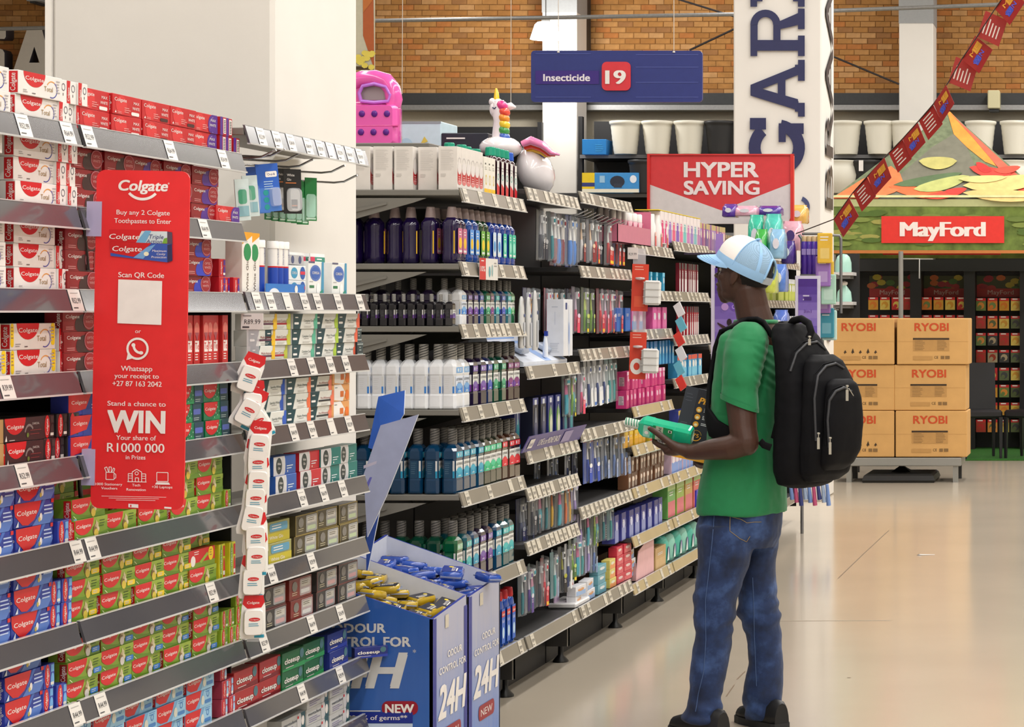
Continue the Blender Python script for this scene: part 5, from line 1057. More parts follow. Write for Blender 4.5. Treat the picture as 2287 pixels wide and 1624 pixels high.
BP = {
 'bl': bpack('toothbrush_pack', .205, .034, (60, 70, 120), (70, 130, 210), (236, 236, 234), fat=1.5), 'rb': bpack('toothbrush_pack', .205, .034, (70, 30, 40), (130, 40, 50), (230, 226, 222), fat=1.5),
 'dk': bpack('toothbrush_pack', .19, .032, (34, 34, 40), (60, 60, 70), (170, 170, 174), foot=(40, 44, 60)), 'wr': bpack('toothbrush_pack', .185, .034, (120, 120, 130), (236, 232, 230), (230, 200, 170), foot=(130, 36, 44)),
 'ry': bpack('toothbrush_pack', .19, .036, (60, 60, 66), (206, 44, 44), (220, 220, 216), foot=(200, 40, 40), flash=(240, 200, 40)), 'nb': bpack('toothbrush_pack', .19, .036, (40, 60, 150), (200, 60, 60), (200, 210, 220), foot=(204, 50, 46), flash=(236, 200, 50)),
 'pu': bpack('toothbrush_pack', .19, .033, (50, 44, 70), (90, 50, 150), (220, 216, 226), foot=(84, 60, 140)), 'or': bpack('toothbrush_pack', .19, .033, (50, 36, 50), (226, 110, 40), (230, 170, 90)), 'te': bpack('toothbrush_pack', .19, .033, (30, 50, 60), (30, 130, 140), (210, 220, 220)),
 'pk': bpack('toothbrush_pack', .2, .036, (120, 110, 130), (226, 80, 120), (220, 200, 220), foot=(220, 70, 100)), 'gn': bpack('toothbrush_pack', .2, .034, (40, 60, 30), (130, 180, 50), (190, 210, 110), flash=(236, 200, 40), foot=(70, 110, 50)), 'bk': bpack('toothbrush_pack', .2, .034, (26, 26, 28), (40, 40, 44), (170, 170, 60), foot=(30, 30, 34)),
 'rd': bpack('toothbrush_pack', .2, .034, (110, 30, 50), (220, 40, 60), (230, 140, 150), foot=(200, 40, 60), flash=(236, 190, 50)), 'wh': bpack('toothbrush_pack', .195, .030, (196, 196, 198), (226, 228, 232), (206, 206, 210), foot=(220, 222, 226), flash=(60, 110, 190)),
 'wb': bpack('toothbrush_pack', .195, .030, (190, 192, 196), (44, 66, 130), (220, 222, 226), foot=(226, 228, 230)), 'aq': bpack('toothbrush_pack', .195, .032, (110, 150, 156), (60, 160, 160), (210, 226, 226)), 'bw': bpack('toothbrush_pack', .2, .036, (70, 100, 190), (40, 80, 190), (236, 236, 236), foot=(44, 76, 180), header=(200, 80, 60)),
 'gb': bpack('toothbrush_pack', .2, .032, (120, 130, 150), (110, 140, 200), (170, 176, 186), foot=(130, 150, 190)), 'mx': bpack('toothbrush_pack', .19, .034, (90, 110, 110), (60, 170, 190), (210, 120, 160), n=2), 'yl': bpack('toothbrush_pack', .19, .032, (70, 90, 60), (230, 180, 40), (220, 130, 60)),
 'vi': bpack('toothbrush_pack', .19, .032, (150, 140, 190), (170, 150, 210), (236, 232, 240)), 'el': bpack('electric_brush_pack', .2, .040, (40, 44, 90), (70, 80, 120), (150, 156, 170), foot=(36, 44, 100), fat=1.4)}
BN = dict(bl='blue battery toothbrush pack', rb='maroon battery toothbrush pack', dk='dark grey toothbrush pack', wr='white toothbrush pack with maroon foot', ry='red toothbrush pack with yellow flash', nb='navy toothbrush pack with red foot', pu='purple toothbrush pack', te='teal toothbrush pack', pk='pink toothbrush pack', gn='lime toothbrush pack', bk='black toothbrush pack', rd='crimson toothbrush pack', wh='white slim toothbrush pack', wb='white and navy toothbrush pack', aq='aqua toothbrush pack', bw='bright blue toothbrush pack', gb='grey-blue toothbrush pack', mx='two-brush multicoloured pack', yl='yellow toothbrush pack', vi='lilac toothbrush pack', el='dark electric toothbrush pack')
BN['or'] = 'orange toothbrush pack'
def brow2(keys, x0, x1, yt0, yt1, where, X=XF-.04, tilt=0, sc=1.0, jit=.004):
    """packs hung side by side on hooks from photograph column x0 to x1"""
    n = len(keys); Y0_, Y1_ = Yof(x0, X), Yof(x1, X); cnt = {}
    for k, key in enumerate(keys):
        t = k/max(n-1, 1); y = Y0_+(Y1_-Y0_)*t; yp = yt0+(yt1-yt0)*t; z = EYE-(yp-PY)/FPX*y
        BP[key].put((X+rj.uniform(-jit, jit)*3, y, z), '%s on %s, %s from left' % (BN[key], where, ORD[k+1]), 'toothbrush packs', rot=(rj.uniform(-.05, .05)+tilt, 0, rj.uniform(-.25, .1)), scale=sc)
brow2(['dk', 'dk', 'te', 'rb', 'bl', 'rb', 'bl', 'bl'], 1200, 1282, 468, 482, 'upper hooks beside the rinse shelf', sc=1.08)
brow2(['wr', 'wr', 'ry', 'dk', 'ry', 'ry', 'nb', 'nb'], 1300, 1388, 486, 500, 'upper hooks by the pink tray', sc=1.06)
brow2(['pu', 'or', 'te', 'rd', 'pu', 'or', 'te', 'pu', 'bl', 'rd'], 1178, 1284, 642, 645, 'second hooks above the white carton', sc=.95, X=XF-.10)
brow2(['pk', 'gn', 'bk', 'gn', 'rd', 'pk', 'rd', 'pu', 'rd'], 1290, 1378, 640, 648, 'second hooks right of the white carton', sc=1.02)
brow2(['wh', 'wb', 'wh', 'wb', 'wh', 'wb', 'wh', 'aq', 'aq'], 1300, 1368, 808, 800, 'third hooks', tilt=.08, sc=1.05)
brow2(['mx', 'gn', 'mx', 'pk'], 1262, 1292, 835, 828, 'hooks right of the navy cartons', sc=.95)
brow2(['bw', 'bw', 'gb', 'gb', 'gb', 'gb', 'gb'], 1308, 1396, 974, 962, 'fourth hooks', tilt=.06, sc=1.05)
brow2(['dk', 'dk', 'mx', 'te', 'yl', 'mx', 'or', 'yl', 'vi'], 1182, 1278, 1092, 1070, 'fifth hooks behind the tilted rail', sc=.98)
brow2(['vi', 'mx', 'gn', 'mx', 'te', 'aq'], 1296, 1362, 1138, 1120, 'fifth hooks right part', sc=.92)
brow2(['te', 'pu', 'mx', 'dk', 'rd', 'dk', 'aq', 'gb', 'bk', 'wb'], 1168, 1262, 1272, 1215, 'lowest hooks', sc=.98)
brow2(['gn', 'mx', 'aq', 'vi', 'gb'], 1272, 1330, 1205, 1190, 'lowest hooks right part', sc=.9)
brow2(['gb', 'wb', 'gb', 'wb', 'el'], 1200, 1284, 1030, 1005, 'hooks under the violet sign strip', sc=.7, X=XF-.12)
brow2(['el', 'el', 'dk', 'el'], 1162, 1182, 1115, 1108, 'hooks beside the last teal bottles', sc=.95, X=XF-.06)
for k in range(10):      # hook ends poking out above the packs
    x, y = 1302+9.2*k, 472+3.0*k; d = Yof(x, XF-.0); q = P(x, y, d); hook((XF+.0, d, q.z-.012), .16, 'chrome hook end above the red toothbrush packs, %s from left' % ORD[k+1])
# ---- tall navy electric toothbrush cartons
def d_nav(c, a):
    def d(f, w, h):
        f.rect(0, .86*h, w, h, K(50, 60, 130)); f.rrect(.3*w, .86*h, .7*w, .96*h, .003, K(220, 224, 230), 1)
        f.ell(.5*w, .42*h, .36*w, .36*h, K(*c), 1, 14); f.ell(.56*w, .36*h, .26*w, .26*h, K(*a), 2, 14); f.rect(.46*w, .5*h, .56*w, .8*h, K(206, 210, 216), 3); f.poly([(0, 0), (w, 0), (w, .1*h)], K(40, 120, 180), 1)
    return d
nv = {'g': carton('brush_carton', .085, .2, .06, K(36, 46, 116), d_nav((110, 170, 60), (226, 224, 196))), 'd': carton('brush_carton', .085, .2, .06, K(30, 32, 52), d_nav((50, 54, 84), (96, 96, 120))), 't': carton('brush_carton', .085, .2, .06, K(28, 34, 84), d_nav((40, 60, 110), (40, 140, 150)))}
for k, (q, x) in enumerate((('t', 1166), ('d', 1190), ('d', 1208), ('g', 1224), ('g', 1241), ('t', 1257), ('t', 1270))):
    nv[q].put((XF-.05-(0 if k else .03), Yof(x, XF-.05), B5[2]-.004), 'tall %s electric toothbrush carton, %s from left above the violet strip' % ({'g': 'green-fronted navy', 'd': 'dark', 't': 'navy'}[q], ORD[k+1]), 'electric toothbrush cartons')
mb = MB(); VIO = K(86, 78, 146)
L = Yof(1295, XF)-Yof(1166, XF); mb.obox((0, L/2, .0), (.002, 0, .0), (0, L/2, 0), (.016, 0, .032), VIO)
f = FC(mb, (-.013, 0, -.03), (0, 1, 0), (.03, 0, .062)); 
f = FC(mb, (-.013, 0, -.032), (0, 1, 0), (.016, 0, .032)); f.text('LOVE it or MONEY BACK', .36, .02, .03, WHT, 4, wd=.34, bold=.03); f.rect(.04, .016, .11, .056, WHT, 4); f.text('Oral-B', .075, .026, .016, VIO, 6, wd=.05); f.rect(.58, .01, .72, .06, K(150, 140, 190), 4)
thing('sign_strip', mb, 'violet sign strip with white lettering along the brush carton shelf', 'sign', None, (XF+.012, Yof(1166, XF), .985), (0, 0, 0))
# ---- white electric brush display on the shelf above
PALE = K(216, 222, 234); PB = K(150, 178, 226)
mb = MB(); L = .70; prof = [(-.28, 0.003), (.0, 0.003), (.0, .02), (-.14, .10), (-.16, .165), (-.21, .165), (-.22, .0)]
mb.loft([[(a, 0, b) for a, b in prof], [(a, L, b) for a, b in prof]], PALE, False)
f = FC(mb, (.0, 0, .02), (0, 1, 0), (-.14, 0, .08)); f.rect(.34, 0, .44, .16, PB, 1); f.rect(.62, 0, .68, .16, PB, 1); f.rect(.02, .12, .3, .158, K(110, 150, 214), 1)
g = FC(mb, (-.14, 0, .10), (0, 1, 0), (-.02, 0, .065)); g.rect(0, .01, .4, .06, K(130, 166, 224), 1)
disp = thing('brush_display', mb, 'white and pale blue stepped toothbrush display on the shelf', 'display stand', None, (XF-.016, 8.875, B5[1]-.004))
for k, (a, b) in enumerate(((.1, .06), (.5, .05))):
    m2 = MB(); m2.box((-.03, -.05, 0), (.03, .05, .022), K(170, 180, 198), ch=.006); obj('charger', m2, disp, (-.06, a+.05, .062), (0, .5, 0))
def d_wbox(f, w, h): f.rrect(.2*w, .82*h, .4*w, .94*h, .004, K(40, 60, 120), 0); f.ell(.6*w, .4*h, .13*w, .42*h, K(196, 206, 224), 0, 14); f.rect(.54*w, .5*h, .64*w, .9*h, K(210, 216, 230), 1); f.ell(.58*w, .4*h, .05*w, .2*h, K(120, 150, 210), 2, 10)
def d_wend(f, w, h): f.lines(.3*w, .86*h, .4*w, 1, .03*h, K(170, 176, 190)); f.rect(.49*w, .55*h, .505*w, .78*h, K(150, 160, 190)); f.lines(.2*w, .22*h, .55*w, 6, .03*h, K(190, 194, 204))
wb = carton('brush_carton', .155, .235, .07, K(218, 220, 226), d_wbox, d_wend); wb.put((XF+.006, 9.425, B5[1]+.03), 'large white electric toothbrush carton standing on the display shelf', None)
mb = MB(); mb.tube([(0, 0, 0), (0, 0, .05), (0, 0, .09)], [.011, .01, .005], K(226, 230, 238), 10); mb.box((-.004, -.006, .085), (.01, .006, .105), K(40, 60, 150)); thing('demo_brush', mb, 'white demo electric toothbrush standing on the pale blue display', 'toothbrush', None, (XF-.03, 9.27, B5[1]+.03))
def clam(h):
    mb = MB(); w = .024; rings = []
    for z, s_ in ((0, .8), (.01, 1), (h*.6, 1), (h*.8, .8), (h*.95, .6), (h, .3)): rings.append([(.012*s_*math.cos(t), w*s_*math.sin(t), z) for t in [2*PI*k/14 for k in range(14)]])
    mb.loft(rings, M('pearl_plastic', (206, 206, 206), .2, coat=.5)); f = FC(mb, (.0125, -.02, 0), (0, 1, 0), (0, 0, 1)); f.ell(.02, h*.9, .006, .008, K(50, 50, 54), 1, 10); f.rect(.008, h*.05, .03, h*.5, K(186, 190, 198), 1); f.rect(.012, h*.6, .028, h*.66, K(60, 80, 130), 1)
    return Proto('brush_clamshell', mb, 'pack')
cl = clam(.2); cl2 = clam(.235)
for k, (x, y, p_) in enumerate(((1166, 778, cl), (1181, 778, cl), (1196, 782, cl2))): q = P(x, y, Yof(x, XF+.0)); p_.put((XF-.003, q.y, q.z), 'pearly white brush clamshell beside the small mouthwash bottles, %s from left' % ORD[k+1], 'brush clamshells')
# ---- cartons on the bays beyond
def simple(name, w, h, d, base, top=None, low=None, dot=None, cat='box', endc=None, bar=None):
    def fr(f, W, H_):
        if low: f.rect(.04*W, .03*H_, .96*W, .48*H_, K(*low))
        if top: f.rect(0, .8*H_, W, H_, K(*top))
        if dot: f.ell(.5*W, .6*H_, .3*W, .16*H_, K(*dot), 1, 10)
        if bar: f.rect(.3*W, .1*H_, .5*W, .6*H_, K(*bar), 1)
        f.lines(.2*W, .72*H_, .5*W, 2, .07*H_, K(230, 228, 226), 2)
    def en(f, W, H_):
        if endc: f.rect(.25*W, .2*H_, .75*W, .7*H_, K(*endc)); f.lines(.3*W, .62*H_, .4*W, 6, .08*H_, K(90, 90, 90), 1)
    return carton(name, w, h, d, K(*base), fr, en)
def run(proto, n, x0, yb, x1, label, grp, X=XF-.02, rows=1, zj=0, rot=0, lev=None):
    """n goods side by side from column x0 to x1, standing at photograph height yb (row foot) or on shelf level lev"""
    Ya, Yb = Yof(x0, X), Yof(x1, X); h = max(v.co.z for v in proto.me.vertices)
    for r in range(rows):
        for k in range(n):
            y = Ya+(Yb-Ya)*k/max(n, 1); z = (EYE-(yb-PY)/FPX*Ya) if lev is None else lev+ZB
            proto.put((X+rj.uniform(-.006, .004), y, z+r*(h+.001)), '%s, %s%s from the left' % (label, (['lower row, ', 'upper row, ', 'third row, '][r] if rows > 1 else ''), ORD[k+1]), grp, rot=(0, 0, rj.uniform(-.04, .04)+rot))
# top shelf with the pink tray
mb = MB(); Lp = Yof(1452, XF)-Yof(1378, XF); mb.box((-.14, 0, 0), (-.0, Lp, .004), K(190, 110, 130)); mb.box((-.004, 0, 0), (0, Lp, .085), K(196, 116, 138)); mb.box((-.14, 0, 0), (0, .004, .10), K(186, 104, 128)); mb.box((-.14, Lp-.004, 0), (0, Lp, .17), K(206, 110, 140))
thing('display_tray', mb, 'pink card tray of pink and white bottles on the top shelf', 'tray', None, (XF-.0, Yof(1380, XF), B7[0]-.004))
mb = MB(); mb.lathe([(.018, 0), (.02, .01), (.02, .09), (.012, .11)], K(226, 180, 190), 12); mc = MB(); mc.lathe([(.015, .105), (.015, .14), (.010, .145)], WHT, 12); mf = MB(); f = FC(mf, (.0205, -.012, .015), (0, 1, 0), (0, 0, 1)); f.poly([(0, 0), (.024, 0), (.024, .07), (.012, .09), (0, .07)], K(200, 60, 110))
pkb = Proto('care_bottle', mb, 'bottle', [('cap', mc), ('front_label', mf)])
for k in range(6): pkb.put((XF-.04, Yof(1388, XF)+.115*k, B7[0]+.006), 'pink bottle with white cap standing in the pink tray, %s from left' % ORD[k+1], 'pink bottles')
for k in range(6): pkb.put((XF-.10, Yof(1388, XF)+.115*k, B7[0]+.014), 'pink bottle with white cap behind in the pink tray, %s from left' % ORD[k+1], 'pink bottles')
mb = MB(); mb.lathe([(.022, 0), (.024, .01), (.024, .11), (.018, .13), (.018, .165), (.016, .17)], K(238, 232, 230), 14); mf = MB(); f = FC(mf, (.0245, -.015, .01), (0, 1, 0), (0, 0, 1)); f.rect(0, 0, .03, .05, K(226, 100, 96)); f.rect(0, .05, .03, .07, K(240, 190, 180))
whb = Proto('care_bottle', mb, 'bottle', [('front_label', mf)])
for k in range(7): whb.put((XF-.04-.03*(k % 2), Yof(1458, XF)+.075*k, B7[0]+ZB), 'white care bottle with coral label on the top shelf, %s from left' % ORD[k+1], 'white care bottles')
for k, c in enumerate(((216, 50, 120), (216, 60, 130), (150, 110, 190), (226, 90, 130), (126, 80, 180), (226, 110, 150), (110, 190, 190), (200, 120, 180), (150, 120, 190), (120, 180, 190), (180, 120, 170))):
    simple('care_box', .085, .165, .06, (232, 222, 222), None, c, c).put((XF-.02, 11.55+.1*k, 1.842+.0), 'white care box with %s lower half on the far top shelf' % ['magenta', 'deep pink', 'lilac', 'coral', 'violet', 'rose', 'turquoise', 'orchid', 'mauve', 'sea blue', 'plum'][k], 'care boxes')
    if k == 3:
        mb = MB(); mb.box((-.1, 0, 0), (0, .66, .003), K(230, 200, 60)); mb.box((-.004, 0, -.02), (0, .66, .0), K(236, 206, 50)); 
YB = K(236, 206, 50); mb = MB(); mb.box((-.12, 0, 0), (.0, 1.15, .004), YB); thing('shelf_topper', mb, 'thin yellow card lying on the row of care boxes', 'card', None, (XF-.02, 11.5, 2.009))
for k in range(10):
    c = ((170, 130, 180), (150, 120, 190), (190, 120, 160), (130, 100, 160), (200, 140, 170))[k % 5]
    simple('care_pack', .075, .15, .05, c, (190, 170, 120), tuple(int(v*.85) for v in c), (226, 210, 190)).put((XF-.03, 12.62+.085*k, 1.842), 'lilac patterned care pack on the far top shelf, %s from left' % ORD[k+1], 'lilac care packs', rot=(0, 0, rj.uniform(-.1, .1)))
for k in range(6): simple('hair_box', .075, .11, .05, (40, 36, 38), (150, 130, 100), (120, 90, 80), (170, 130, 110)).put((XF-.03, 13.5+.085*k, 1.842), 'dark hair product box above the cap, %s from left' % ORD[k+1], 'dark hair boxes')
simp = simple
run(simp('blade_pack', .05, .1, .03, (40, 150, 190), (120, 200, 230), None, (200, 220, 230)), 4, 1440, 0, 1492, 'light blue razor blade box on the second shelf', 'razor boxes', lev=B7[1])
run(simp('tampon_box', .1, .11, .06, (40, 96, 180), None, (46, 110, 196)), 2, 1378, 0, 1412, 'blue box beside the upper clip strip', 'tampon boxes', lev=B7[2]); run(simp('tampon_box', .1, .1, .06, (214, 120, 180), None, (90, 150, 210), (236, 230, 236)), 2, 1412, 0, 1440, 'pink and blue tampon box', 'tampon boxes', lev=B7[2]); run(simp('tampon_box', .1, .115, .06, (222, 90, 160), None, (226, 110, 170), (236, 224, 234)), 3, 1458, 0, 1494, 'pink tampon box with oval window', 'tampon boxes', lev=B7[2])
run(simp('wipe_pack', .045, .12, .03, (50, 130, 190), None, (60, 160, 210), (200, 226, 236)), 9, 1446, 0, 1506, 'small blue pack above the pink boxes', 'small blue packs', lev=1.235)
run(simp('care_box', .06, .085, .05, (210, 60, 130), None, (190, 40, 110), (236, 180, 210), endc=(226, 200, 214)), 10, 1398, 0, 1490, 'magenta care box', 'magenta boxes', lev=B7[3], rows=1)
run(simp('care_box', .06, .085, .05, (216, 74, 140), (240, 200, 220), (200, 50, 120), (236, 190, 214), endc=(226, 200, 214)), 10, 1402, 0, 1490, 'pink care box stacked on the magenta ones', 'magenta boxes', lev=B7[3]+.088, rows=1)
run(simp('care_box', .07, .075, .05, (226, 176, 30), (236, 200, 60), (206, 150, 20), None, endc=(220, 210, 180)), 5, 1396, 0, 1446, 'yellow care box', 'yellow boxes', lev=B7[4]); run(simp('care_box', .06, .075, .05, (226, 190, 50), None, (200, 60, 60), (236, 226, 180)), 5, 1452, 0, 1496, 'yellow and red care box', 'yellow boxes', lev=B7[4]+.0)
run(simp('hair_dye_box', .07, .075, .05, (112, 74, 50), (90, 60, 44), (84, 56, 44), (226, 206, 190), bar=(210, 196, 180)), 10, 1402, 0, 1486, 'brown patterned box', 'brown boxes', lev=B7[5], rows=2)
run(simp('pad_pack', .09, .13, .06, (66, 70, 150), (40, 40, 110), (130, 140, 190), (196, 200, 226), endc=(210, 210, 220)), 8, 1376, 0, 1486, 'navy and grey carton', 'navy cartons', lev=B7[6])
for k, c in enumerate(((110, 170, 90), (150, 180, 80), (200, 160, 90), (220, 110, 100))): simp('herb_box', .2, .18, .08, c, (170, 200, 120), (214, 110, 120)).put((XF-.03, 11.78+.24*k, B7[6]+ZB), 'green box fading to red beside the man, %s from left' % ORD[k+1], 'green and red boxes')
BRN = (112, 84, 70)
for k, (x, c, w, h) in enumerate(((1362, BRN, .22, .145), (1388, BRN, .22, .145))): simp('brown_carton', w, h, .2, c).put((XF-.16, Yof(x, XF-.1), B7[7]+ZB), 'plain brown carton under the navy boxes, %s one' % ['left', 'right'][k], 'brown cartons')
mb = MB(); mb.box((-.14, 0, 0), (0, .42, .004), K(216, 180, 180)); mb.loft([[(0, 0, 0), (0, .42, 0), (0, .42, .21), (0, .06, .14)], [(-.004, 0, 0), (-.004, .42, 0), (-.004, .42, .21), (-.004, .06, .14)]], K(226, 176, 180), False); mb.box((-.14, 0, 0), (0, .004, .09), K(196, 150, 150)); thing('display_tray', mb, 'pale pink open display tray on the lowest shelf', 'tray', None, (XF-.02, 10.96, B7[7]+ZB))
simp('tan_carton', .26, .11, .16, (196, 160, 106), None, (206, 172, 120)).put((XF-.02, 11.42, B7[7]+ZB), 'open tan shipping carton on the lowest shelf')
for k in range(6):
    mb = MB(); rg = [[(.05*s_*math.cos(t), .07*s_*math.sin(t), z) for t in [2*PI*q/12 for q in range(12)]] for z, s_ in ((0, .8), (.02, 1), (.1, 1), (.13, .8), (.14, .5))]; mb.loft(rg, K(*((90, 190, 170), (150, 214, 196))[k % 2])); f = FC(mb, (.051, -.04, .02), (0, 1, 0), (0, 0, 1)); f.ell(.04, .04, .025, .03, K(60, 60, 140), 1); f.poly([(0, 0), (.05, 0), (.03, .07)], K(230, 240, 238), 2)
    thing('pad_pack', mb, 'mint green soft pad pack on the lowest shelf by the man, %s from left' % ORD[k+1], 'pack', 'mint pad packs', (XF-.07, 11.75+.17*k, B7[7]+ZB))
# small boxes on the bases of the toothbrush bays
sbx = {'w': simp('toothpaste_box', .15, .042, .04, (222, 222, 226), None, (150, 180, 220), (214, 150, 90)), 't': simp('toothpaste_box', .15, .042, .04, (110, 170, 186), None, (90, 150, 170), (220, 226, 230)), 'r': simp('toothpaste_box', .14, .042, .04, (200, 50, 70), None, (214, 90, 100), (236, 200, 196)), 'y': simp('toothpaste_box', .12, .042, .04, (214, 200, 110), None, (226, 150, 90), (230, 226, 200))}
for key, x, n, lab in (('w', 1286, 2, 'white kids toothpaste box'), ('w', 1312, 2, 'pale toothpaste box'), ('t', 1336, 3, 'aqua toothpaste box'), ('y', 1362, 3, 'yellow toothpaste box'), ('r', 1378, 4, 'red toothpaste box'), ('r', 1394, 4, 'red toothpaste box at the row end'), ('w', 1404, 3, 'small white toothpaste box')):
    for r in range(n): sbx[key].put((XF-.03, Yof(x, XF-.03), .236+ZB+r*.0428), lab+' on the lowest shelf, %s from bottom' % ORD[r+1], 'small boxes on the lowest shelf', rot=(0, 0, rj.uniform(-.06, .06)))
mb = MB(); mb.box((-.12, 0, 0), (0, .26, .02), K(226, 224, 224), ch=.004); mb.box((-.1, .02, .02), (-.095, .1, .12), K(214, 190, 220)); mb.box((-.06, .12, .02), (-.055, .2, .1), K(230, 226, 226)); f = FC(mb, (-.055, .12, .02), (0, 1, 0), (0, 0, 1)); f.ell(.04, .045, .025, .03, K(226, 90, 90), 1); f.ell(.03, .05, .012, .014, K(60, 130, 200), 2); thing('kids_display', mb, 'small white display with a colourful card on the lowest shelf', 'display stand', None, (XF-.02, 9.745, .236+ZB))
# ---- clip strips with boxed floss on the pillars
for (x, y0, y1, lab) in ((1428, 555, 800, 'transparent clip strip with orange packs in front of the pink boxes'),):
    root = ething('clip_strip', tuple(P(x, y0, 10.72)), lab, 'display strip'); mb = MB(); L = (y1-y0)/FPX*10.72; mb.box((-.03, -.001, -L), (.03, .001, 0), FILM); obj('strip', mb, root)
    mb = MB(); mb.box((-.024, -.004, -.05), (.024, -.002, .005), WHT); f = FC(mb, (-.024, -.004, -.05), (1, 0, 0), (0, 0, 1)); f.text('R29.99', .024, .018, .012, TAGI, 1, wd=.036); obj('price_card', mb, root, (-.03, -.002, 0))
def orangepack(o):
    mb = MB(); mb.box((-.038, -.001, -.22), (.038, .001, 0), K(216, 66, 44)); f = FC(mb, (-.038, -.001, -.22), (1, 0, 0), (0, 0, 1)); f.ring(.034, .06, .014, .03, WHT, 1, 20, ky=1.25) if o else f.rect(.012, .02, .06, .07, K(226, 90, 60), 1); f.lines(.012, .205, .05, 2, .012, K(236, 170, 150), 1)
    m2 = MB(); m2.box((.018, -.04, -.19), (.098, -.004, -.075), K(226, 226, 224), ch=.010); [m2.box((.016, -.043, -.186+.034*k), (.1, -.041, -.184+.034*k), CHR) for k in range(4)]; m2.lathe([(.0, 0), (.022, .004), (.022, .012), (0, .014)], M('clear_dome', (230, 230, 232), .1, alpha=.6, coat=.5), 14, (.0, -.02, -.075))
    return Proto('floss_pack', mb, 'pack', [('floss_case', m2)])
for k, (x, y) in enumerate(((1431, 590), (1426, 742))): q = P(x, y, 10.66); orangepack(k).put((q.x, q.y, q.z), ['orange floss pack with white case, upper one on the clip strip', 'orange floss pack with a white letter O, lower one'][k], 'orange floss packs', rot=(0, .03, .15))
# small tubes hanging from a second strip and products beyond it
mb = MB()
for k in range(6): q = Vector((0, 0, -.075*k)); mb.obox(q+Vector((.01*(k % 2), 0, 0)), (.016, 0, .012), (0, .01, 0), (-.014, 0, .03), K(*((220, 222, 224), (100, 180, 200), (206, 60, 50))[k % 3]))
thing('clip_strip', mb, 'thin strip of small white, blue and red tubes right of the pink boxes', 'display strip', None, tuple(P(1517, 692, 11.7)))
def slim(c): return simple('makeup_pack', .035, .16, .02, c, (60, 56, 60), (220, 210, 210), (190, 180, 180))
run(slim((120, 30, 44)), 10, 1518, 0, 1564, 'dark red slim makeup pack left of the cap peak', 'makeup packs', lev=1.60); run(slim((176, 40, 54)), 10, 1518, 0, 1564, 'red slim makeup pack at shoulder height', 'makeup packs', lev=1.37); run(simp('care_box', .09, .12, .05, (60, 150, 200), (226, 80, 60), (110, 190, 220), (230, 230, 226)), 7, 1512, 0, 1566, 'blue care box at chest height left of the placard', 'blue care boxes', lev=1.15)
run(simp('care_box', .06, .12, .05, (60, 70, 150), (190, 160, 60), (226, 160, 60), (230, 226, 220)), 7, 1514, 0, 1560, 'blue and orange care pack behind the held box', 'blue care boxes', lev=.86)
run(simp('care_box', .09, .12, .05, (220, 190, 210), (200, 60, 120), (120, 150, 210), (236, 230, 236)), 6, 1500, 0, 1550, 'pale pink care pack behind the arm', 'pale care packs', lev=.66)
run(simp('soap_box', .1, .09, .06, (56, 60, 190), None, (40, 50, 160), (206, 60, 120)), 5, 1556, 0, 1590, 'blue soap pack behind the shirt', 'blue soap packs', lev=.43)
for lv, c, lab in ((1.57, (190, 200, 90), 'yellow green sponge pack'), (1.31, (90, 120, 200), 'blue net sponge pack'), (1.05, (214, 90, 130), 'pink care pack')):
    run(simp('sponge_pack', .12, .16, .08, c, tuple(min(255, v+30) for v in c), tuple(int(v*.8) for v in c), (226, 226, 230)), 8, 1640, 0, 1735, lab+' behind the head', 'care packs', lev=lv)
    run(simp('sponge_pack', .12, .16, .08, tuple(int(v*.9) for v in c), (220, 224, 230), c, (226, 226, 230)), 9, 1738, 0, 1782, lab+' right of the cap', 'care packs', lev=lv)
# ================================================================ the man in the cap
ZP = 8.14
def Q(x, y, dz=0): return P(x, y, ZP+dz)
from mathutils import noise as mnoise
def ell3(mb, c, ax, ay, az, mat, n=14, m=9):
    c, ax, ay, az = map(Vector, (c, ax, ay, az)); rings = []
    for j in range(1, m):
        ph = PI*j/m-PI/2
        rings.append([c+(ax*math.cos(2*PI*k/n)+ay*math.sin(2*PI*k/n))*math.cos(ph)+az*math.sin(ph) for k in range(n)])
    mb.loft(rings, mat)
def remesh(mb, name, voxel, it=4, disp=None, mats=None, matfn=None):
    me = mb.mesh(name, fix=True); o = bpy.data.objects.new('tmp', me); COL.objects.link(o)
    r = o.modifiers.new('r', 'REMESH'); r.mode = 'VOXEL'; r.voxel_size = voxel; r.use_smooth_shade = True
    s = o.modifiers.new('s', 'SMOOTH'); s.factor = .5; s.iterations = it
    dg = bpy.context.evaluated_depsgraph_get(); dg.update()
    m2 = bpy.data.meshes.new_from_object(o.evaluated_get(dg)); bpy.data.objects.remove(o)
    m2.name = name; m2.materials.clear()
    for m in (mats or mb.mats): m2.materials.append(m)
    if disp:
        nn = [v.normal.copy() for v in m2.vertices]
        for v, n in zip(m2.vertices, nn): v.co = v.co+n*disp(v.co)
    if matfn:
        for p in m2.polygons: p.material_index = matfn(p.center)
    else:
        for p in m2.polygons: p.material_index = 0
    for p in m2.polygons: p.use_smooth = True
    m2.update(); return m2
SKIN = M('skin_dark', (66, 41, 31), .42, noise=.14, nscale=18, bump=.06, bscale=240, spec=.45)
HAIR = M('hair_black', (22, 18, 17), .8, bump=.3, bscale=500)
SHIRT = M('shirt_green', (22, 122, 72), .75, noise=.05, nscale=40, bump=.12, bscale=700, sheen=.15)
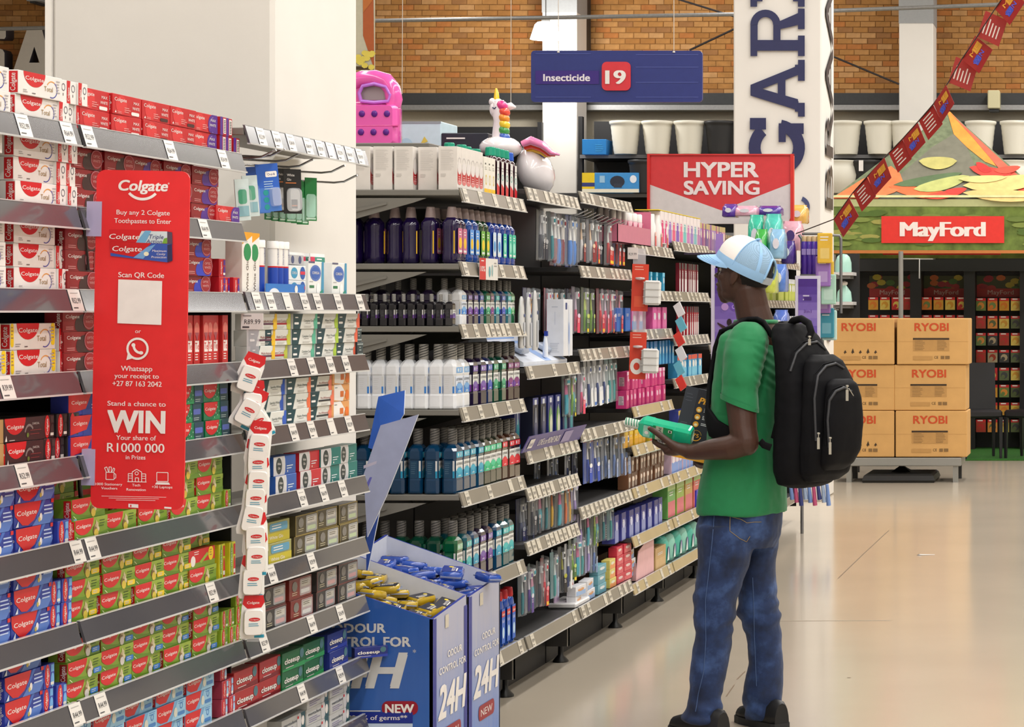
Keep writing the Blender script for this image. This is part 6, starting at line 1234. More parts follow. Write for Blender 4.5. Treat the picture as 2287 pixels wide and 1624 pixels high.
def jeans_mat():
    m = M('denim', (38, 62, 108), .8, noise=.0, bump=.2, bscale=900, sheen=.1); nt = m.node_tree; b = nt.nodes['Principled BSDF']
    tc = nt.nodes.new('ShaderNodeTexCoord'); n = nt.nodes.new('ShaderNodeTexNoise'); n.inputs['Scale'].default_value = 9; n.inputs['Detail'].default_value = 5; n.inputs['Roughness'].default_value = .6
    cr = nt.nodes.new('ShaderNodeValToRGB'); e = cr.color_ramp.elements; e[0].position = .32; e[0].color = rgb((18, 30, 58)); e[1].position = .72; e[1].color = rgb((64, 92, 146)); k = cr.color_ramp.elements.new(.52); k.color = rgb((29, 50, 92))
    nt.links.new(tc.outputs['Object'], n.inputs['Vector']); nt.links.new(n.outputs['Fac'], cr.inputs[0]); nt.links.new(cr.outputs[0], b.inputs['Base Color'])
    return m
DENIM = jeans_mat(); STITCH = M('stitch_thread', (150, 130, 96), .7)
man = ething('person', Vector((Q(1660, 900).x, ZP, 0)), 'person in blue and white cap, green T-shirt and jeans, holding a green bottle', 'person')
MO = Vector(man.location)
YA = math.radians(30); FB = Vector((-math.cos(YA), math.sin(YA), 0)); LB = Vector((-math.sin(YA), -math.cos(YA), 0)); UP = Vector((0, 0, 1))
def child(name, me, parent=man):
    """mesh given in world coordinates, linked under its parent"""

    if isinstance(me, MB): me = me.mesh(name)
    o = bpy.data.objects.new(name, me); COL.objects.link(o); o.parent = parent
    if parent is man: o.location = -MO
    return o
def vring(x0, x1, y, dz, rl, n=24, ra=None):
    """horizontal body ring between photo columns x0, x1: an ellipse turned by the body's yaw"""
    c = Q((x0+x1)/2, y, dz); half = (x1-x0)/2*(ZP+dz)/FPX
    r1 = ra if ra else math.sqrt(max(half**2-(rl*math.sin(YA))**2, .0004))/math.cos(YA)
    return [c+FB*r1*math.cos(2*PI*k/n)+LB*rl*math.sin(2*PI*k/n) for k in range(n)]
def limb(mb, pts, mat, seg=14, flat=1.0):
    """pts: (photo x, y, depth offset, radius m)"""
    mb.tube([Q(x, y, dz) for x, y, dz, r in pts], [r for *_, r in pts], mat, seg)
    for x, y, dz, r in pts: ell3(mb, Q(x, y, dz), (r*.99, 0, 0), (0, r*.99, 0), (0, 0, r*.99), mat, 12, 8)
# ---- head, neck, arms, hands, trunk and legs as one body
AH = math.radians(14); HF = Vector((-math.cos(AH), math.sin(AH), 0)); HL = Vector((-math.sin(AH), -math.cos(AH), 0)); HC = Q(1657, 610)
tl = math.radians(-4)
def Hd(f, l, z): return HC+HF*f+HL*l+UP*z
def hell(mb, c, r): ell3(mb, Hd(*c), HF*r[0], HL*r[1], UP*r[2], SKIN, 20, 14)
b = MB()
hell(b, (-.018, 0, .028), (.098, .074, .095)); hell(b, (-.06, 0, -.005), (.05, .062, .06)); hell(b, (.022, 0, -.022), (.060, .064, .085)); hell(b, (.026, 0, -.07), (.054, .050, .036)); hell(b, (.064, 0, -.090), (.020, .022, .018))
hell(b, (.083, 0, -.040), (.014, .026, .0085)); hell(b, (.080, 0, -.058), (.015, .024, .010)); hell(b, (.070, 0, -.05), (.020, .034, .034)); hell(b, (.068, 0, -.070), (.022, .030, .028)); hell(b, (.074, 0, -.024), (.016, .026, .022))
hell(b, (.093, 0, -.008), (.013, .013, .010)); hell(b, (.086, .010, -.012), (.010, .009, .008)); hell(b, (.086, -.010, -.012), (.010, .009, .008)); hell(b, (.080, 0, .012), (.014, .010, .026)); hell(b, (.068, 0, .034), (.018, .052, .013)); hell(b, (.048, .036, -.012), (.028, .022, .022)); hell(b, (.048, -.036, -.012), (.028, .022, .022))
for sg in (1, -1):
    ell3(b, Hd(-.002, sg*.074, -.012), HF*.017+HL*sg*-.004, HL*.008+HF*.004, UP*.031-HF*.008, SKIN, 14, 10)
    ell3(b, Hd(.006, sg*.073, -.036), HF*.009, HL*.007, UP*.010, SKIN)
limb(b, [(1670, 645, 0, .060), (1680, 690, 0, .061), (1690, 728, 0, .066), (1695, 760, 0, .08)], SKIN, 18)
rings = [vring(1646, 1726, 748, 0, .10), vring(1634, 1734, 790, 0, .13), vring(1624, 1732, 900, 0, .13), vring(1612, 1738, 1040, 0, .135), vring(1606, 1730, 1140, 0, .12), vring(1612, 1718, 1190, 0, .11)]
b.loft(rings, SKIN)
limb(b, [(1632, 1190, -.06, .056), (1600, 1370, -.09, .038), (1574, 1585, -.10, .030), (1572, 1622, -.10, .030)], SKIN); limb(b, [(1694, 1190, .05, .048), (1698, 1370, .09, .036), (1704, 1570, .10, .030), (1704, 1610, .10, .030)], SKIN)
# left arm (towards the camera) and its hand
limb(b, [(1668, 770, -.15, .058), (1660, 830, -.17, .056), (1655, 900, -.19, .053), (1660, 960, -.21, .048), (1666, 990, -.22, .046)], SKIN, 18)
limb(b, [(1666, 988, -.22, .046), (1630, 1000, -.215, .044), (1590, 1004, -.20, .037), (1556, 1009, -.185, .029), (1540, 1009, -.18, .027)], SKIN, 18)
def fing(pts, rs): limb(b, [(x, y, dz, r) for (x, y, dz), r in zip(pts, rs)], SKIN, 10)
ell3(b, Q(1514, 1004, -.165), (.052, 0, .010), (0, .030, .006), (-.004, -.008, .020), SKIN, 16, 10)
ell3(b, Q(1494, 1000, -.155), (.026, 0, .004), (0, .034, .0), (0, 0, .017), SKIN, 16, 10)
limb(b, [(1535, 1007, -.18, .025), (1512, 1000, -.185, .020), (1496, 989, -.195, .0135), (1474, 972, -.192, .0110), (1460, 962, -.186, .0105), (1451, 957, -.182, .0090)], SKIN, 12)
for i in range(4):
    o_ = .021*i
    fing([(1490+5*i, 1002+i, -.175+o_), (1471+5*i, 994+2*i, -.165+o_), (1461+6*i, 987+2*i, -.145+o_*.9), (1462+6*i, 973, -.118+o_*.7)], (.0105, .0098, .0090, .0080))
# right arm, mostly hidden, and its hand under the box
limb(b, [(1742, 775, .15, .056), (1738, 860, .19, .052), (1716, 960, .22, .046), (1690, 1018, .24, .044)], SKIN, 14); limb(b, [(1690, 1018, .24, .044), (1650, 1030, .25, .038), (1612, 1034, .24, .028)], SKIN, 14)
ell3(b, Q(1592, 1034, .235), (.035, 0, .004), (0, .036, 0), (0, 0, .015), SKIN)
for i in range(4): fing([(1580, 1033+2*i, .21+.02*i), (1566, 1036+2*i, .205+.02*i), (1557, 1033+2*i, .20+.02*i), (1553, 1027+2*i, .20+.02*i)], (.0105, .0098, .009, .0082))
limb(b, [(1600, 1030, .20, .015), (1588, 1015, .19, .0115), (1580, 1003, .185, .0105)], SKIN, 10)
def bodymat(c):
    d = c-HC; f = d.dot(HF); l = abs(d.dot(HL)); z = d.z
    return 1 if z > -.052 and (z > .05-.0*f and f < .055 or (f < -.022 and z > -.06+.25*(f+.1))) else 0
child('body', remesh(b, 'body', .0036, 3, mats=[SKIN, HAIR], matfn=bodymat))
mb = MB()
for sg in (1, -1):
    ell3(mb, Hd(.061, sg*.029, .013), HF*.012, HL*.014, UP*.009, M('eye_white', (200, 190, 180), .2)); ell3(mb, Hd(.0705, sg*.029, .013), HF*.004, HL*.006, UP*.006, M('iris_dark', (20, 14, 12), .1), 10, 6)
child('eyes', mb)
mb = MB()
for sg in (1, -1): mb.tube([Hd(.082, sg*.012, .032), Hd(.079, sg*.03, .038), Hd(.064, sg*.046, .033)], .0035, HAIR, 6)
child('eyebrows', mb)
mb = MB(); ell3(mb, Q(1449.5, 956, -.187), (.005, 0, .004), (0, .002, .0), (-.003, 0, .004), M('nail', (150, 104, 88), .3), 10, 6); child('thumbnail', mb)
# ---- T-shirt
s = MB()
s.loft([vring(1650, 1728, 722, 0, .075, 28), vring(1636, 1742, 732, 0, .125, 28), vring(1620, 1752, 748, 0, .172, 28), vring(1611, 1760, 778, 0, .186, 28), vring(1603, 1762, 830, 0, .178, 28), vring(1594, 1758, 900, 0, .168, 28), vring(1583, 1752, 980, 0, .166, 28), vring(1574, 1752, 1050, 0, .168, 28), vring(1565, 1756, 1105, 0, .178, 28), vring(1560, 1757, 1132, 0, .180, 28), vring(1561, 1756, 1146, 0, .179, 28)], SHIRT)
limb(s, [(1672, 762, -.135, .074), (1662, 800, -.165, .074), (1655, 850, -.18, .070)], SHIRT, 20)
hem = [(Q(1610, 889, -.19)+Q(1694, 922, -.19))/2]
ax = (Q(1694, 922, -.19)-Q(1610, 889, -.19))/2
s.loft([[Q(1659, 800, -.165)+Vector((.070*math.cos(t), .066*math.sin(t), 0)) for t in [2*PI*k/22 for k in range(22)]], [Q(1653, 860, -.182)+ax*.93*math.cos(t)+Vector((0, .062*math.sin(t), 0)) for t in [2*PI*k/22 for k in range(22)]], [hem[0]+ax*math.cos(t)+Vector((0, .064*math.sin(t), 0)) for t in [2*PI*k/22 for k in range(22)]]], SHIRT)
limb(s, [(1738, 768, .14, .072), (1738, 830, .185, .068), (1728, 890, .205, .066)], SHIRT, 18)
def shirt_d(c):
    x = PX+c.x/c.y*FPX; y = PY-(c.z-EYE)/c.y*FPX
    w = .0022*mnoise.noise(Vector((c.x*14, c.y*14, c.z*9)))+.0016*mnoise.noise(c*34)
    if y > 960: w += .0042*math.sin((x*.8+y*.55)*.055)*min(1, (y-960)/80)+.003*mnoise.noise(Vector((c.x*22, c.y*22, c.z*7)))
    if 1684 < x < 1745 and 770 < y < 870 and c.y < ZP: w += .0018*math.sin((y*1.0-x*.7)*.30)
    if x < 1710 and 760 < y < 925 and c.y < ZP-.1: w += .0028*math.sin((x*.9-y*.35)*.085)
    return w
child('t_shirt', remesh(s, 't_shirt', .0062, 9, disp=shirt_d))
mb = MB(); mb.loft([[hem[0]+ax*q*math.cos(t)+Vector((0, .066*q*math.sin(t), dz_)) for t in [2*PI*k/22 for k in range(22)]] for q, dz_ in ((1.02, .0), (1.025, .004), (1.02, .018))], SHIRT, cap=False); child('sleeve_hem', mb)
mb = MB(); rg = vring(1644, 1732, 719, 0, .080, 28); mb.tube(rg+[rg[0]], .008, SHIRT, 8); child('collar', mb)
# ---- jeans
j = MB()
def leg(rows, dzf, rdep):
    R_ = []
    for x0, x1, y, k in rows:
        dz = dzf(y); c = Q((x0+x1)/2, y, dz); h = (x1-x0)/2*(ZP+dz)/FPX
        R_.append([c+Vector((h*math.cos(t), h*k*math.sin(t), 0)) for t in [2*PI*q/22 for q in range(22)]])
    j.loft(R_, DENIM)
j.loft([vring(1575, 1740, 1105, 0, .140, 26), vring(1568, 1748, 1135, 0, .152, 26), vring(1559, 1746, 1170, 0, .160, 26), vring(1558, 1742, 1195, 0, .158, 26), vring(1575, 1730, 1222, 0, .135, 26)], DENIM)
leg([(1559, 1690, 1170, 1.05), (1557, 1684, 1229, 1.05), (1556, 1661, 1293, 1.05), (1548, 1648, 1339, 1.05), (1547, 1642, 1374, 1.05), (1556, 1636, 1408, 1.1), (1547, 1633, 1450, 1.05), (1540, 1622, 1510, 1.0), (1540, 1612, 1556, 1.0), (1528, 1614, 1586, 1.0), (1522, 1617, 1600, 1.05), (1528, 1612, 1612, 1.0)], lambda y: -.07-.03*(y-1170)/430, 1)
leg([(1668, 1742, 1170, 1.5), (1662, 1738, 1210, 1.4), (1652, 1733, 1280, 1.2), (1647, 1736, 1339, 1.1), (1647, 1743, 1372, 1.05), (1667, 1744, 1415, 1.15), (1673, 1750, 1482, 1.1), (1661, 1749, 1525, 1.0), (1659, 1747, 1564, 1.0), (1664, 1748, 1590, 1.0), (1667, 1744, 1606, 1.0)], lambda y: .075+.03*(y-1170)/430, 1)
def jean_d(c):
    x = PX+c.x/c.y*FPX; y = PY-(c.z-EYE)/c.y*FPX
    w = .0022*mnoise.noise(c*16)+.001*mnoise.noise(c*50)
    kn = math.exp(-((y-1375)/60)**2)
    w += kn*.0040*math.sin((y+.35*x+46*mnoise.noise(c*7))*.13)
    an = max(0, (y-1500)/100)
    w += min(an, 1)*.0042*math.sin((y-.25*x+40*mnoise.noise(c*8))*.15)
    th = math.exp(-((y-1250)/70)**2); w += th*.0035*math.sin((y*.6-.5*x+30*mnoise.noise(c*6))*.075)
    return w
child('jeans', remesh(j, 'jeans', .006, 3, disp=jean_d))
mb = MB()
sm = [(1596, 1150), (1590, 1220), (1582, 1290), (1576, 1340), (1576, 1385), (1577, 1430), (1572, 1500), (1560, 1550), (1553, 1595)]
def front_surface(x, y, off=.004):
    """nearest denim point on the sight line, for seams and pocket stitching"""
    return None
jo = [o for o in man.children if o.name.startswith('jeans')][0]
from mathutils.bvhtree import BVHTree
def bvh_of(o):
    me = o.data; return BVHTree.FromPolygons([v.co for v in me.vertices], [tuple(p.vertices) for p in me.polygons])
JB = bvh_of(jo)
def on_surf(bv, x, y, lift=.0015):
    e = Vector((0, 0, EYE)); d = (P(x, y, 1)-e).normalized(); h = bv.ray_cast(e, d)
    return h[0]+h[1]*lift if h[0] is not None else None
def seam(bv, pts, r, mat, mb, n=8):
    out = []
    for (a, b_), (c, d) in zip(pts, pts[1:]):
        for k in range(n):
            q = on_surf(bv, a+(c-a)*k/n, b_+(d-b_)*k/n)
            if q is not None: out.append(q)
    if len(out) > 2: mb.tube(out, r, mat, 5)
seam(JB, sm, .0016, M('seam_blue', (70, 92, 134), .8), mb); seam(JB, [(1681, 1290), (1683, 1340), (1685, 1420), (1688, 1480), (1690, 1540)], .0016, M('seam_blue', (70, 92, 134)), mb)
child('leg_seam', mb, jo)
mb = MB(); seam(JB, [(1631, 1153), (1630, 1186), (1652, 1203), (1667, 1210), (1676, 1196)], .0012, STITCH, mb); seam(JB, [(1632, 1154), (1655, 1160), (1668, 1168), (1684, 1166), (1702, 1166)], .0012, STITCH, mb); child('pocket_stitching', mb, jo)
# ---- shoes
SHOE = M('shoe_black', (26, 26, 28), .5); SOLE = M('shoe_sole', (40, 40, 42), .6)
def shoe(x, dz, yaw, label):
    mb = MB(); R0 = Vector((x, ZP+dz, 0)); f = Vector((-math.cos(yaw), math.sin(yaw), 0)); l = Vector((-math.sin(yaw), -math.cos(yaw), 0))
    rows = [(-.09, .030, .075, .0), (-.075, .038, .085, 0), (-.02, .042, .088, 0), (.05, .044, .066, 0), (.12, .046, .048, 0), (.165, .036, .036, 0), (.185, .016, .024, 0)]
    rings = []
    for u, w, h, _ in rows: rings.append([R0+f*u+l*(w*math.copysign(abs(math.cos(t))**.8, math.cos(t)))+UP*(.022+max(0, h*math.sin(t)) if math.sin(t) > 0 else .022) for t in [2*PI*k/16 for k in range(16)]])
    mb.loft(rings, SHOE); out = [R0+f*u*1.02+l*w*1.06 for u, w, *_ in rows]+[R0+f*u*1.02-l*w*1.06 for u, w, *_ in rows[::-1]]
    m2 = MB(); m2.loft([out, [p+UP*.026 for p in out]], SOLE, False); m3 = MB()
    for q in range(5): a = .02+.02*q; m3.tube([R0+f*a+l*.02+UP*(.088-.28*(a-.0)), R0+f*(a+.004)-l*.02+UP*(.088-.28*a)], .003, SOLE, 5)
    o = child('shoe', mb); s_ = bpy.data.objects.new('sole', m2.mesh('sole')); COL.objects.link(s_); s_.parent = o; s_ = bpy.data.objects.new('laces', m3.mesh('laces')); COL.objects.link(s_); s_.parent = o
shoe(Q(1590, 1600).x, -.10, .70, ''); shoe(Q(1707, 1600).x, .09, .85, '')
# ---- cap
TAU = math.radians(27); CZ = UP*math.cos(TAU)-HF*math.sin(TAU); CF = HF*math.cos(TAU)+UP*math.sin(TAU); CC = Hd(-.014, 0, .026)
CAPW = M('cap_white', (238, 232, 228), .8, bump=.1, bscale=300); CAPB = M('cap_blue', (150, 192, 232), .75, bump=.1, bscale=500, noise=.05)
def net_mat():
    m = M('cap_net', (158, 192, 222), .7); nt = m.node_tree; b_ = nt.nodes['Principled BSDF']; tc = nt.nodes.new('ShaderNodeTexCoord'); ck = nt.nodes.new('ShaderNodeTexChecker'); ck.inputs['Scale'].default_value = 420
    mr = nt.nodes.new('ShaderNodeMapRange'); mr.inputs[3].default_value = 1; mr.inputs[4].default_value = .62; nt.links.new(tc.outputs['Object'], ck.inputs['Vector']); nt.links.new(ck.outputs['Fac'], mr.inputs[0]); nt.links.new(mr.outputs[0], b_.inputs['Alpha']); return m
NET = net_mat()
def dome(t, ph, k=1.0):
    r1, r2, r3 = .112, .089, .104; fr = max(0, math.cos(t))
    g = 1+.13*fr*max(0, math.sin(2*ph)-.32)
    return CC+CF*(r1*k*g*math.cos(ph)*math.cos(t))+HL*(r2*k*math.cos(ph)*math.sin(t))+CZ*(r3*k*g*math.sin(ph)-.004)
capo = bpy.data.objects.new('cap', None); COL.objects.link(capo); capo.parent = man; capo.location = -MO; capo.empty_display_size = .1
def csub(name, mb): o = bpy.data.objects.new(name, mb.mesh(name)); COL.objects.link(o); o.parent = capo; return o
def patch(t0, t1, p0, p1, mat, nt=14, npp=12, k=1.0, skip=None):
    mb = MB(); V = []; F_ = []
    for i in range(nt+1):
        for q in range(npp+1): V.append(tuple(dome(math.radians(t0+(t1-t0)*i/nt), math.radians(p0+(p1-p0)*q/npp), k)))
    for i in range(nt):
        for q in range(npp):
            tm, pm = t0+(t1-t0)*(i+.5)/nt, p0+(p1-p0)*(q+.5)/npp
            if skip and skip(tm, pm): continue
            a = i*(npp+1)+q; F_.append((a, a+npp+1, a+npp+2, a+1))
    mb.add(V, F_, mat, True); return mb
csub('front_panel', patch(-84, 84, 0, 90, CAPW, 30, 16))
opening = lambda t, p: ((t-180)/27)**2+((p-0)/42)**2 < 1
for a, b_ in ((84, 132), (132, 180), (180, 228), (228, 276)): csub('net_panel', patch(a, b_, 0, 90, NET, 18, 22, 1.0, opening))
mb = MB()
for t in (132, 228, 180):
    V = []; F_ = []
    for q in range(19):
        ph = 5*q if t != 180 else 42+48*q/18
        for d in (-3.6, 3.6): V.append(tuple(dome(math.radians(t+d*(1+.6*q/18 if ph < 80 else 1)), math.radians(ph), 1.012)))
    mb.add(V, [(2*q, 2*q+1, 2*q+3, 2*q+2) for q in range(18)], CAPB, True)
for sg in (1, -1): mb.tube([dome(math.radians(sg*84), math.radians(5*q), 1.008) for q in range(18)], .0022, CAPB, 6)
mb.tube([dome(math.radians(180+27*math.cos(a)), math.radians(42*math.sin(a)), 1.008) for a in [PI*q/14 for q in range(15)]], .0045, CAPB, 6)
csub('seam_tape', mb)
mb = MB(); V = []; n = 44
for q in range(n+1):
    t = math.radians(-153+306*q/n)
    for ph in (-9, -4.5, 0, 4.5, 9): V.append(tuple(dome(t, math.radians(ph), 1.016)))
mb.add(V, [(5*q+r, 5*q+r+1, 5*q+r+6, 5*q+r+5) for q in range(n) for r in range(4)], CAPB, True); csub('sweat_band', mb)
mb = MB(); V = []
for q in range(13):
    t = math.radians(150+60*q/12)
    for ph in (-10, 5): V.append(tuple(dome(t, math.radians(ph), 1.01)))
mb.add(V, [(2*q, 2*q+1, 2*q+3, 2*q+2) for q in range(12)], M('strap_plastic', (176, 186, 196), .4), True); csub('strap', mb)
mb = MB(); ell3(mb, dome(0, PI/2)+CZ*.004, HF*.010, HL*.010, CZ*.006, CAPB); csub('button', mb)
mb = MB(); rows = []; n = 26
for side in (0, 1):
    for u in range(8):
        r = []
        for q in range(n+1):
            t = math.radians(-76+152*q/n); inn = dome(t, math.radians(-3), 1.0); s_ = math.cos(t*1.18)
            ext = .078*max(0, s_)**.55*u/7
            dr = HF*1.0-UP*.05
            p = inn+dr.normalized()*ext-UP*(.012*(math.sin(t)**2)*u/7)-UP*(.003*side)
            r.append(p)
        rows.append(r)
V = [tuple(p) for r in rows for p in r]; w_ = n+1; F_ = []
for sd in (0, 1):
    for u in range(7):
        for q in range(n): a = (sd*8+u)*w_+q; F_.append((a, a+1, a+w_+1, a+w_))
for q in range(n): F_.append((7*w_+q, 7*w_+q+1, 15*w_+q+1, 15*w_+q))
mb.add(V, F_, CAPB, True); csub('brim', mb)
mb = MB()
for u in (3, 4, 5, 6): mb.tube([rows[u][q]+UP*.0006 for q in range(2, n-1)], .0007, M('cap_stitch', (130, 172, 216), .8), 4)
csub('brim_stitching', mb)
# ---- backpack
BPK = M('pack_black', (17, 17, 20), .65, noise=.1, nscale=60, bump=.15, bscale=1300, spec=.12); ZIPM = M('zip_black', (52, 53, 57), .5, bump=.2, bscale=900); ZMET = M('zip_metal', (190, 188, 180), .25, .9)
BB = -FB
PC = Q(1812, 905, -.115)
pack = ething('backpack', Vector((PC.x, PC.y, Q(0, 1088).z)), 'black backpack worn on the back of the man in the green shirt', 'backpack')
PO = Vector(pack.location)
def pchild(name, me, par=None):
    if isinstance(me, MB): me = me.mesh(name)
    o = bpy.data.objects.new(name, me); COL.objects.link(o); o.parent = par or pack
    if par is None: o.location = -PO
    return o
def pring(y, cx, d, w, n=26, e=.75, dz=-.115):
    c = Q(cx, y, dz)
    return [c+BB*d*math.copysign(abs(math.cos(t))**e, math.cos(t))+LB*w*math.copysign(abs(math.sin(t))**e, math.sin(t)) for t in [2*PI*k/n for k in range(n)]]
k = MB()
k.loft([pring(722, 1764, .03, .06), pring(734, 1768, .038, .095), pring(756, 1778, .044, .118), pring(790, 1792, .052, .133), pring(850, 1806, .064, .148), pring(920, 1808, .078, .154), pring(1000, 1805, .082, .154), pring(1050, 1802, .078, .146), pring(1078, 1800, .062, .128), pring(1087, 1804, .035, .09)], BPK)
def pk_d(c): return .0035*mnoise.noise(Vector((c.x*12, c.y*12, c.z*6)))+.0015*mnoise.noise(c*40)
pchild('main_compartment', remesh(k, 'main_compartment', .007, 4, disp=pk_d))
def pocket(name, rows, e=.7):
    k = MB(); k.loft([pring(y, cx, d, w, 24, e, dz) for y, cx, d, w, dz in rows], BPK); return pchild(name, remesh(k, name, .0055, 4, disp=lambda c: .002*mnoise.noise(c*18)))
pocket('middle_pocket', [(792, 1836, .015, .06, -.15), (806, 1840, .032, .095, -.155), (850, 1850, .045, .122, -.16), (920, 1852, .052, .130, -.162), (1010, 1848, .054, .130, -.162), (1056, 1842, .046, .115, -.16), (1074, 1836, .025, .085, -.155)])
fp = pocket('front_pocket', [(846, 1878, .012, .05, -.185), (858, 1880, .024, .078, -.19), (890, 1883, .031, .092, -.193), (950, 1884, .034, .098, -.195), (1005, 1878, .036, .096, -.195), (1035, 1868, .032, .084, -.19), (1050, 1860, .016, .06, -.185)])
def find(n): return [o for o in pack.children if o.name.split('.')[0] == n][0]
for nm, path in (('front_pocket', [(1852, 1000), (1849, 940), (1853, 895), (1866, 874), (1884, 866), (1903, 876)]), ('middle_pocket', [(1822, 985), (1819, 890), (1826, 840), (1844, 818), (1866, 812), (1886, 824)]), ('main_compartment', [(1765, 830), (1778, 790), (1800, 768), (1824, 764), (1846, 784)])):
    bv = bvh_of(find(nm)); mb = MB(); seam(bv, path, .005, ZIPM, mb, 8); pchild('zip', mb)
    mb = MB(); seam(bv, [(x-7, y-4) for x, y in path], .0022, BPK, mb, 8); pchild('piping', mb)
def pull(x, y, h, dz, label='zip_pull'):
    mb = MB(); o = Q(x, y, dz); mb.tube([o, o-UP*h*.35], .0022, ZMET, 6); mb.obox(o-UP*h*.62, (.0045, 0, 0), (0, .002, 0), (0, 0, h*.36), ZMET); mb.lathe([(.005, -.003), (.006, 0), (.005, .003)], ZMET, 10, tuple(o)); pchild(label, mb)
pull(1828, 968, .055, -.335); pull(1854, 978, .058, -.345); pull(1892, 862, .052, -.36); pull(1808, 752, .03, -.27)
mb = MB(); mb.tube([Q(1896, 868, -.355), Q(1906, 884, -.33)], .0016, ZMET, 6); pchild('zip_cord', mb)
mb = MB(); mb.tube([Q(1762, 730, -.10), Q(1772, 716, -.13), Q(1790, 712, -.16), Q(1806, 722, -.18), Q(1812, 742, -.19), Q(1806, 756, -.19)], .013, BPK, 10); pchild('grab_handle', mb)
def ribbon(name, pts, wd, th, wv):
    mb = MB(); rings = []
    for i, p in enumerate(pts):
        t = (pts[min(i+1, len(pts)-1)]-pts[max(i-1, 0)]).normalized(); s_ = wv[i] if isinstance(wv, list) else wv; s_ = (s_-t*s_.dot(t)).normalized(); n_ = t.cross(s_).normalized()
        rings.append([p+s_*wd*a+n_*th*c for a, c in ((1, .6), (.8, 1), (-.8, 1), (-1, .6), (-1, -.6), (-.8, -1), (.8, -1), (1, -.6))])
    mb.loft(rings, BPK); return pchild(name, mb)
# left strap: over the near shoulder, down the chest front, back under the arm
SB_ = bvh_of([o for o in man.children if o.name.startswith('t_shirt')][0])
def onto(p, lift):
    h = SB_.find_nearest(p); return h[0]+h[1]*lift, h[1]
seeds = [Q(1762, 735, -.09), Q(1745, 722, -.10), Q(1722, 716, -.10), Q(1700, 714, -.095), Q(1676, 718, -.09), Q(1652, 730, -.08), Q(1632, 750, -.07), Q(1618, 780, -.06), Q(1610, 815, -.05), Q(1604, 855, -.05), Q(1600, 890, -.06), Q(1603, 925, -.08), Q(1615, 955, -.11), Q(1640, 985, -.15)]
pts = []; nv_ = []
for p in seeds:
    q, n_ = onto(p, .010); pts.append(q); nv_.append(n_)
wv = []
for i, p in enumerate(pts):
    t = (pts[min(i+1, len(pts)-1)]-pts[max(i-1, 0)]).normalized(); wv.append(t.cross(nv_[i]))
ribbon('shoulder_strap', pts, .034, .008, wv)
pts2 = [q+LB*-.26 for q in pts[:7]]; pts2 = [onto(p, .010)[0] for p in pts2]
ribbon('shoulder_strap', pts2, .028, .008, LB)
ribbon('webbing', [Q(1756, 742, -.16), Q(1740, 770, -.20), Q(1738, 840, -.22), Q(1742, 920, -.22), Q(1728, 980, -.20)], .012, .003, BB)
ribbon('webbing', [Q(1698, 985, -.215), Q(1706, 994, -.22), Q(1722, 1000, -.22)], .012, .003, UP)
# ---- the bottle in his hand
LIQ = M('bottle_green', (40, 216, 168), .06, trans=.32, ior=1.33, coat=.6); 
A_, B_ = Q(1427, 949, -.135), Q(1546, 976, -.145); axis = (A_-B_).normalized(); Lb = (A_-B_).length
hb = bpy.data.objects.new('mouthwash_bottle', None)
def bottle_in_hand():
    mb = MB(); hw, hd = .034, .026
    pr = [(0, .82), (.006, .97), (.012, 1), (.055, 1), (.060, .96), (.135, .96), (.140, 1), (.168, 1), (.18, .8), (.19, .45)]
    mb.loft([chamf(hd*s_, hw*s_, .009*s_, z) for z, s_ in pr], LIQ, False)
    mc = MB(); mc.lathe([(.0125, .186), (.0165, .190), (.017, .215), (.0165, .236), (.0155, .238)], K(206, 214, 206), 16)
    for q in range(5):
        z0 = .190+.0095*q; V = []
        for jn in range(13):
            a = 2*PI*jn/12*.9; zz = z0+.014*jn/12*1.4
            for dz in (0, .0035): V.append((.0173*math.cos(a), .0173*math.sin(a), min(zz+dz, .2365)))
        mc.add(V, [(2*jn, 2*jn+2, 2*jn+3, 2*jn+1) for jn in range(12)], K(30, 130, 96))
    ml = MB(); f = FC(ml, (hd*.965, -hw*.8, .063), (0, 1, 0), (0, 0, 1)); f.rect(0, 0, hw*1.6, .07, K(40, 150, 90)); f.rect(0, .034, hw*1.6, .06, K(206, 214, 190), 1); f.text('LISTERINE', hw*.8, .04, .010, K(30, 50, 60), 2, wd=hw*1.45, bold=.02); f.rect(hw*1.1, .003, hw*1.4, .016, WHT, 2); f.rect(hw*1.15, .006, hw*1.35, .013, K(40, 60, 50), 3)
    mn = MB(); f = FC(mn, (hd*1.003, -hw*.7, .142), (0, 1, 0), (0, 0, 1)); f.rrect(0, 0, hw*1.3, .024, .004, K(150, 210, 190), 0); f.ell(.016, .012, .007, .007, WHT, 1, 10)
    return Proto('mouthwash_bottle', mb, 'bottle', [('cap', mc), ('front_label', ml), ('neck_label', mn)])
bh = bottle_in_hand().put(tuple(B_), 'clear green mouthwash bottle held in the left hand of the man')
z_ = axis; x_ = Vector((.1, -.85, -.45)); x_ = (x_-z_*x_.dot(z_)).normalized(); y_ = z_.cross(x_)
bh.rotation_euler = Matrix((x_, y_, z_)).transposed().to_euler(); s0 = Lb/.19; bh.scale = (s0*.98, s0*.98, s0)
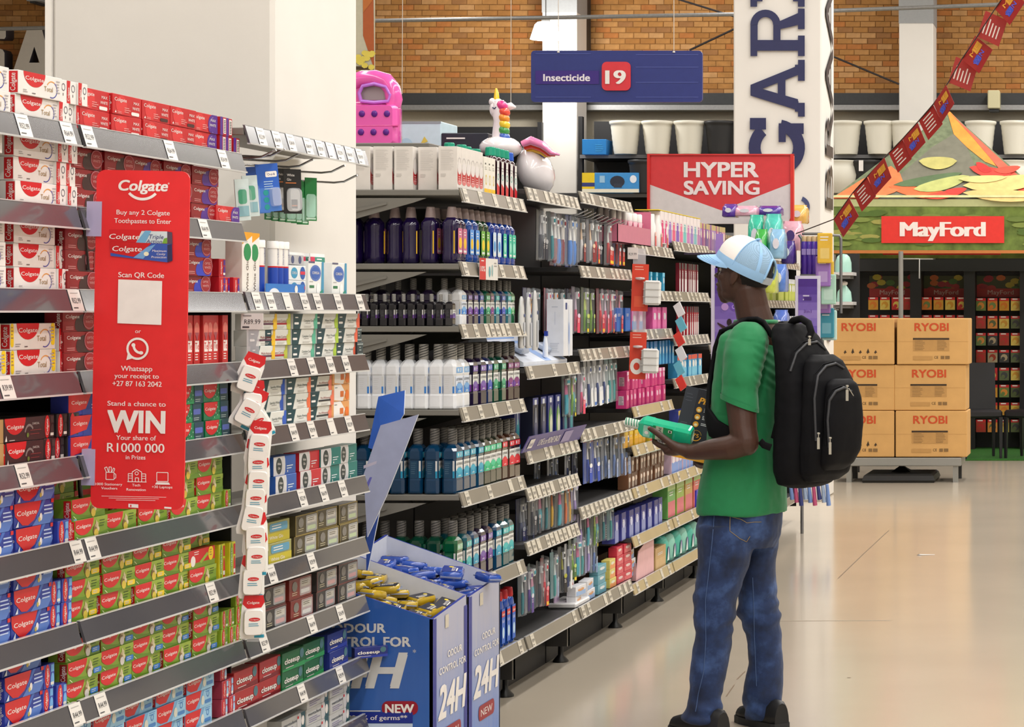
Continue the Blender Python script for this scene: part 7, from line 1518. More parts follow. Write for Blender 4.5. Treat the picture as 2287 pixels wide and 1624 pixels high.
# ---- the box under his other hand
NB = K(24, 28, 42); NBS = K(44, 50, 62); YG = K(236, 168, 40)
def heldbox():
    mb = MB(); w, h, d = .20, .262, .10; mb.box((0, 0, 0), (w, d, h), NB, ch=.0015)
    f = FC(mb, (0, 0, 0), (1, 0, 0), (0, 0, 1)); f.rect(0, 0, .046, h, NBS, 0); f.lines(.008, .235, .03, 3, .012, K(90, 96, 108), 1, .0015); f.lines(.008, .13, .03, 4, .006, K(120, 124, 134), 1, .001); f.rect(0, 0, w, .018, YG, 1)
    f.text('Pineware', .056, .208, .024, YG, 2, 'L', .05, .25, wd=.13)
    for q in range(3):
        z = .186-.027*q; f.ell(.064, z, .0105, .0105, YG, 2, 16); f.ell(.064, z-.002, .006, .005, K(250, 236, 190), 3, 10); f.lines(.082, z+.005, .05, 3 if q < 2 else 2, .0055, K(220, 220, 224), 2, .0025)
    f.ell(.074, .092, .0215, .0215, K(14, 16, 22), 2, 24); f.ring(.074, .092, .0175, .0205, YG, 3, 14, 190, 350); f.ring(.074, .092, .0175, .02, K(150, 120, 50), 3, 14, 10, 170); f.text('75', .074, .085, .014, YG, 4, wd=.022, bold=.03)
    g = FC(mb, (0, d, 0), (0, -1, 0), (0, 0, 1)); g.lines(.02, .2, .06, 6, .015, K(90, 96, 110), 0, .002)
    return mb
hb_ = thing('appliance_box', heldbox(), 'navy appliance box with yellow script and number 75 held beyond the bottle', 'box')
hb_.location = Q(1496, 1018, .17); hb_.rotation_euler = (math.radians(-4), math.radians(13), math.radians(6))
# ================================================================ signs, floats and everything behind the aisle
SN = K(44, 54, 122)
# hanging aisle sign
D = 14.0
def rr(mb, x0, y0, x1, y1, d, th, r, mat):
    a, b = P(x0, y1, d), P(x1, y0, d); pts = []
    for cx, cz, st in ((b.x-r, a.z+r, -90), (b.x-r, b.z-r, 0), (a.x+r, b.z-r, 90), (a.x+r, a.z+r, 180)):
        for q in range(5): t = math.radians(st+22.5*q); pts.append((cx+r*math.cos(t), cz+r*math.sin(t)))
    mb.loft([[(x, d+th, z) for x, z in pts], [(x, d, z) for x, z in pts]], mat, False)
sign = ething('aisle_sign', tuple(P(1376, 170, D)), 'navy hanging aisle sign with red number nineteen', 'sign')
def schild(par, name, mb): 
    o = obj(name, mb, par); o.location = -Vector(par.location); return o
mb = MB(); rr(mb, 1186, 113, 1568, 228, D, .03, .022, SN)
f = FC(mb, (0, D, 0), (1, 0, 0), (0, 0, 1), lift=.0015); px = lambda x: (x-PX)/FPX*D; pz = lambda y: EYE-(y-PY)/FPX*D
SNL = K(70, 80, 150)
for y in (122, 150, 184, 217): f.rect(px(1420), pz(y+1), px(1560), pz(y-1), SNL)
for y in (120, 217): f.rect(px(1196), pz(y+1), px(1320), pz(y-1), SNL)
f.rect(px(1196), pz(188), px(1338), pz(158), K(58, 36, 124), 1); f.text('Insecticide', px(1266), pz(181), 16*D/FPX, K(236, 228, 236), 2, wd=104*D/FPX, bold=.045, res=4)
schild(sign, 'board', mb); mb = MB(); rr(mb, 1344, 138, 1408, 202, D-.012, .012, .03, K(214, 54, 64)); f = FC(mb, (0, D-.012, 0), (1, 0, 0), (0, 0, 1), lift=.0015); f.text('19', px(1376), pz(188), 32*D/FPX, WHT, 2, wd=42*D/FPX, res=5, dup=2.2*D/FPX); schild(sign, 'number_plate', mb)
WIRE = M('thin_wire', (206, 196, 184), .4)
for x in (1247, 1505): mb = MB(); q = P(x, 116, D); mb.tube([q, (q.x, q.y, 7.6)], .0025, WIRE, 5); mb.lathe([(.008, -.004), (.008, .004)], WHT, 8, tuple(q)); schild(sign, 'wire', mb)
for x0, x1, y1 in ((906, 898, 210), (1141, 1141, 240)):
    mb = MB(); q, r = P(x0, 0, 12), P(x1, y1, 12); mb.tube([(q.x+.01, q.y, 7.6), r], .002, WIRE, 5); thing('hanging_wire', mb, ['thin bare wire hanging beside the pink float', 'thin bare wire hanging above the white unicorn float'][x0 > 1000], 'wire', 'bare hanging wires')
# red and white saving board on the shelf top
D = 15.6; px = lambda x: (x-PX)/FPX*D; pz = lambda y: EYE-(y-PY)/FPX*D
brd = ething('saving_board', tuple(P(1610, 470, D)), 'red and white saving board standing on the far shelf top', 'sign')
mb = MB(); mb.box((px(1450), D, pz(500)), (px(1770), D+.02, pz(346)), K(216, 62, 66)); f = FC(mb, (0, D, 0), (1, 0, 0), (0, 0, 1), lift=.0012)
f.poly([(px(1450), pz(500)), (px(1760), pz(500)), (px(1768), pz(480)), (px(1768), pz(409)), (px(1611), pz(470)), (px(1450), pz(412))], K(220, 212, 212)); k_ = D/FPX
f.text('HYPER', px(1611), pz(395), 34*k_, K(240, 226, 226), 2, wd=166*k_, bold=.06, res=4); f.text('SAVING', px(1612), pz(434), 31*k_, K(240, 226, 226), 2, wd=168*k_, bold=.06, res=4); schild(brd, 'board', mb)
mb = MB(); [mb.box((px(a), D-.015, z0), (px(b_), D+.03, pz(345))  , K(214, 50, 44)) for a, b_, z0 in ((1446, 1452, 1.85), (1766, 1773, 1.85))]; mb.box((px(1446), D-.012, pz(347)), (px(1773), D+.03, pz(344)), K(214, 60, 60)); schild(brd, 'frame', mb)
mb = MB(); mb.box((-.4, -.55, .0), (.4, .55, 2.15), BACKP); mb.box((-.41, -.56, 2.15), (.41, .56, 2.178), STEEL, ch=.003); thing('rear_shelving', mb, 'rear shelving unit behind the mouthwash bay carrying the inflatables', 'shelving', None, (-3.19, 9.76, 0))
# ---- inflatables above the mouthwash bay (they sit on the back of the same unit)
PINKF = M('float_pink', (242, 92, 182), .18, coat=.8); PURF = M('float_purple', (196, 120, 226), .18, coat=.8); DOT = M('float_dimple', (96, 30, 140), .3)
D = 9.6; px = lambda x: (x-PX)/FPX*D; pz = lambda y: EYE-(y-PY)/FPX*D; k_ = D/FPX
fl = ething('pool_float', tuple(P(840, 320, D)), 'pink inflatable pool float with purple dimples beside the white column', 'pool float')
def pillow(mb, pts, th, mat, d):
    c = [sum(p[0] for p in pts)/len(pts), sum(p[1] for p in pts)/len(pts)]; R_ = []
    for s_, o in ((.9, th), (.98, th*.6), (1, 0), (.98, -th*.6), (.9, -th)): R_.append([(px(c[0]+(x-c[0])*s_), d+o, pz(c[1]+(y-c[1])*s_)) for x, y in pts])
    mb.loft(R_, mat)
mb = MB()
def seg(x0, x1, y0, y1, r): 
    pts = []
    for cx, cyy, st in ((x1-r, y1-r, 0), (x0+r, y1-r, 90), (x0+r, y0+r, 180), (x1-r, y0+r, 270)):
        for q in range(5): t = math.radians(st+22.5*q); pts.append((cx+r*math.cos(t), cyy+r*math.sin(t)))
    return pts
pillow(mb, seg(764, 893, 234, 328, 10), .06, PINKF, D); mb.tube([P(768, 282, D-.055), P(889, 281, D-.055)], .006, M('float_crease', (226, 60, 150), .2, coat=.8), 8)
pillow(mb, [(764, 246), (764, 205), (780, 176), (806, 162), (840, 158), (868, 164), (886, 186), (893, 214), (892, 246)], .03, PINKF, D+.02)
mb.tube([P(766, 235, D), P(768, 208, D), P(784, 186, D), P(808, 177, D), P(838, 175, D), P(862, 182, D), P(876, 200, D), P(880, 222, D), P(876, 236, D)], [.036]*9, PINKF, 12)
mb.tube([P(766, 236, D), P(830, 232, D), P(884, 236, D)], .018, PINKF, 10)
schild(fl, 'body', mb)
mb = MB(); mb.tube([P(806, 226, D-.03), P(802, 208, D-.03), P(810, 192, D-.03), P(836, 187, D-.03), P(862, 194, D-.03), P(872, 212, D-.03), P(868, 226, D-.03), P(836, 229, D-.03), P(806, 226, D-.03)], .008, PURF, 8); schild(fl, 'window_rim', mb)
mb = MB(); pillow(mb, [(806, 226), (802, 208), (810, 192), (836, 187), (862, 194), (872, 212), (868, 226)], .012, M('clear_vinyl', (170, 160, 160), .08, alpha=.85, coat=1), D); schild(fl, 'window', mb)
for r in range(2):
    for c in range(3): mb = MB(); q = P(808+28*c-2*r, 254+41*r, D-.062); ell3(mb, q, (.013, 0, 0), (0, .006, 0), (0, 0, .014), DOT, 12, 8); schild(fl, 'dimple', mb)
# unicorn
D = 9.9; px = lambda x: (x-PX)/FPX*D; pz = lambda y: EYE-(y-PY)/FPX*D
uni = ething('pool_float', tuple(P(1150, 330, D)), 'white inflatable unicorn with rainbow mane, yellow horn and rainbow tail', 'pool float')
VW = M('float_white', (240, 234, 236), .2, coat=.8)
mb = MB(); mb.tube([P(1122, 340, D), P(1118, 300, D), P(1120, 270, D), P(1116, 240, D), P(1112, 228, D)], [.048, .036, .034, .036, .026], VW, 14); ell3(mb, P(1108, 246, D), (.026, 0, .012), (0, .03, 0), (-.012, 0, .036), VW); ell3(mb, P(1101, 228, D), (.018, 0, 0), (0, .02, 0), (0, 0, .018), VW); ell3(mb, P(1112, 228, D), (.02, 0, 0), (0, .02, 0), (0, 0, .016), VW)
ell3(mb, P(1118, 330, D), (.09, 0, 0), (0, .1, 0), (0, 0, .05), VW); ell3(mb, P(1196, 383, D+.1), (.07, 0, .03), (0, .12, 0), (-.04, 0, .10), VW); schild(uni, 'body', mb)
mb = MB(); mb.tube([P(1109, 222, D), P(1109, 208, D), P(1108, 197, D)], [.013, .010, .004], M('float_yellow', (250, 206, 30), .2, coat=.8), 10); schild(uni, 'horn', mb)
mb = MB(); mb.tube([P(1130, 240, D), P(1142, 237, D), P(1152, 240, D)], [.016, .017, .004], VW, 10); schild(uni, 'ear', mb)
mb = MB(); mb.tube([P(1100, 240, D-.03), P(1104, 243, D-.034), P(1108, 239, D-.034)], .0025, K(40, 50, 90), 6); schild(uni, 'eyelash', mb)
for q, c in enumerate(((232, 60, 140), (240, 80, 60), (244, 150, 40), (240, 206, 50), (60, 150, 70), (60, 100, 190), (130, 80, 190))):
    mb = MB(); y = 236+14*q; ell3(mb, P(1126+1*(q % 2)-(0 if q else 4), y, D-.022), (.024, 0, -.008), (0, .024, 0), (.004, 0, .022), M('float_mane_%d' % q, c, .2, coat=.8), 14, 8); schild(uni, 'mane', mb)
for q, (c, dy) in enumerate((((244, 140, 190), 0), ((238, 70, 50), 9), ((246, 190, 40), 16), ((70, 70, 160), 24))):
    mb = MB(); mb.tube([P(1166+5*q, 322+dy*.8, D+.02*q), P(1186+3*q, 314+dy, D+.02*q), P(1212, 324+dy*.9, D+.02*q), P(1232-6*q, 342+dy*.35, D+.02*q), P(1250-10*q, 346+dy*.2, D+.02*q)], [.014, .02, .017, .011, .004], M('float_tail_%d' % q, c, .2, coat=.8), 10); schild(uni, 'tail', mb)
def bbox(x0, y0, x1, y1, d, th, mat, ch=.004, name='storage_box', label='', cat='box', draw=None, grp=None):
    a, b = P(x0, y1, d), P(x1, y0, d); mb = MB(); mb.box((a.x, d, a.z), (b.x, d+th, b.z), mat, ch=ch)
    if draw: f = FC(mb, (a.x, d, a.z), (1, 0, 0), (0, 0, 1), lift=.0015); draw(f, b.x-a.x, b.z-a.z)
    return thing(name, mb, label, cat, grp)
bbox(888, 271, 985, 346, 10.0, .25, K(206, 230, 240), label='pale blue pool box behind the white cartons', draw=lambda f, w, h: (f.rect(0, .93*h, w, h, K(150, 160, 166)), f.poly([(.3*w, 0), (.45*w, .25*h), (.55*w, .15*h), (.7*w, .35*h), (.62*w, 0)], K(90, 120, 190)), f.poly([(.52*w, .3*h), (.62*w, .55*h), (.7*w, .4*h)], K(220, 200, 90)), f.ell(.2*w, .3*h, .15*w, .2*h, K(180, 214, 232))))
bbox(985, 297, 1090, 346, 10.0, .25, K(40, 44, 56), label='dark box behind the green bottle caps', draw=lambda f, w, h: (f.lines(.12*w, .72*h, .5*w, 1, .2*h, WHT, 2), f.rect(.1*w, .1*h, .5*w, .4*h, K(40, 120, 190))))
# ---- garden racks along the back wall
RACKM = M('rack_black', (34, 34, 36), .5); 
D = 32.6
def rack(label, x0, x1, rows, ztop, back=True):
    a, b = P(x0, 0, D).x, P(x1, 0, D).x; r = ething('garden_rack', ((a+b)/2, D+.4, 0), label, 'rack', 'garden racks on the back wall'); ox = (a+b)/2
    mb = MB(); mb.box((a-ox, .45, 0), (b-ox, .5, ztop), RACKM); obj('back_panel', mb, r)
    for q in (a, b): mb = MB(); mb.box((q-ox-.03, -.4, 0), (q-ox+.03, -.3, ztop), RACKM); obj('upright', mb, r)
    for y in rows: z = EYE-(y-PY)/FPX*D; mb = MB(); mb.box((a-ox, -.42, z-.05), (b-ox, .45, z), RACKM); mb.box((a-ox, -.43, z-.05), (b-ox, -.42, z), M('rack_edge', (120, 120, 122), .5)); obj('shelf', mb, r)
rack('black garden rack left of the lettered column', 1296, 1700, (346, 433, 520, 610), 4.28); rack('black garden rack right of the lettered column', 1850, 2420, (346, 433, 520, 610), 4.28); rack('dark rack behind the inflatable unicorn', 905, 1205, (330, 433, 520), 4.2)
POTW = M('pot_white', (226, 222, 208), .5, bump=.1, bscale=30); POTB = M('pot_black', (38, 38, 40), .45)
def pot(w, h, mat, rim=.06, ridges=5):
    mb = MB(); prof = [(w*.36, 0)]
    for q in range(ridges*2+1): t = q/(ridges*2); prof.append((w*(.37+.10*t)+(.003 if q % 2 else 0), h*(.04+.84*t)))
    prof += [(w*.5, h*.90), (w*.515, h*.93), (w*.515, h*.99), (w*.49, h), (w*.46, h*.94), (w*.42, h*.6)]
    mb.lathe(prof, mat, 24); return mb
pw = Proto('plant_pot', pot(.44, .47, POTW), 'plant pot'); pbk = Proto('plant_pot', pot(.44, .47, POTB, ridges=8), 'plant pot'); pbowl = MB(); pbowl.lathe([(.14, 0), (.26, .12), (.30, .25), (.27, .36), (.25, .40), (.27, .44), (.29, .46), (.27, .46)], POTW, 24); pbowl = Proto('plant_pot', pbowl, 'plant pot')
def onshelf(p, x, y, label, d=32.55): q = P(x, y-.7, d); p.put((q.x, d, q.z), label, 'plant pots on the back racks')
for x, l in ((1397, 'white ridged plant pot on the rack, leftmost of three beside the blue box'), (1468, 'white ridged plant pot on the rack, middle of three'), (1540, 'white ridged plant pot on the rack beside the black pot'), (1890, 'white plant pot just right of the lettered column'), (1964, 'white plant pot left of the wall column, above the black pots'), (2022, 'white plant pot half hidden by the wall column'), (2190, 'white plant pot right of the canopy peak'), (2268, 'white plant pot at the right edge of the picture')): onshelf(pw, x, 345.5, l)
onshelf(pbk, 1608, 345.5, 'black ridged plant pot left of the lettered column')
onshelf(pbowl, 1874, 432.5, 'white round bowl pot on the second rack shelf'); onshelf(pbk, 1934, 432.5, 'black ridged pot with a white tag beside the bowl pot')
pt_ = bbox(1918, 358, 1928, 382, 32.31, .01, WHT, ch=0, name='price_tag', label='white price tag hanging on the black ridged pot', cat='tag')
pp_ = [o for o in COL.objects if o.get('label', '').startswith('black ridged pot with a white tag')][0]; pt_.parent = pp_; pt_.location = -Vector(pp_.location); del pt_['category']
onshelf(pbowl, 2262, 432.5, 'white bowl pot behind the canopy at the right edge'); onshelf(pbk, 1438, 432.5, 'black stacked pots beside the yellow and blue box', 32.5)
bbox(1300, 311, 1354, 345, 32.4, .4, K(34, 120, 190), label='bright blue box on the rack beside the white pots', draw=lambda f, w, h: f.lines(.55*w, .6*h, .35*w, 4, .13*h, K(60, 150, 210)))
bbox(1300, 386, 1427, 430, 32.3, .4, K(60, 140, 206), label='yellow and blue barbecue box on the second rack shelf', draw=lambda f, w, h: (f.rect(0, 0, .22*w, h, K(226, 196, 40)), f.rect(0, 0, w, .18*h, K(226, 222, 206)), f.rect(0, .3*h, .22*w, .5*h, K(50, 60, 120)), f.ell(.62*w, .55*h, .13*w, .3*h, K(40, 44, 60)), f.rect(.56*w, .25*h, .7*w, .45*h, K(50, 54, 70), 1), f.ell(.9*w, .68*h, .06*w, .2*h, K(226, 230, 240)), f.rect(.31*w, .5*h, .4*w, .85*h, K(150, 190, 220))))
# ---- pendant lamp
D = 31.6; q = P(1219, 88, D)
lamp = ething('pendant_lamp', tuple(q), 'white bright pendant lamp hanging in front of the wall column', 'lamp')
LAMPM = M('lamp_glow', (255, 252, 244), .5, emit=6)
mb = MB(); mb.lathe([(.215, 0), (.21, .01), (.15, .2), (.115, .235)], LAMPM, 20, cap=True); obj('shade', mb, lamp); mb = MB(); mb.lathe([(.06, .23), (.06, .3)], K(150, 150, 150), 12); mb.tube([(0, 0, .27), (0, 0, 7.6-q.z)], .008, K(120, 120, 120), 6); obj('cord', mb, lamp)
l = bpy.data.lights.new('lamp_bulb', 'POINT'); l.energy = 170; l.color = (1, .97, .92); l.shadow_soft_size = .15; o = bpy.data.objects.new('lamp_bulb', l); COL.objects.link(o); o.parent = lamp; o.location = (0, .45, -.12)
# tall banner with yellow flowers on the wall at the column's edge
D = 20; mb = MB(); a, b = P(770, 0, D).x, P(836, 0, D).x; zb_, zt = EYE+(695-156)/FPX*D, 5.3
mb.box((a, D, zb_), (b, D+.02, zt), K(196, 190, 168)); f = FC(mb, (a, D, zb_), (1, 0, 0), (0, 0, 1), lift=.002); W = b-a
f.poly([(W*.62, .3), (W, 0), (W*.93, zt-zb_), (W*.60, zt-zb_)], K(176, 90, 44)); f.poly([(W*.62, .5), (W*.93, .6), (W*.93, zt-zb_), (W*.60, zt-zb_)], K(190, 110, 50), 1)
for q in range(16): f.ell(W*(.35+.6*rj.random()), .02+.13*rj.random(), .03, .025, K(226, 206, 90), 2, 7)
f.rect(0, 0, W, .03, K(70, 50, 30), 1); thing('flower_banner', mb, 'tall orange and cream banner with yellow flowers behind the white column', 'banner')
# ---- stacked brown cartons on a steel stand
D = 20.0; CARD = M('brown_card', (206, 160, 98), .75, noise=.06, nscale=6, bump=.05); INK = K(196, 76, 36); BLK = K(58, 44, 30); CARDD = K(186, 142, 84)
px = lambda x: (x-PX)/FPX*D; pz = lambda y: EYE-(y-PY)/FPX*D; k_ = D/FPX
ROWS = ['bottom', 'middle', 'top']
for r, (y0, y1) in enumerate(((918, 1021), (815, 917), (711, 814))):
    for c, (x0, x1) in enumerate(((1842, 1997), (2000, 2160))):
        j_ = [0, -3, 3][r]; x0j, x1j = x0+(j_ if c else 0), x1+(j_ if c else 0)
        mb = MB(); w, h = (x1j-x0j)*k_, (y1-y0)*k_; mb.box((0, 0, 0), (w, .46, h), CARD, ch=.006); f = FC(mb, (0, 0, 0), (1, 0, 0), (0, 0, 1), lift=.001)
        tx = (38 if c == 0 else 40)*k_; f.text('RYOBI', tx, h-28*k_, 18*k_, INK, 1, 'L', .045, wd=76*k_, res=4)
        if c or r == 1: 
            f.rect(36*k_, 30*k_, 117*k_, 55*k_, CARDD, 0); f.rect(36*k_, 55*k_, 117*k_, 59*k_, BLK, 1); f.lines(40*k_, 52*k_, 24*k_, 7, 3.3*k_, K(120, 92, 56), 1, .003); f.lines(90*k_, 52*k_, 24*k_, 7, 3.3*k_, K(120, 92, 56), 1, .003)
        else: 
            for q in range(5): f.poly([((42+17*q)*k_, 26*k_), ((49+17*q)*k_, 26*k_), ((46+17*q)*k_, (32+4*(q % 2))*k_)], BLK, 1); f.rect((44+17*q)*k_, 24*k_, (46+17*q)*k_, 28*k_, BLK, 1)
        f.text('CE', 88*k_, 13*k_, 6*k_, BLK, 1, wd=9*k_); f.rect(98*k_, 12*k_, 106*k_, 19*k_, K(130, 100, 60), 1); f.rect(108*k_, 12*k_, 118*k_, 19*k_, K(130, 100, 60), 1); f.rect(36*k_, 10*k_, 80*k_, 18*k_, CARDD, 1); f.rect(0, h*.5-.002, w, h*.5-.0005, CARDD, 0)
        thing('tool_carton', mb, 'brown tool carton with red lettering, %s of the %s stack' % (ROWS[r], ['left', 'right'][c]), 'carton', 'tool cartons on the stand', (px(x0j), D+(.0 if r != 1 else .015), pz(y1)))
STG = M('stand_steel', (150, 150, 146), .4, .4)
st = ething('steel_stand', (px(2010), D+.25, 0), 'low grey steel stand under the brown tool cartons', 'stand'); so = st.location
mb = MB(); mb.box((px(1860)-so.x, -.27, pz(1041)), (px(2147)-so.x, .27, pz(1022.5)), STG, ch=.006); obj('top', mb, st)
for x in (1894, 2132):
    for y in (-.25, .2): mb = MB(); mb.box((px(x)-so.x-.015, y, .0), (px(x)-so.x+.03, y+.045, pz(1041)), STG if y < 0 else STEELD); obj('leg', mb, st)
thing('black_base', (lambda mb: (mb.lathe([(.44, 0), (.45, .02), (.43, .06), (.40, .075), (.0, .08)], M('black_rubber', (22, 22, 22)), 4, smooth=False), mb.lathe([(.13, .075), (.02, .13), (0, .134)], M('black_rubber', (22, 22, 22)), 4, smooth=False), mb)[-1])(MB()), 'black umbrella base under the steel stand', 'base', None, (px(2008), D+.25, .001), (0, 0, PI/4))
# ---- canopy printed with vegetables
D = 21.95; hw = 1.05; cxp = P(2097, 0, D).x; ze, zv, za = EYE+(695-446)/FPX*D, EYE+(695-566)/FPX*D, EYE+(695-247)/FPX*23
can = ething('canopy_tent', (cxp, 23.0, 0), 'canopy tent printed with vegetables above the seed stand', 'canopy')
ORC = M('canopy_orange', (236, 104, 66), .7, noise=.08, nscale=6); GRC = M('canopy_green', (112, 122, 92), .8, noise=.3, nscale=16); VALM = M('canopy_valance', (112, 132, 62), .8, noise=.45, nscale=9)
A = Vector((P(2118, 0, 23).x-cxp, 0, za)); c4 = [Vector((-hw, -hw, ze)), Vector((hw, -hw, ze)), Vector((hw, hw, ze)), Vector((-hw, hw, ze))]
mb = MB(); [mb.poly([c4[q], c4[(q+1) % 4], A], GRC if q == 0 else ORC) for q in range(4)]; obj('roof', mb, can)
LR = [1]
def onroof(mb, pts, c):
    e = Vector((0, 0, EYE)); n = (c4[1]-c4[0]).cross(A-c4[0]).normalized(); o = c4[0]+Vector(can.location); V = []; LR[0] += 1
    for x, y in pts: r = P(x, y, 1)-e; t = (o-e).dot(n)/r.dot(n); V.append(e+r*t+n*.0015*LR[0]-Vector(can.location))
    mb.poly(V, M('veg_%d_%d_%d' % c, c, .75, noise=.14, nscale=12))
def veg(x0, y0, x1, y1, w, n=9):
    """a pointed, slightly bent vegetable outline from tip to tip"""
    L = math.hypot(x1-x0, y1-y0); ux, uy = (x1-x0)/L, (y1-y0)/L; up, dn = [], []
    for q in range(n+1):
        t = q/n; h = w*math.sin(PI*t)**.6; b = w*.35*math.sin(PI*t); x, y = x0+ux*L*t, y0+uy*L*t
        up.append((x+uy*(h-b), y-ux*(h-b))); dn.append((x-uy*(h+b), y+ux*(h+b)))
    return up+dn[::-1]
mb = MB()
onroof(mb, [(1950, 446), (2000, 400), (2080, 330), (2130, 300), (2160, 330), (2190, 400), (2180, 446)], (118, 116, 100))
onroof(mb, [(2116, 252), (2122, 250), (2160, 290), (2196, 330), (2225, 372), (2200, 362), (2160, 330), (2130, 300)], (240, 150, 60)); onroof(mb, [(2121, 252), (2330, 444), (2290, 444), (2230, 376), (2170, 305)], (240, 100, 76))
onroof(mb, [(1856, 445), (1925, 402), (1990, 372), (2010, 388), (2020, 415), (1960, 445)], (244, 124, 74)); onroof(mb, veg(1985, 418, 2130, 438, 12), (240, 112, 66)); onroof(mb, veg(1880, 438, 2010, 425, 9), (246, 130, 80))
onroof(mb, veg(1995, 415, 2150, 388, 10), (90, 112, 76)); onroof(mb, veg(2040, 425, 2165, 395, 13), (186, 190, 116)); onroof(mb, veg(2052, 362, 2138, 362, 14), (188, 180, 108))
onroof(mb, veg(2165, 376, 2260, 392, 12), (214, 66, 54)); onroof(mb, veg(2180, 366, 2215, 385, 9), (200, 50, 46)); onroof(mb, veg(2220, 384, 2280, 376, 8), (226, 80, 60))
onroof(mb, veg(2150, 418, 2340, 398, 17), (230, 194, 124)); onroof(mb, veg(2150, 434, 2345, 440, 13), (228, 186, 118)); onroof(mb, veg(2060, 444, 2156, 430, 8), (224, 76, 58)); onroof(mb, veg(2110, 432, 2160, 426, 7), (214, 60, 52)); onroof(mb, veg(2140, 404, 2250, 400, 8), (206, 200, 130))
onroof(mb, [(1858, 446), (2336, 446), (2334, 441), (1864, 441)], (196, 194, 140))
obj('roof_print', mb, can)
mb = MB()
for q in range(4): a, b = c4[q], c4[(q+1) % 4]; mb.poly([a, b, b+Vector((0, 0, zv-ze)), a+Vector((0, 0, zv-ze))], VALM)
k_ = D/FPX; f = FC(mb, (-hw, -hw-.001, zv), (1, 0, 0), (0, 0, 1), lift=.003); X_ = lambda x: P(x, 0, D).x-cxp+hw; Z_ = lambda y: (566-y)*k_
f.rect(0, 0, 2*hw, .03, K(196, 120, 60)); f.rect(0, .45, 2*hw, .52, K(186, 190, 136))
for q in range(40): u, v = X_(1856+rj.random()*470), .08+.34*rj.random(); f.ell(u, v, min(.1, u, 2*hw-u), .025, K(*rj.choice(((130, 146, 70), (84, 110, 44), (164, 160, 84), (110, 130, 60)))), 0, 8)
f.rect(X_(1969), Z_(543), X_(2243), Z_(483), K(228, 52, 44), 1); f.text('MayFord', X_(2106), Z_(528), 34*k_, K(246, 234, 230), 3, wd=186*k_, res=4, dup=3*k_)
obj('valance', mb, can)
for x in (-hw, hw):
    for y in (-hw, hw): mb = MB(); mb.box((x-.02, y-.02, .0128), (x+.02, y+.02, ze), STG); obj('pole', mb, can)
mb = MB(); f = FC(mb, (0, D+1, EYE+(695-572)/FPX*(D+1)), (1, 0, 0), (0, 0, 1)); a, b = P(1982, 0, D+1).x, P(2240, 0, D+1).x; mb.box((a-can.location.x, -.5, zv+.0), (b-can.location.x, -.46, zv+.04), K(206, 40, 44)); obj('inner_banner', mb, can)
# ---- turf, seed stand, chairs
TURF = M('turf_green', (52, 110, 38), .9, noise=.4, nscale=60, bump=.4, bscale=300); mb = MB(); mb.box((-3.6, 22.9, 0.002), (2, 27.0, .012), TURF); tag(obj('turf_mat', mb), 'green artificial turf mat under the seed stand', 'mat')
D = 24.6; px = lambda x: (x-PX)/FPX*D; pz = lambda y: EYE-(y-PY)/FPX*D; k_ = D/FPX
seed = ething('seed_stand', (px(2120), D+.3, 0), 'black three-panel seed stand under the canopy', 'stand'); so = seed.location
mb = MB(); mb.box((px(1880)-so.x, .05, .013), (px(2420)-so.x, .1, pz(578)), RACKM); obj('back_panel', mb, seed)
for x in (1880, 2045, 2165, 2290, 2410): mb = MB(); mb.box((px(x)-so.x-.06, -.3, .013), (px(x)-so.x+.06, .05, pz(600)), RACKM); obj('frame_post', mb, seed)
mb = MB(); mb.box((px(1880)-so.x, -.32, pz(606)), (px(2420)-so.x, .05, pz(580)), RACKM); obj('top_rail', mb, seed)
for p_, (x0, x1) in enumerate(((1934, 2038), (2057, 2159), (2177, 2286))):
    mb = MB(); f = FC(mb, (px(x0)-so.x, .04, pz(663)), (1, 0, 0), (0, 0, 1), lift=.003); w, h = (x1-x0)*k_, 48*k_; f.rect(0, 0, w, h, K(70, 76, 40)); 
    for q in range(14): f.ell(w*rj.random(), h*(.25+.7*rj.random()), w*.1, h*.14, K(*rj.choice(((190, 50, 50), (210, 110, 50), (200, 180, 60), (80, 120, 50), (170, 40, 50)))), 1, 9)
    f.rect(0, 0, w, .4*h, K(190, 46, 44), 2); f.text('MayFord', w*.5, .12*h, .22*h, K(236, 190, 186), 3, wd=.54*w, bold=.03); obj('header', mb, seed)
SEEDC = [(210, 150, 50), (170, 60, 40), (90, 100, 60), (214, 120, 40), (190, 40, 40), (60, 60, 60), (110, 130, 70), (220, 190, 90), (180, 160, 130), (220, 140, 60)]
def packet(c, c2):
    mb = MB(); w, h = .105, .135; mb.box((-w/2, 0, -h), (w/2, .012, 0), K(*c)); f = FC(mb, (-w/2, 0, -h), (1, 0, 0), (0, 0, 1), lift=.001); f.rect(0, h*.78, w, h, K(206, 40, 44)); f.lines(w*.15, h*.88, w*.6, 1, .02, WHT, 1, .012); f.ell(w*.5, h*.4, w*.36, h*.28, K(*c2), 1, 9); f.ell(w*.4, h*.3, w*.2, h*.16, K(*c), 2, 8); return Proto('seed_packet', mb, 'packet')
SPK = [packet(c, SEEDC[(i+3) % 10]) for i, c in enumerate(SEEDC)]
for p_, (x0, n, rows) in enumerate(((1949, 4, (664, 704)), (2069, 4, (664, 704)), (2190, 4, (666, 706, 744, 782, 822, 860, 900, 938)))):
    for r, y in enumerate(rows):
        for c in range(n):
            i = (p_*3+r*5+c*7+(r*c) % 3) % 10
            SPK[i].put((px(x0+26*c), D+.06, pz(y)), 'seed packet on the %s panel, %s row, %s from left' % (['left', 'middle', 'right'][p_], ORD[r+1], ORD[c+1]), 'seed packets', rot=(0, 0, rj.uniform(-.1, .1)))
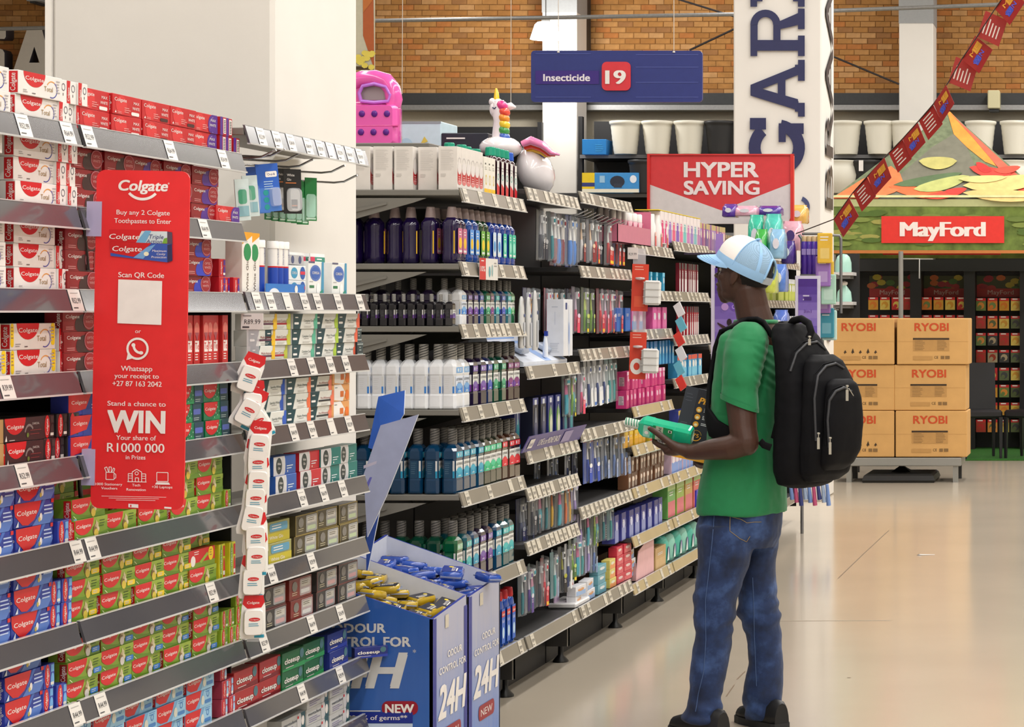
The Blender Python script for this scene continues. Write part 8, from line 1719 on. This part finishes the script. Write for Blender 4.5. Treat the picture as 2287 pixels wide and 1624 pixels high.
def chair(label, x, d, rz):
    r = ething('dining_chair', (P(x, 0, d).x, d, 0), label, 'chair', 'black chairs by the seed stand', rot=(0, 0, rz)); B_ = M('chair_black', (30, 30, 33), .4)
    mb = MB(); mb.box((-.2, -.2, .42), (.2, .2, .50), B_, ch=.02); obj('seat', mb, r); mb = MB(); mb.loft([[(-.2, .17, .48), (.2, .17, .48), (.2, .23, .48), (-.2, .23, .48)], [(-.2, .22, .97), (.2, .22, .97), (.2, .27, .97), (-.2, .27, .97)]], B_, False); obj('backrest', mb, r)
    for sx in (-1, 1):
        for sy in (-1, 1): mb = MB(); mb.loft([[(sx*.18-.02, sy*.18-.02, .43), (sx*.18+.02, sy*.18-.02, .43), (sx*.18+.02, sy*.18+.02, .43), (sx*.18-.02, sy*.18+.02, .43)], [(sx*.18-.012, sy*.19-.012, .014), (sx*.18+.012, sy*.19-.012, .014), (sx*.18+.012, sy*.19+.012, .014), (sx*.18-.012, sy*.19+.012, .014)]], B_, False); obj('leg', mb, r)
chair('black dining chair right of the brown cartons', 2188, 23.2, .25); chair('black dining chair cut by the right picture edge', 2300, 23.2, -.4)
mb = MB(); q = P(2012, 590, 21.0); mb.tube([(q.x, q.y, 2.05), (q.x, q.y, 1.35)], .022, STG, 8); mb.tube([(q.x, q.y, 1.98), (q.x+.17, q.y, 1.98), (q.x+.17, q.y, 1.8)], .008, STG, 6); mb.tube([(q.x, q.y, 1.4), (q.x, q.y, .0)], .018, STG, 8); mb.lathe([(.2, 0), (.2, .015), (.03, .03)], STG, 12, (q.x, q.y, 0)); thing('display_pole', mb, 'white metal display pole with side arm behind the brown cartons', 'pole')
# ---- white shelf with mint watering cans right of the column
D = 21; px = lambda x: (x-PX)/FPX*D; pz = lambda y: EYE-(y-PY)/FPX*D
sh_ = ething('display_shelf', (px(1880), D+.3, 0), 'white-shelved dark stand of mint kettles right of the column', 'shelving')
mb = MB(); mb.box((px(1862)-px(1880), -.05, 0), (px(1912)-px(1880), .0, pz(565)), RACKM); obj('back_panel', mb, sh_)
for y in (608, 674): mb = MB(); mb.box((px(1862)-px(1880), -.35, pz(y)-.03), (px(1906)-px(1880), -.05, pz(y)), K(206, 206, 206)); mb.box((px(1862)-px(1880), -.33, pz(y)-.06), (px(1900)-px(1880), -.05, pz(y)-.032), K(110, 110, 110)); obj('shelf', mb, sh_)
MINT = M('mint_plastic', (170, 216, 202), .35, coat=.3); 
mb = MB(); mb.lathe([(.075, 0), (.078, .02), (.075, .09), (.06, .14), (.035, .165), (0, .17)], MINT, 16); thing('mint_pot', mb, 'mint green domed pot on the upper white shelf', 'pot', None, (px(1880), D+.12, pz(608)+.001))
mb = MB(); mb.lathe([(.078, 0), (.08, .02), (.07, .10), (.035, .15), (.02, .17)], MINT, 16); ml = MB(); ml.lathe([(.02, .165), (.035, .18), (.035, .2), (.0, .215)], WHT, 12); Proto('mint_kettle', mb, 'kettle', [('lid', ml)]).put((px(1882), D+.12, pz(674)+.001), 'mint green kettle with white lid on the lower white shelf', scale=.9)
# ---- wire rack and purple placards at the gondola end
D = 15.2; px = lambda x: (x-PX)/FPX*D; pz = lambda y: EYE-(y-PY)/FPX*D; k_ = D/FPX
def purp(f, w, h):
    for q in range(8): c = [(72, 40, 130), (84, 56, 146), (100, 74, 160), (120, 96, 176), (140, 118, 190), (126, 104, 184), (104, 82, 168), (76, 56, 150)][q]; f.rect(.0, h*(1-(q+1)/8), w, h*(1-q/8), K(*c))
def placard(x0, y0, x1, y1, d, label, draw):
    a, b = P(x0, y1, d), P(x1, y0, d); w, h = b.x-a.x, b.z-a.z; r = ething('placard', (a.x+w/2, d, a.z), label, 'placard', 'purple placards'); mb = MB(); mb.box((-w/2, 0, 0), (w/2, .012, h), K(206, 200, 222)); obj('frame', mb, r); mb = MB(); f = FC(mb, (-w/2+.02, -.0005, .02), (1, 0, 0), (0, 0, 1), lift=.001); purp(f, w-.04, h-.04); draw(f, w-.04, h-.04); obj('print', mb, r)
placard(1776, 616, 1832, 770, 14.9, 'purple placard above the backpack', lambda f, w, h: (f.text('3in1', .5*w, .46*h, .05*h, K(90, 50, 140), 2, wd=.4*w), f.lines(.25*w, .72*h, .5*w, 2, .06*h, K(200, 190, 220), 2), f.rect(.3*w, .66*h, .7*w, .71*h, K(70, 40, 120), 2), f.ring(.5*w, .3*h, .09*w, .14*w, K(96, 60, 150), 2, 12), f.ring(.34*w, .2*h, .09*w, .13*w, K(180, 160, 210), 2, 12), f.ring(.66*w, .2*h, .09*w, .14*w, K(96, 60, 150), 2, 12)))
def pl2(f, w, h):
    f.ring(.36*w, .62*h, .0, .13*w, K(176, 140, 200), 2, 14); f.ring(.68*w, .62*h, .0, .14*w, K(104, 70, 170), 2, 14); f.ring(.68*w, .62*h, .05*w, .07*w, K(180, 160, 220), 3, 12); f.ring(.5*w, .6*h, .3*w, .31*w, K(120, 90, 170), 2, 14, 200, 340, .6)
    f.ell(.52*w, .47*h, .09*w, .035*h, K(40, 26, 30), 3); f.poly([(.36*w, .28*h), (.7*w, .28*h), (.66*w, .44*h), (.42*w, .43*h)], K(60, 40, 76), 3); f.poly([(.44*w, .42*h), (.1*w, .47*h), (.1*w, .455*h), (.4*w, .38*h)], K(60, 36, 40), 4); f.poly([(.66*w, .42*h), (.86*w, .40*h), (.66*w, .37*h)], K(60, 36, 40), 4)
    f.text('Fresh', .24*w, .155*h, .035*h, WHT, 3, 'L', .03); f.text('every day', .18*w, .115*h, .03*h, WHT, 3, 'L', .02); f.rect(0, 0, w, .07*h, K(60, 46, 140), 2)
mb0 = None
placard(1588, 590, 1668, 836, 12.0, 'purple placard in front of the man with a leaping figure', pl2)
mb = MB(); a = P(1598, 590, 12.0); mb.box((a.x, 12.0, a.z-.02), (a.x+.04, 12.006, a.z+.16), K(150, 120, 190)); mb.box((XF+.012, 12.001, a.z+.05), (a.x+.02, 12.007, a.z+.06), K(60, 50, 70)); o = obj('arm', mb, bpy.data.objects['placard.001']); o.location = -Vector(o.parent.location)
WR = M('wire_rack', (130, 130, 132), .3, .6)
rk = ething('wire_rack', (px(1810), D+.2, 0), 'wire display rack with purple tubes at the end of the aisle', 'rack'); so = rk.location
for x, y1, zf in ((1782, 522, 0), (1828, 520, .6)): mb = MB(); mb.tube([(px(x)-so.x, 0, zf), (px(x)-so.x, 0, pz(y1)-.03), (px(x)-so.x-.02, 0, pz(y1))], .012, WR, 6); obj('frame', mb, rk)
mb = MB(); [mb.tube([(px(1782)-so.x, 0, pz(y)), (px(1828)-so.x, 0, pz(y))], .010, WR, 6) for y in (520, 538)]; mb.tube([(px(1828)-so.x, 0, pz(522)), (px(1862)-so.x, .1, pz(523)), (px(1866)-so.x, .1, pz(530)), (px(1866)-so.x, .1, pz(700))], .010, WR, 6); obj('cross_bar', mb, rk)
for y in (612, 690): mb = MB(); mb.box((px(1782)-so.x, -.1, pz(y)-.01), (px(1860)-so.x, .12, pz(y)), WR); obj('shelf', mb, rk)
mb = MB(); mb.lathe([(.022, 0), (.024, .01), (.024, .2), (.02, .22)], G(74, 40, 150), 12); mc = MB(); mc.lathe([(.018, .22), (.018, .25), (.014, .256)], K(190, 160, 120), 10); mf = MB(); f = FC(mf, (-.014, -.0245, .13), (1, 0, 0), (0, 0, 1)); f.rect(0, 0, .028, .04, K(150, 130, 190)); pt = Proto('body_spray', mb, 'spray', [('cap', mc), ('front_label', mf)])
for q in range(4): pt.put((px(1789+11*q), D+.16, pz(612)+.001), 'purple body spray tube on the wire rack, %s from left' % ORD[q+1], 'purple spray tubes')
for q in range(7):
    c = ((226, 180, 60), (150, 110, 180), (170, 210, 190), (226, 190, 70), (150, 110, 176), (60, 140, 160), (190, 220, 214))[q]
    mb = MB(); mb.box((-.05, 0, 0), (.05, .02, .2), K(*c), ch=.006); f = FC(mb, (-.05, 0, 0), (1, 0, 0), (0, 0, 1)); f.rect(.02, .03, .08, .1, K(*[min(255, int(v*.7+70)) for v in c]), 1); f.lines(.02, .17, .06, 2, .02, WHT, 1)
    thing('care_pack', mb, 'flat %s care pack hanging on the rack side, %s from top' % (['amber', 'lilac', 'mint', 'honey', 'mauve', 'petrol', 'pale green'][q], ORD[q+1]), 'pack', 'packs on the rack side', tuple(P((1842, 1838, 1850, 1845, 1838, 1846, 1852)[q], (588, 640, 680, 650, 700, 755, 760)[q], 15.1+.03*q)))
# soft packs and bags lying along the far shelf top, above the cap
def bag(x, y, w, h, c, label, d, sp=None):
    mb = MB(); q = P(x, y, d); k = d/FPX; rings = [[(w*k/2*s_*math.copysign(abs(math.cos(t))**.45, math.cos(t))*(1+.05*math.sin(5*t)), .10*s_*(1-.8*max(0, z-.6)/.4)*math.copysign(abs(math.sin(t))**.7, math.sin(t)), h*k*z) for t in [2*PI*n_/16 for n_ in range(16)]] for z, s_ in ((0, .86), (.08, 1), (.72, 1), (.86, .93), (.93, .8), (1, .86))]
    mb.loft(rings, M('bag_%d_%d_%d' % c, c, .25, coat=.6, noise=.15)); f = FC(mb, (-w*k*.3, -.102, h*k*.2), (1, 0, 0), (0, 0, 1)); f.ell(w*k*.3, h*k*.3, w*k*.2, h*k*.18, K(*(sp or (226, 222, 232))), 1, 12)
    thing('sponge_bag', mb, label, 'bag', 'soft packs on the far shelf', (q.x, d, q.z))
for a in ((1632, 486, 34, 30, (84, 44, 150), 'purple and white bath sponge pack lying on the far shelf top', 15.3), (1668, 484, 54, 24, (226, 170, 190), 'pink bath sponge pack lying on the far shelf top', 15.3), (1720, 482, 56, 22, (76, 50, 150), 'violet bath sponge pack lying on the far shelf top', 15.4), (1690, 576, 36, 96, (60, 190, 160), 'turquoise sponge pack standing above the cap button', 15.2), (1728, 576, 40, 98, (80, 196, 180), 'mint sponge pack in clear bag right above the cap', 15.15), (1702, 578, 28, 66, (60, 170, 70), 'bright green sponge pack just behind the cap', 14.9), (1738, 578, 36, 66, (140, 186, 220), 'pale blue sponge pack right of the green one', 14.9), (1770, 560, 48, 66, (226, 170, 186), 'pink bag hanging at the end of the far shelf', 15.6, (90, 60, 130)), (1762, 590, 30, 52, (64, 40, 130), 'dark purple bag hanging under the pink one', 15.3), (1784, 500, 42, 42, (226, 180, 90), 'amber pack tray behind the pink bag', 16.2), (1720, 655, 34, 60, (190, 200, 80), 'yellow green net sponge hanging right of the cap', 13.4), (1745, 652, 28, 62, (80, 120, 200), 'blue net sponge hanging right of the cap', 13.6), (1745, 760, 34, 68, (84, 110, 190), 'blue sponge bag beside the neck', 13.6)): bag(*a)
# ---- bunting of printed paper flags
A0, A1 = P(1778, 522, 15.25), P(2275, -30, 13.9)
bun = ething('flag_bunting', tuple(A0), 'sagging string of red paper flags running up to the right', 'bunting')
FLG = [(1862, 490), (1905, 430), (1938, 393), (1985, 342), (2016, 310), (2052, 270), (2085, 232), (2118, 184), (2148, 132), (2182, 82), (2222, 20), (2250, -20)]
def bp_(x, y): 
    t = (x-1778)/(2275-1778); return P(x, y, 15.25+(13.9-15.25)*t)
mb = MB(); mb.tube([A0]+[bp_(x, y) for x, y in FLG]+[A1], .004, K(60, 40, 36), 5); schild(bun, 'string', mb)
for q, (x, y) in enumerate(FLG):
    o = bp_(x, y); nx = FLG[q+1] if q+1 < len(FLG) else (2275, -60); d = (bp_(*nx)-o); L = min(d.length*.92, .2) if q < 8 else .17; u = d.normalized(); yaw = [0, .1, -.1, .2, 0, .15, -.2, 1.1, .7, 1.1, .5, 1.2][q]
    u2 = Vector((u.x*math.cos(yaw), u.y+u.x*math.sin(yaw), u.z)).normalized(); v = (UP-u2*u2.z).normalized(); v = (v*.96+u2*.1).normalized()
    mb = MB(); H_ = .15; p0 = o; g = FC(mb, p0-v*H_, u2, v, lift=.0012); mb.obox(p0-v*H_/2+u2*L/2, u2*L/2, u2.cross(v)*.0008, v*H_/2, K(156, 38, 32))
    if q % 2 == 0:
        g.rect(.0, .0, L, H_*.2, K(150, 30, 30)); g.rect(L*.2, H_*.22, L*.5, H_*.5, K(70, 80, 180), 1); g.rect(L*.5, H_*.5, L*.9, H_*.8, K(210, 150, 50), 1); g.text('WIN', L*.45, H_*.26, H_*.2, K(90, 90, 200), 2, wd=L*.6, bold=.04); g.text('ME', L*.55, H_*.6, H_*.2, K(230, 160, 60), 2, wd=L*.5, bold=.04)
    else: g.lines(L*.2, H_*.8, L*.6, 5, H_*.15, K(226, 210, 200), 1)
    schild(bun, 'flag', mb)
# ---- small things on the floor
mb = MB(); mb.poly([(-.05, -.02, .001), (.06, -.005, .001), (.06, .008, .002), (-.04, .03, .001)], K(240, 238, 236)); mb.poly([(-.05, -.02, .001), (-.04, .03, .001), (-.02, .0, .012)], K(240, 238, 236)); q = P(2066, 1240, 14.04); thing('paper_scrap', mb, 'small white paper scrap lying on the shiny floor', 'paper scrap', None, (q.x, q.y, .001))
mb = MB()
for q in range(9): mb.tube([(.03*q-.12, .01*(q % 2), 0), (.03*q-.11, .02, -.10-.02*(q % 3))], [.012, .016], K(*((120, 150, 210), (200, 90, 130), (60, 70, 130), (170, 190, 220))[q % 4]), 6)
thing('toothbrush_bunch', mb, 'low bunch of blue and pink brushes hanging below the backpack', 'brushes', None, tuple(P(1806, 1082, 15.0)))
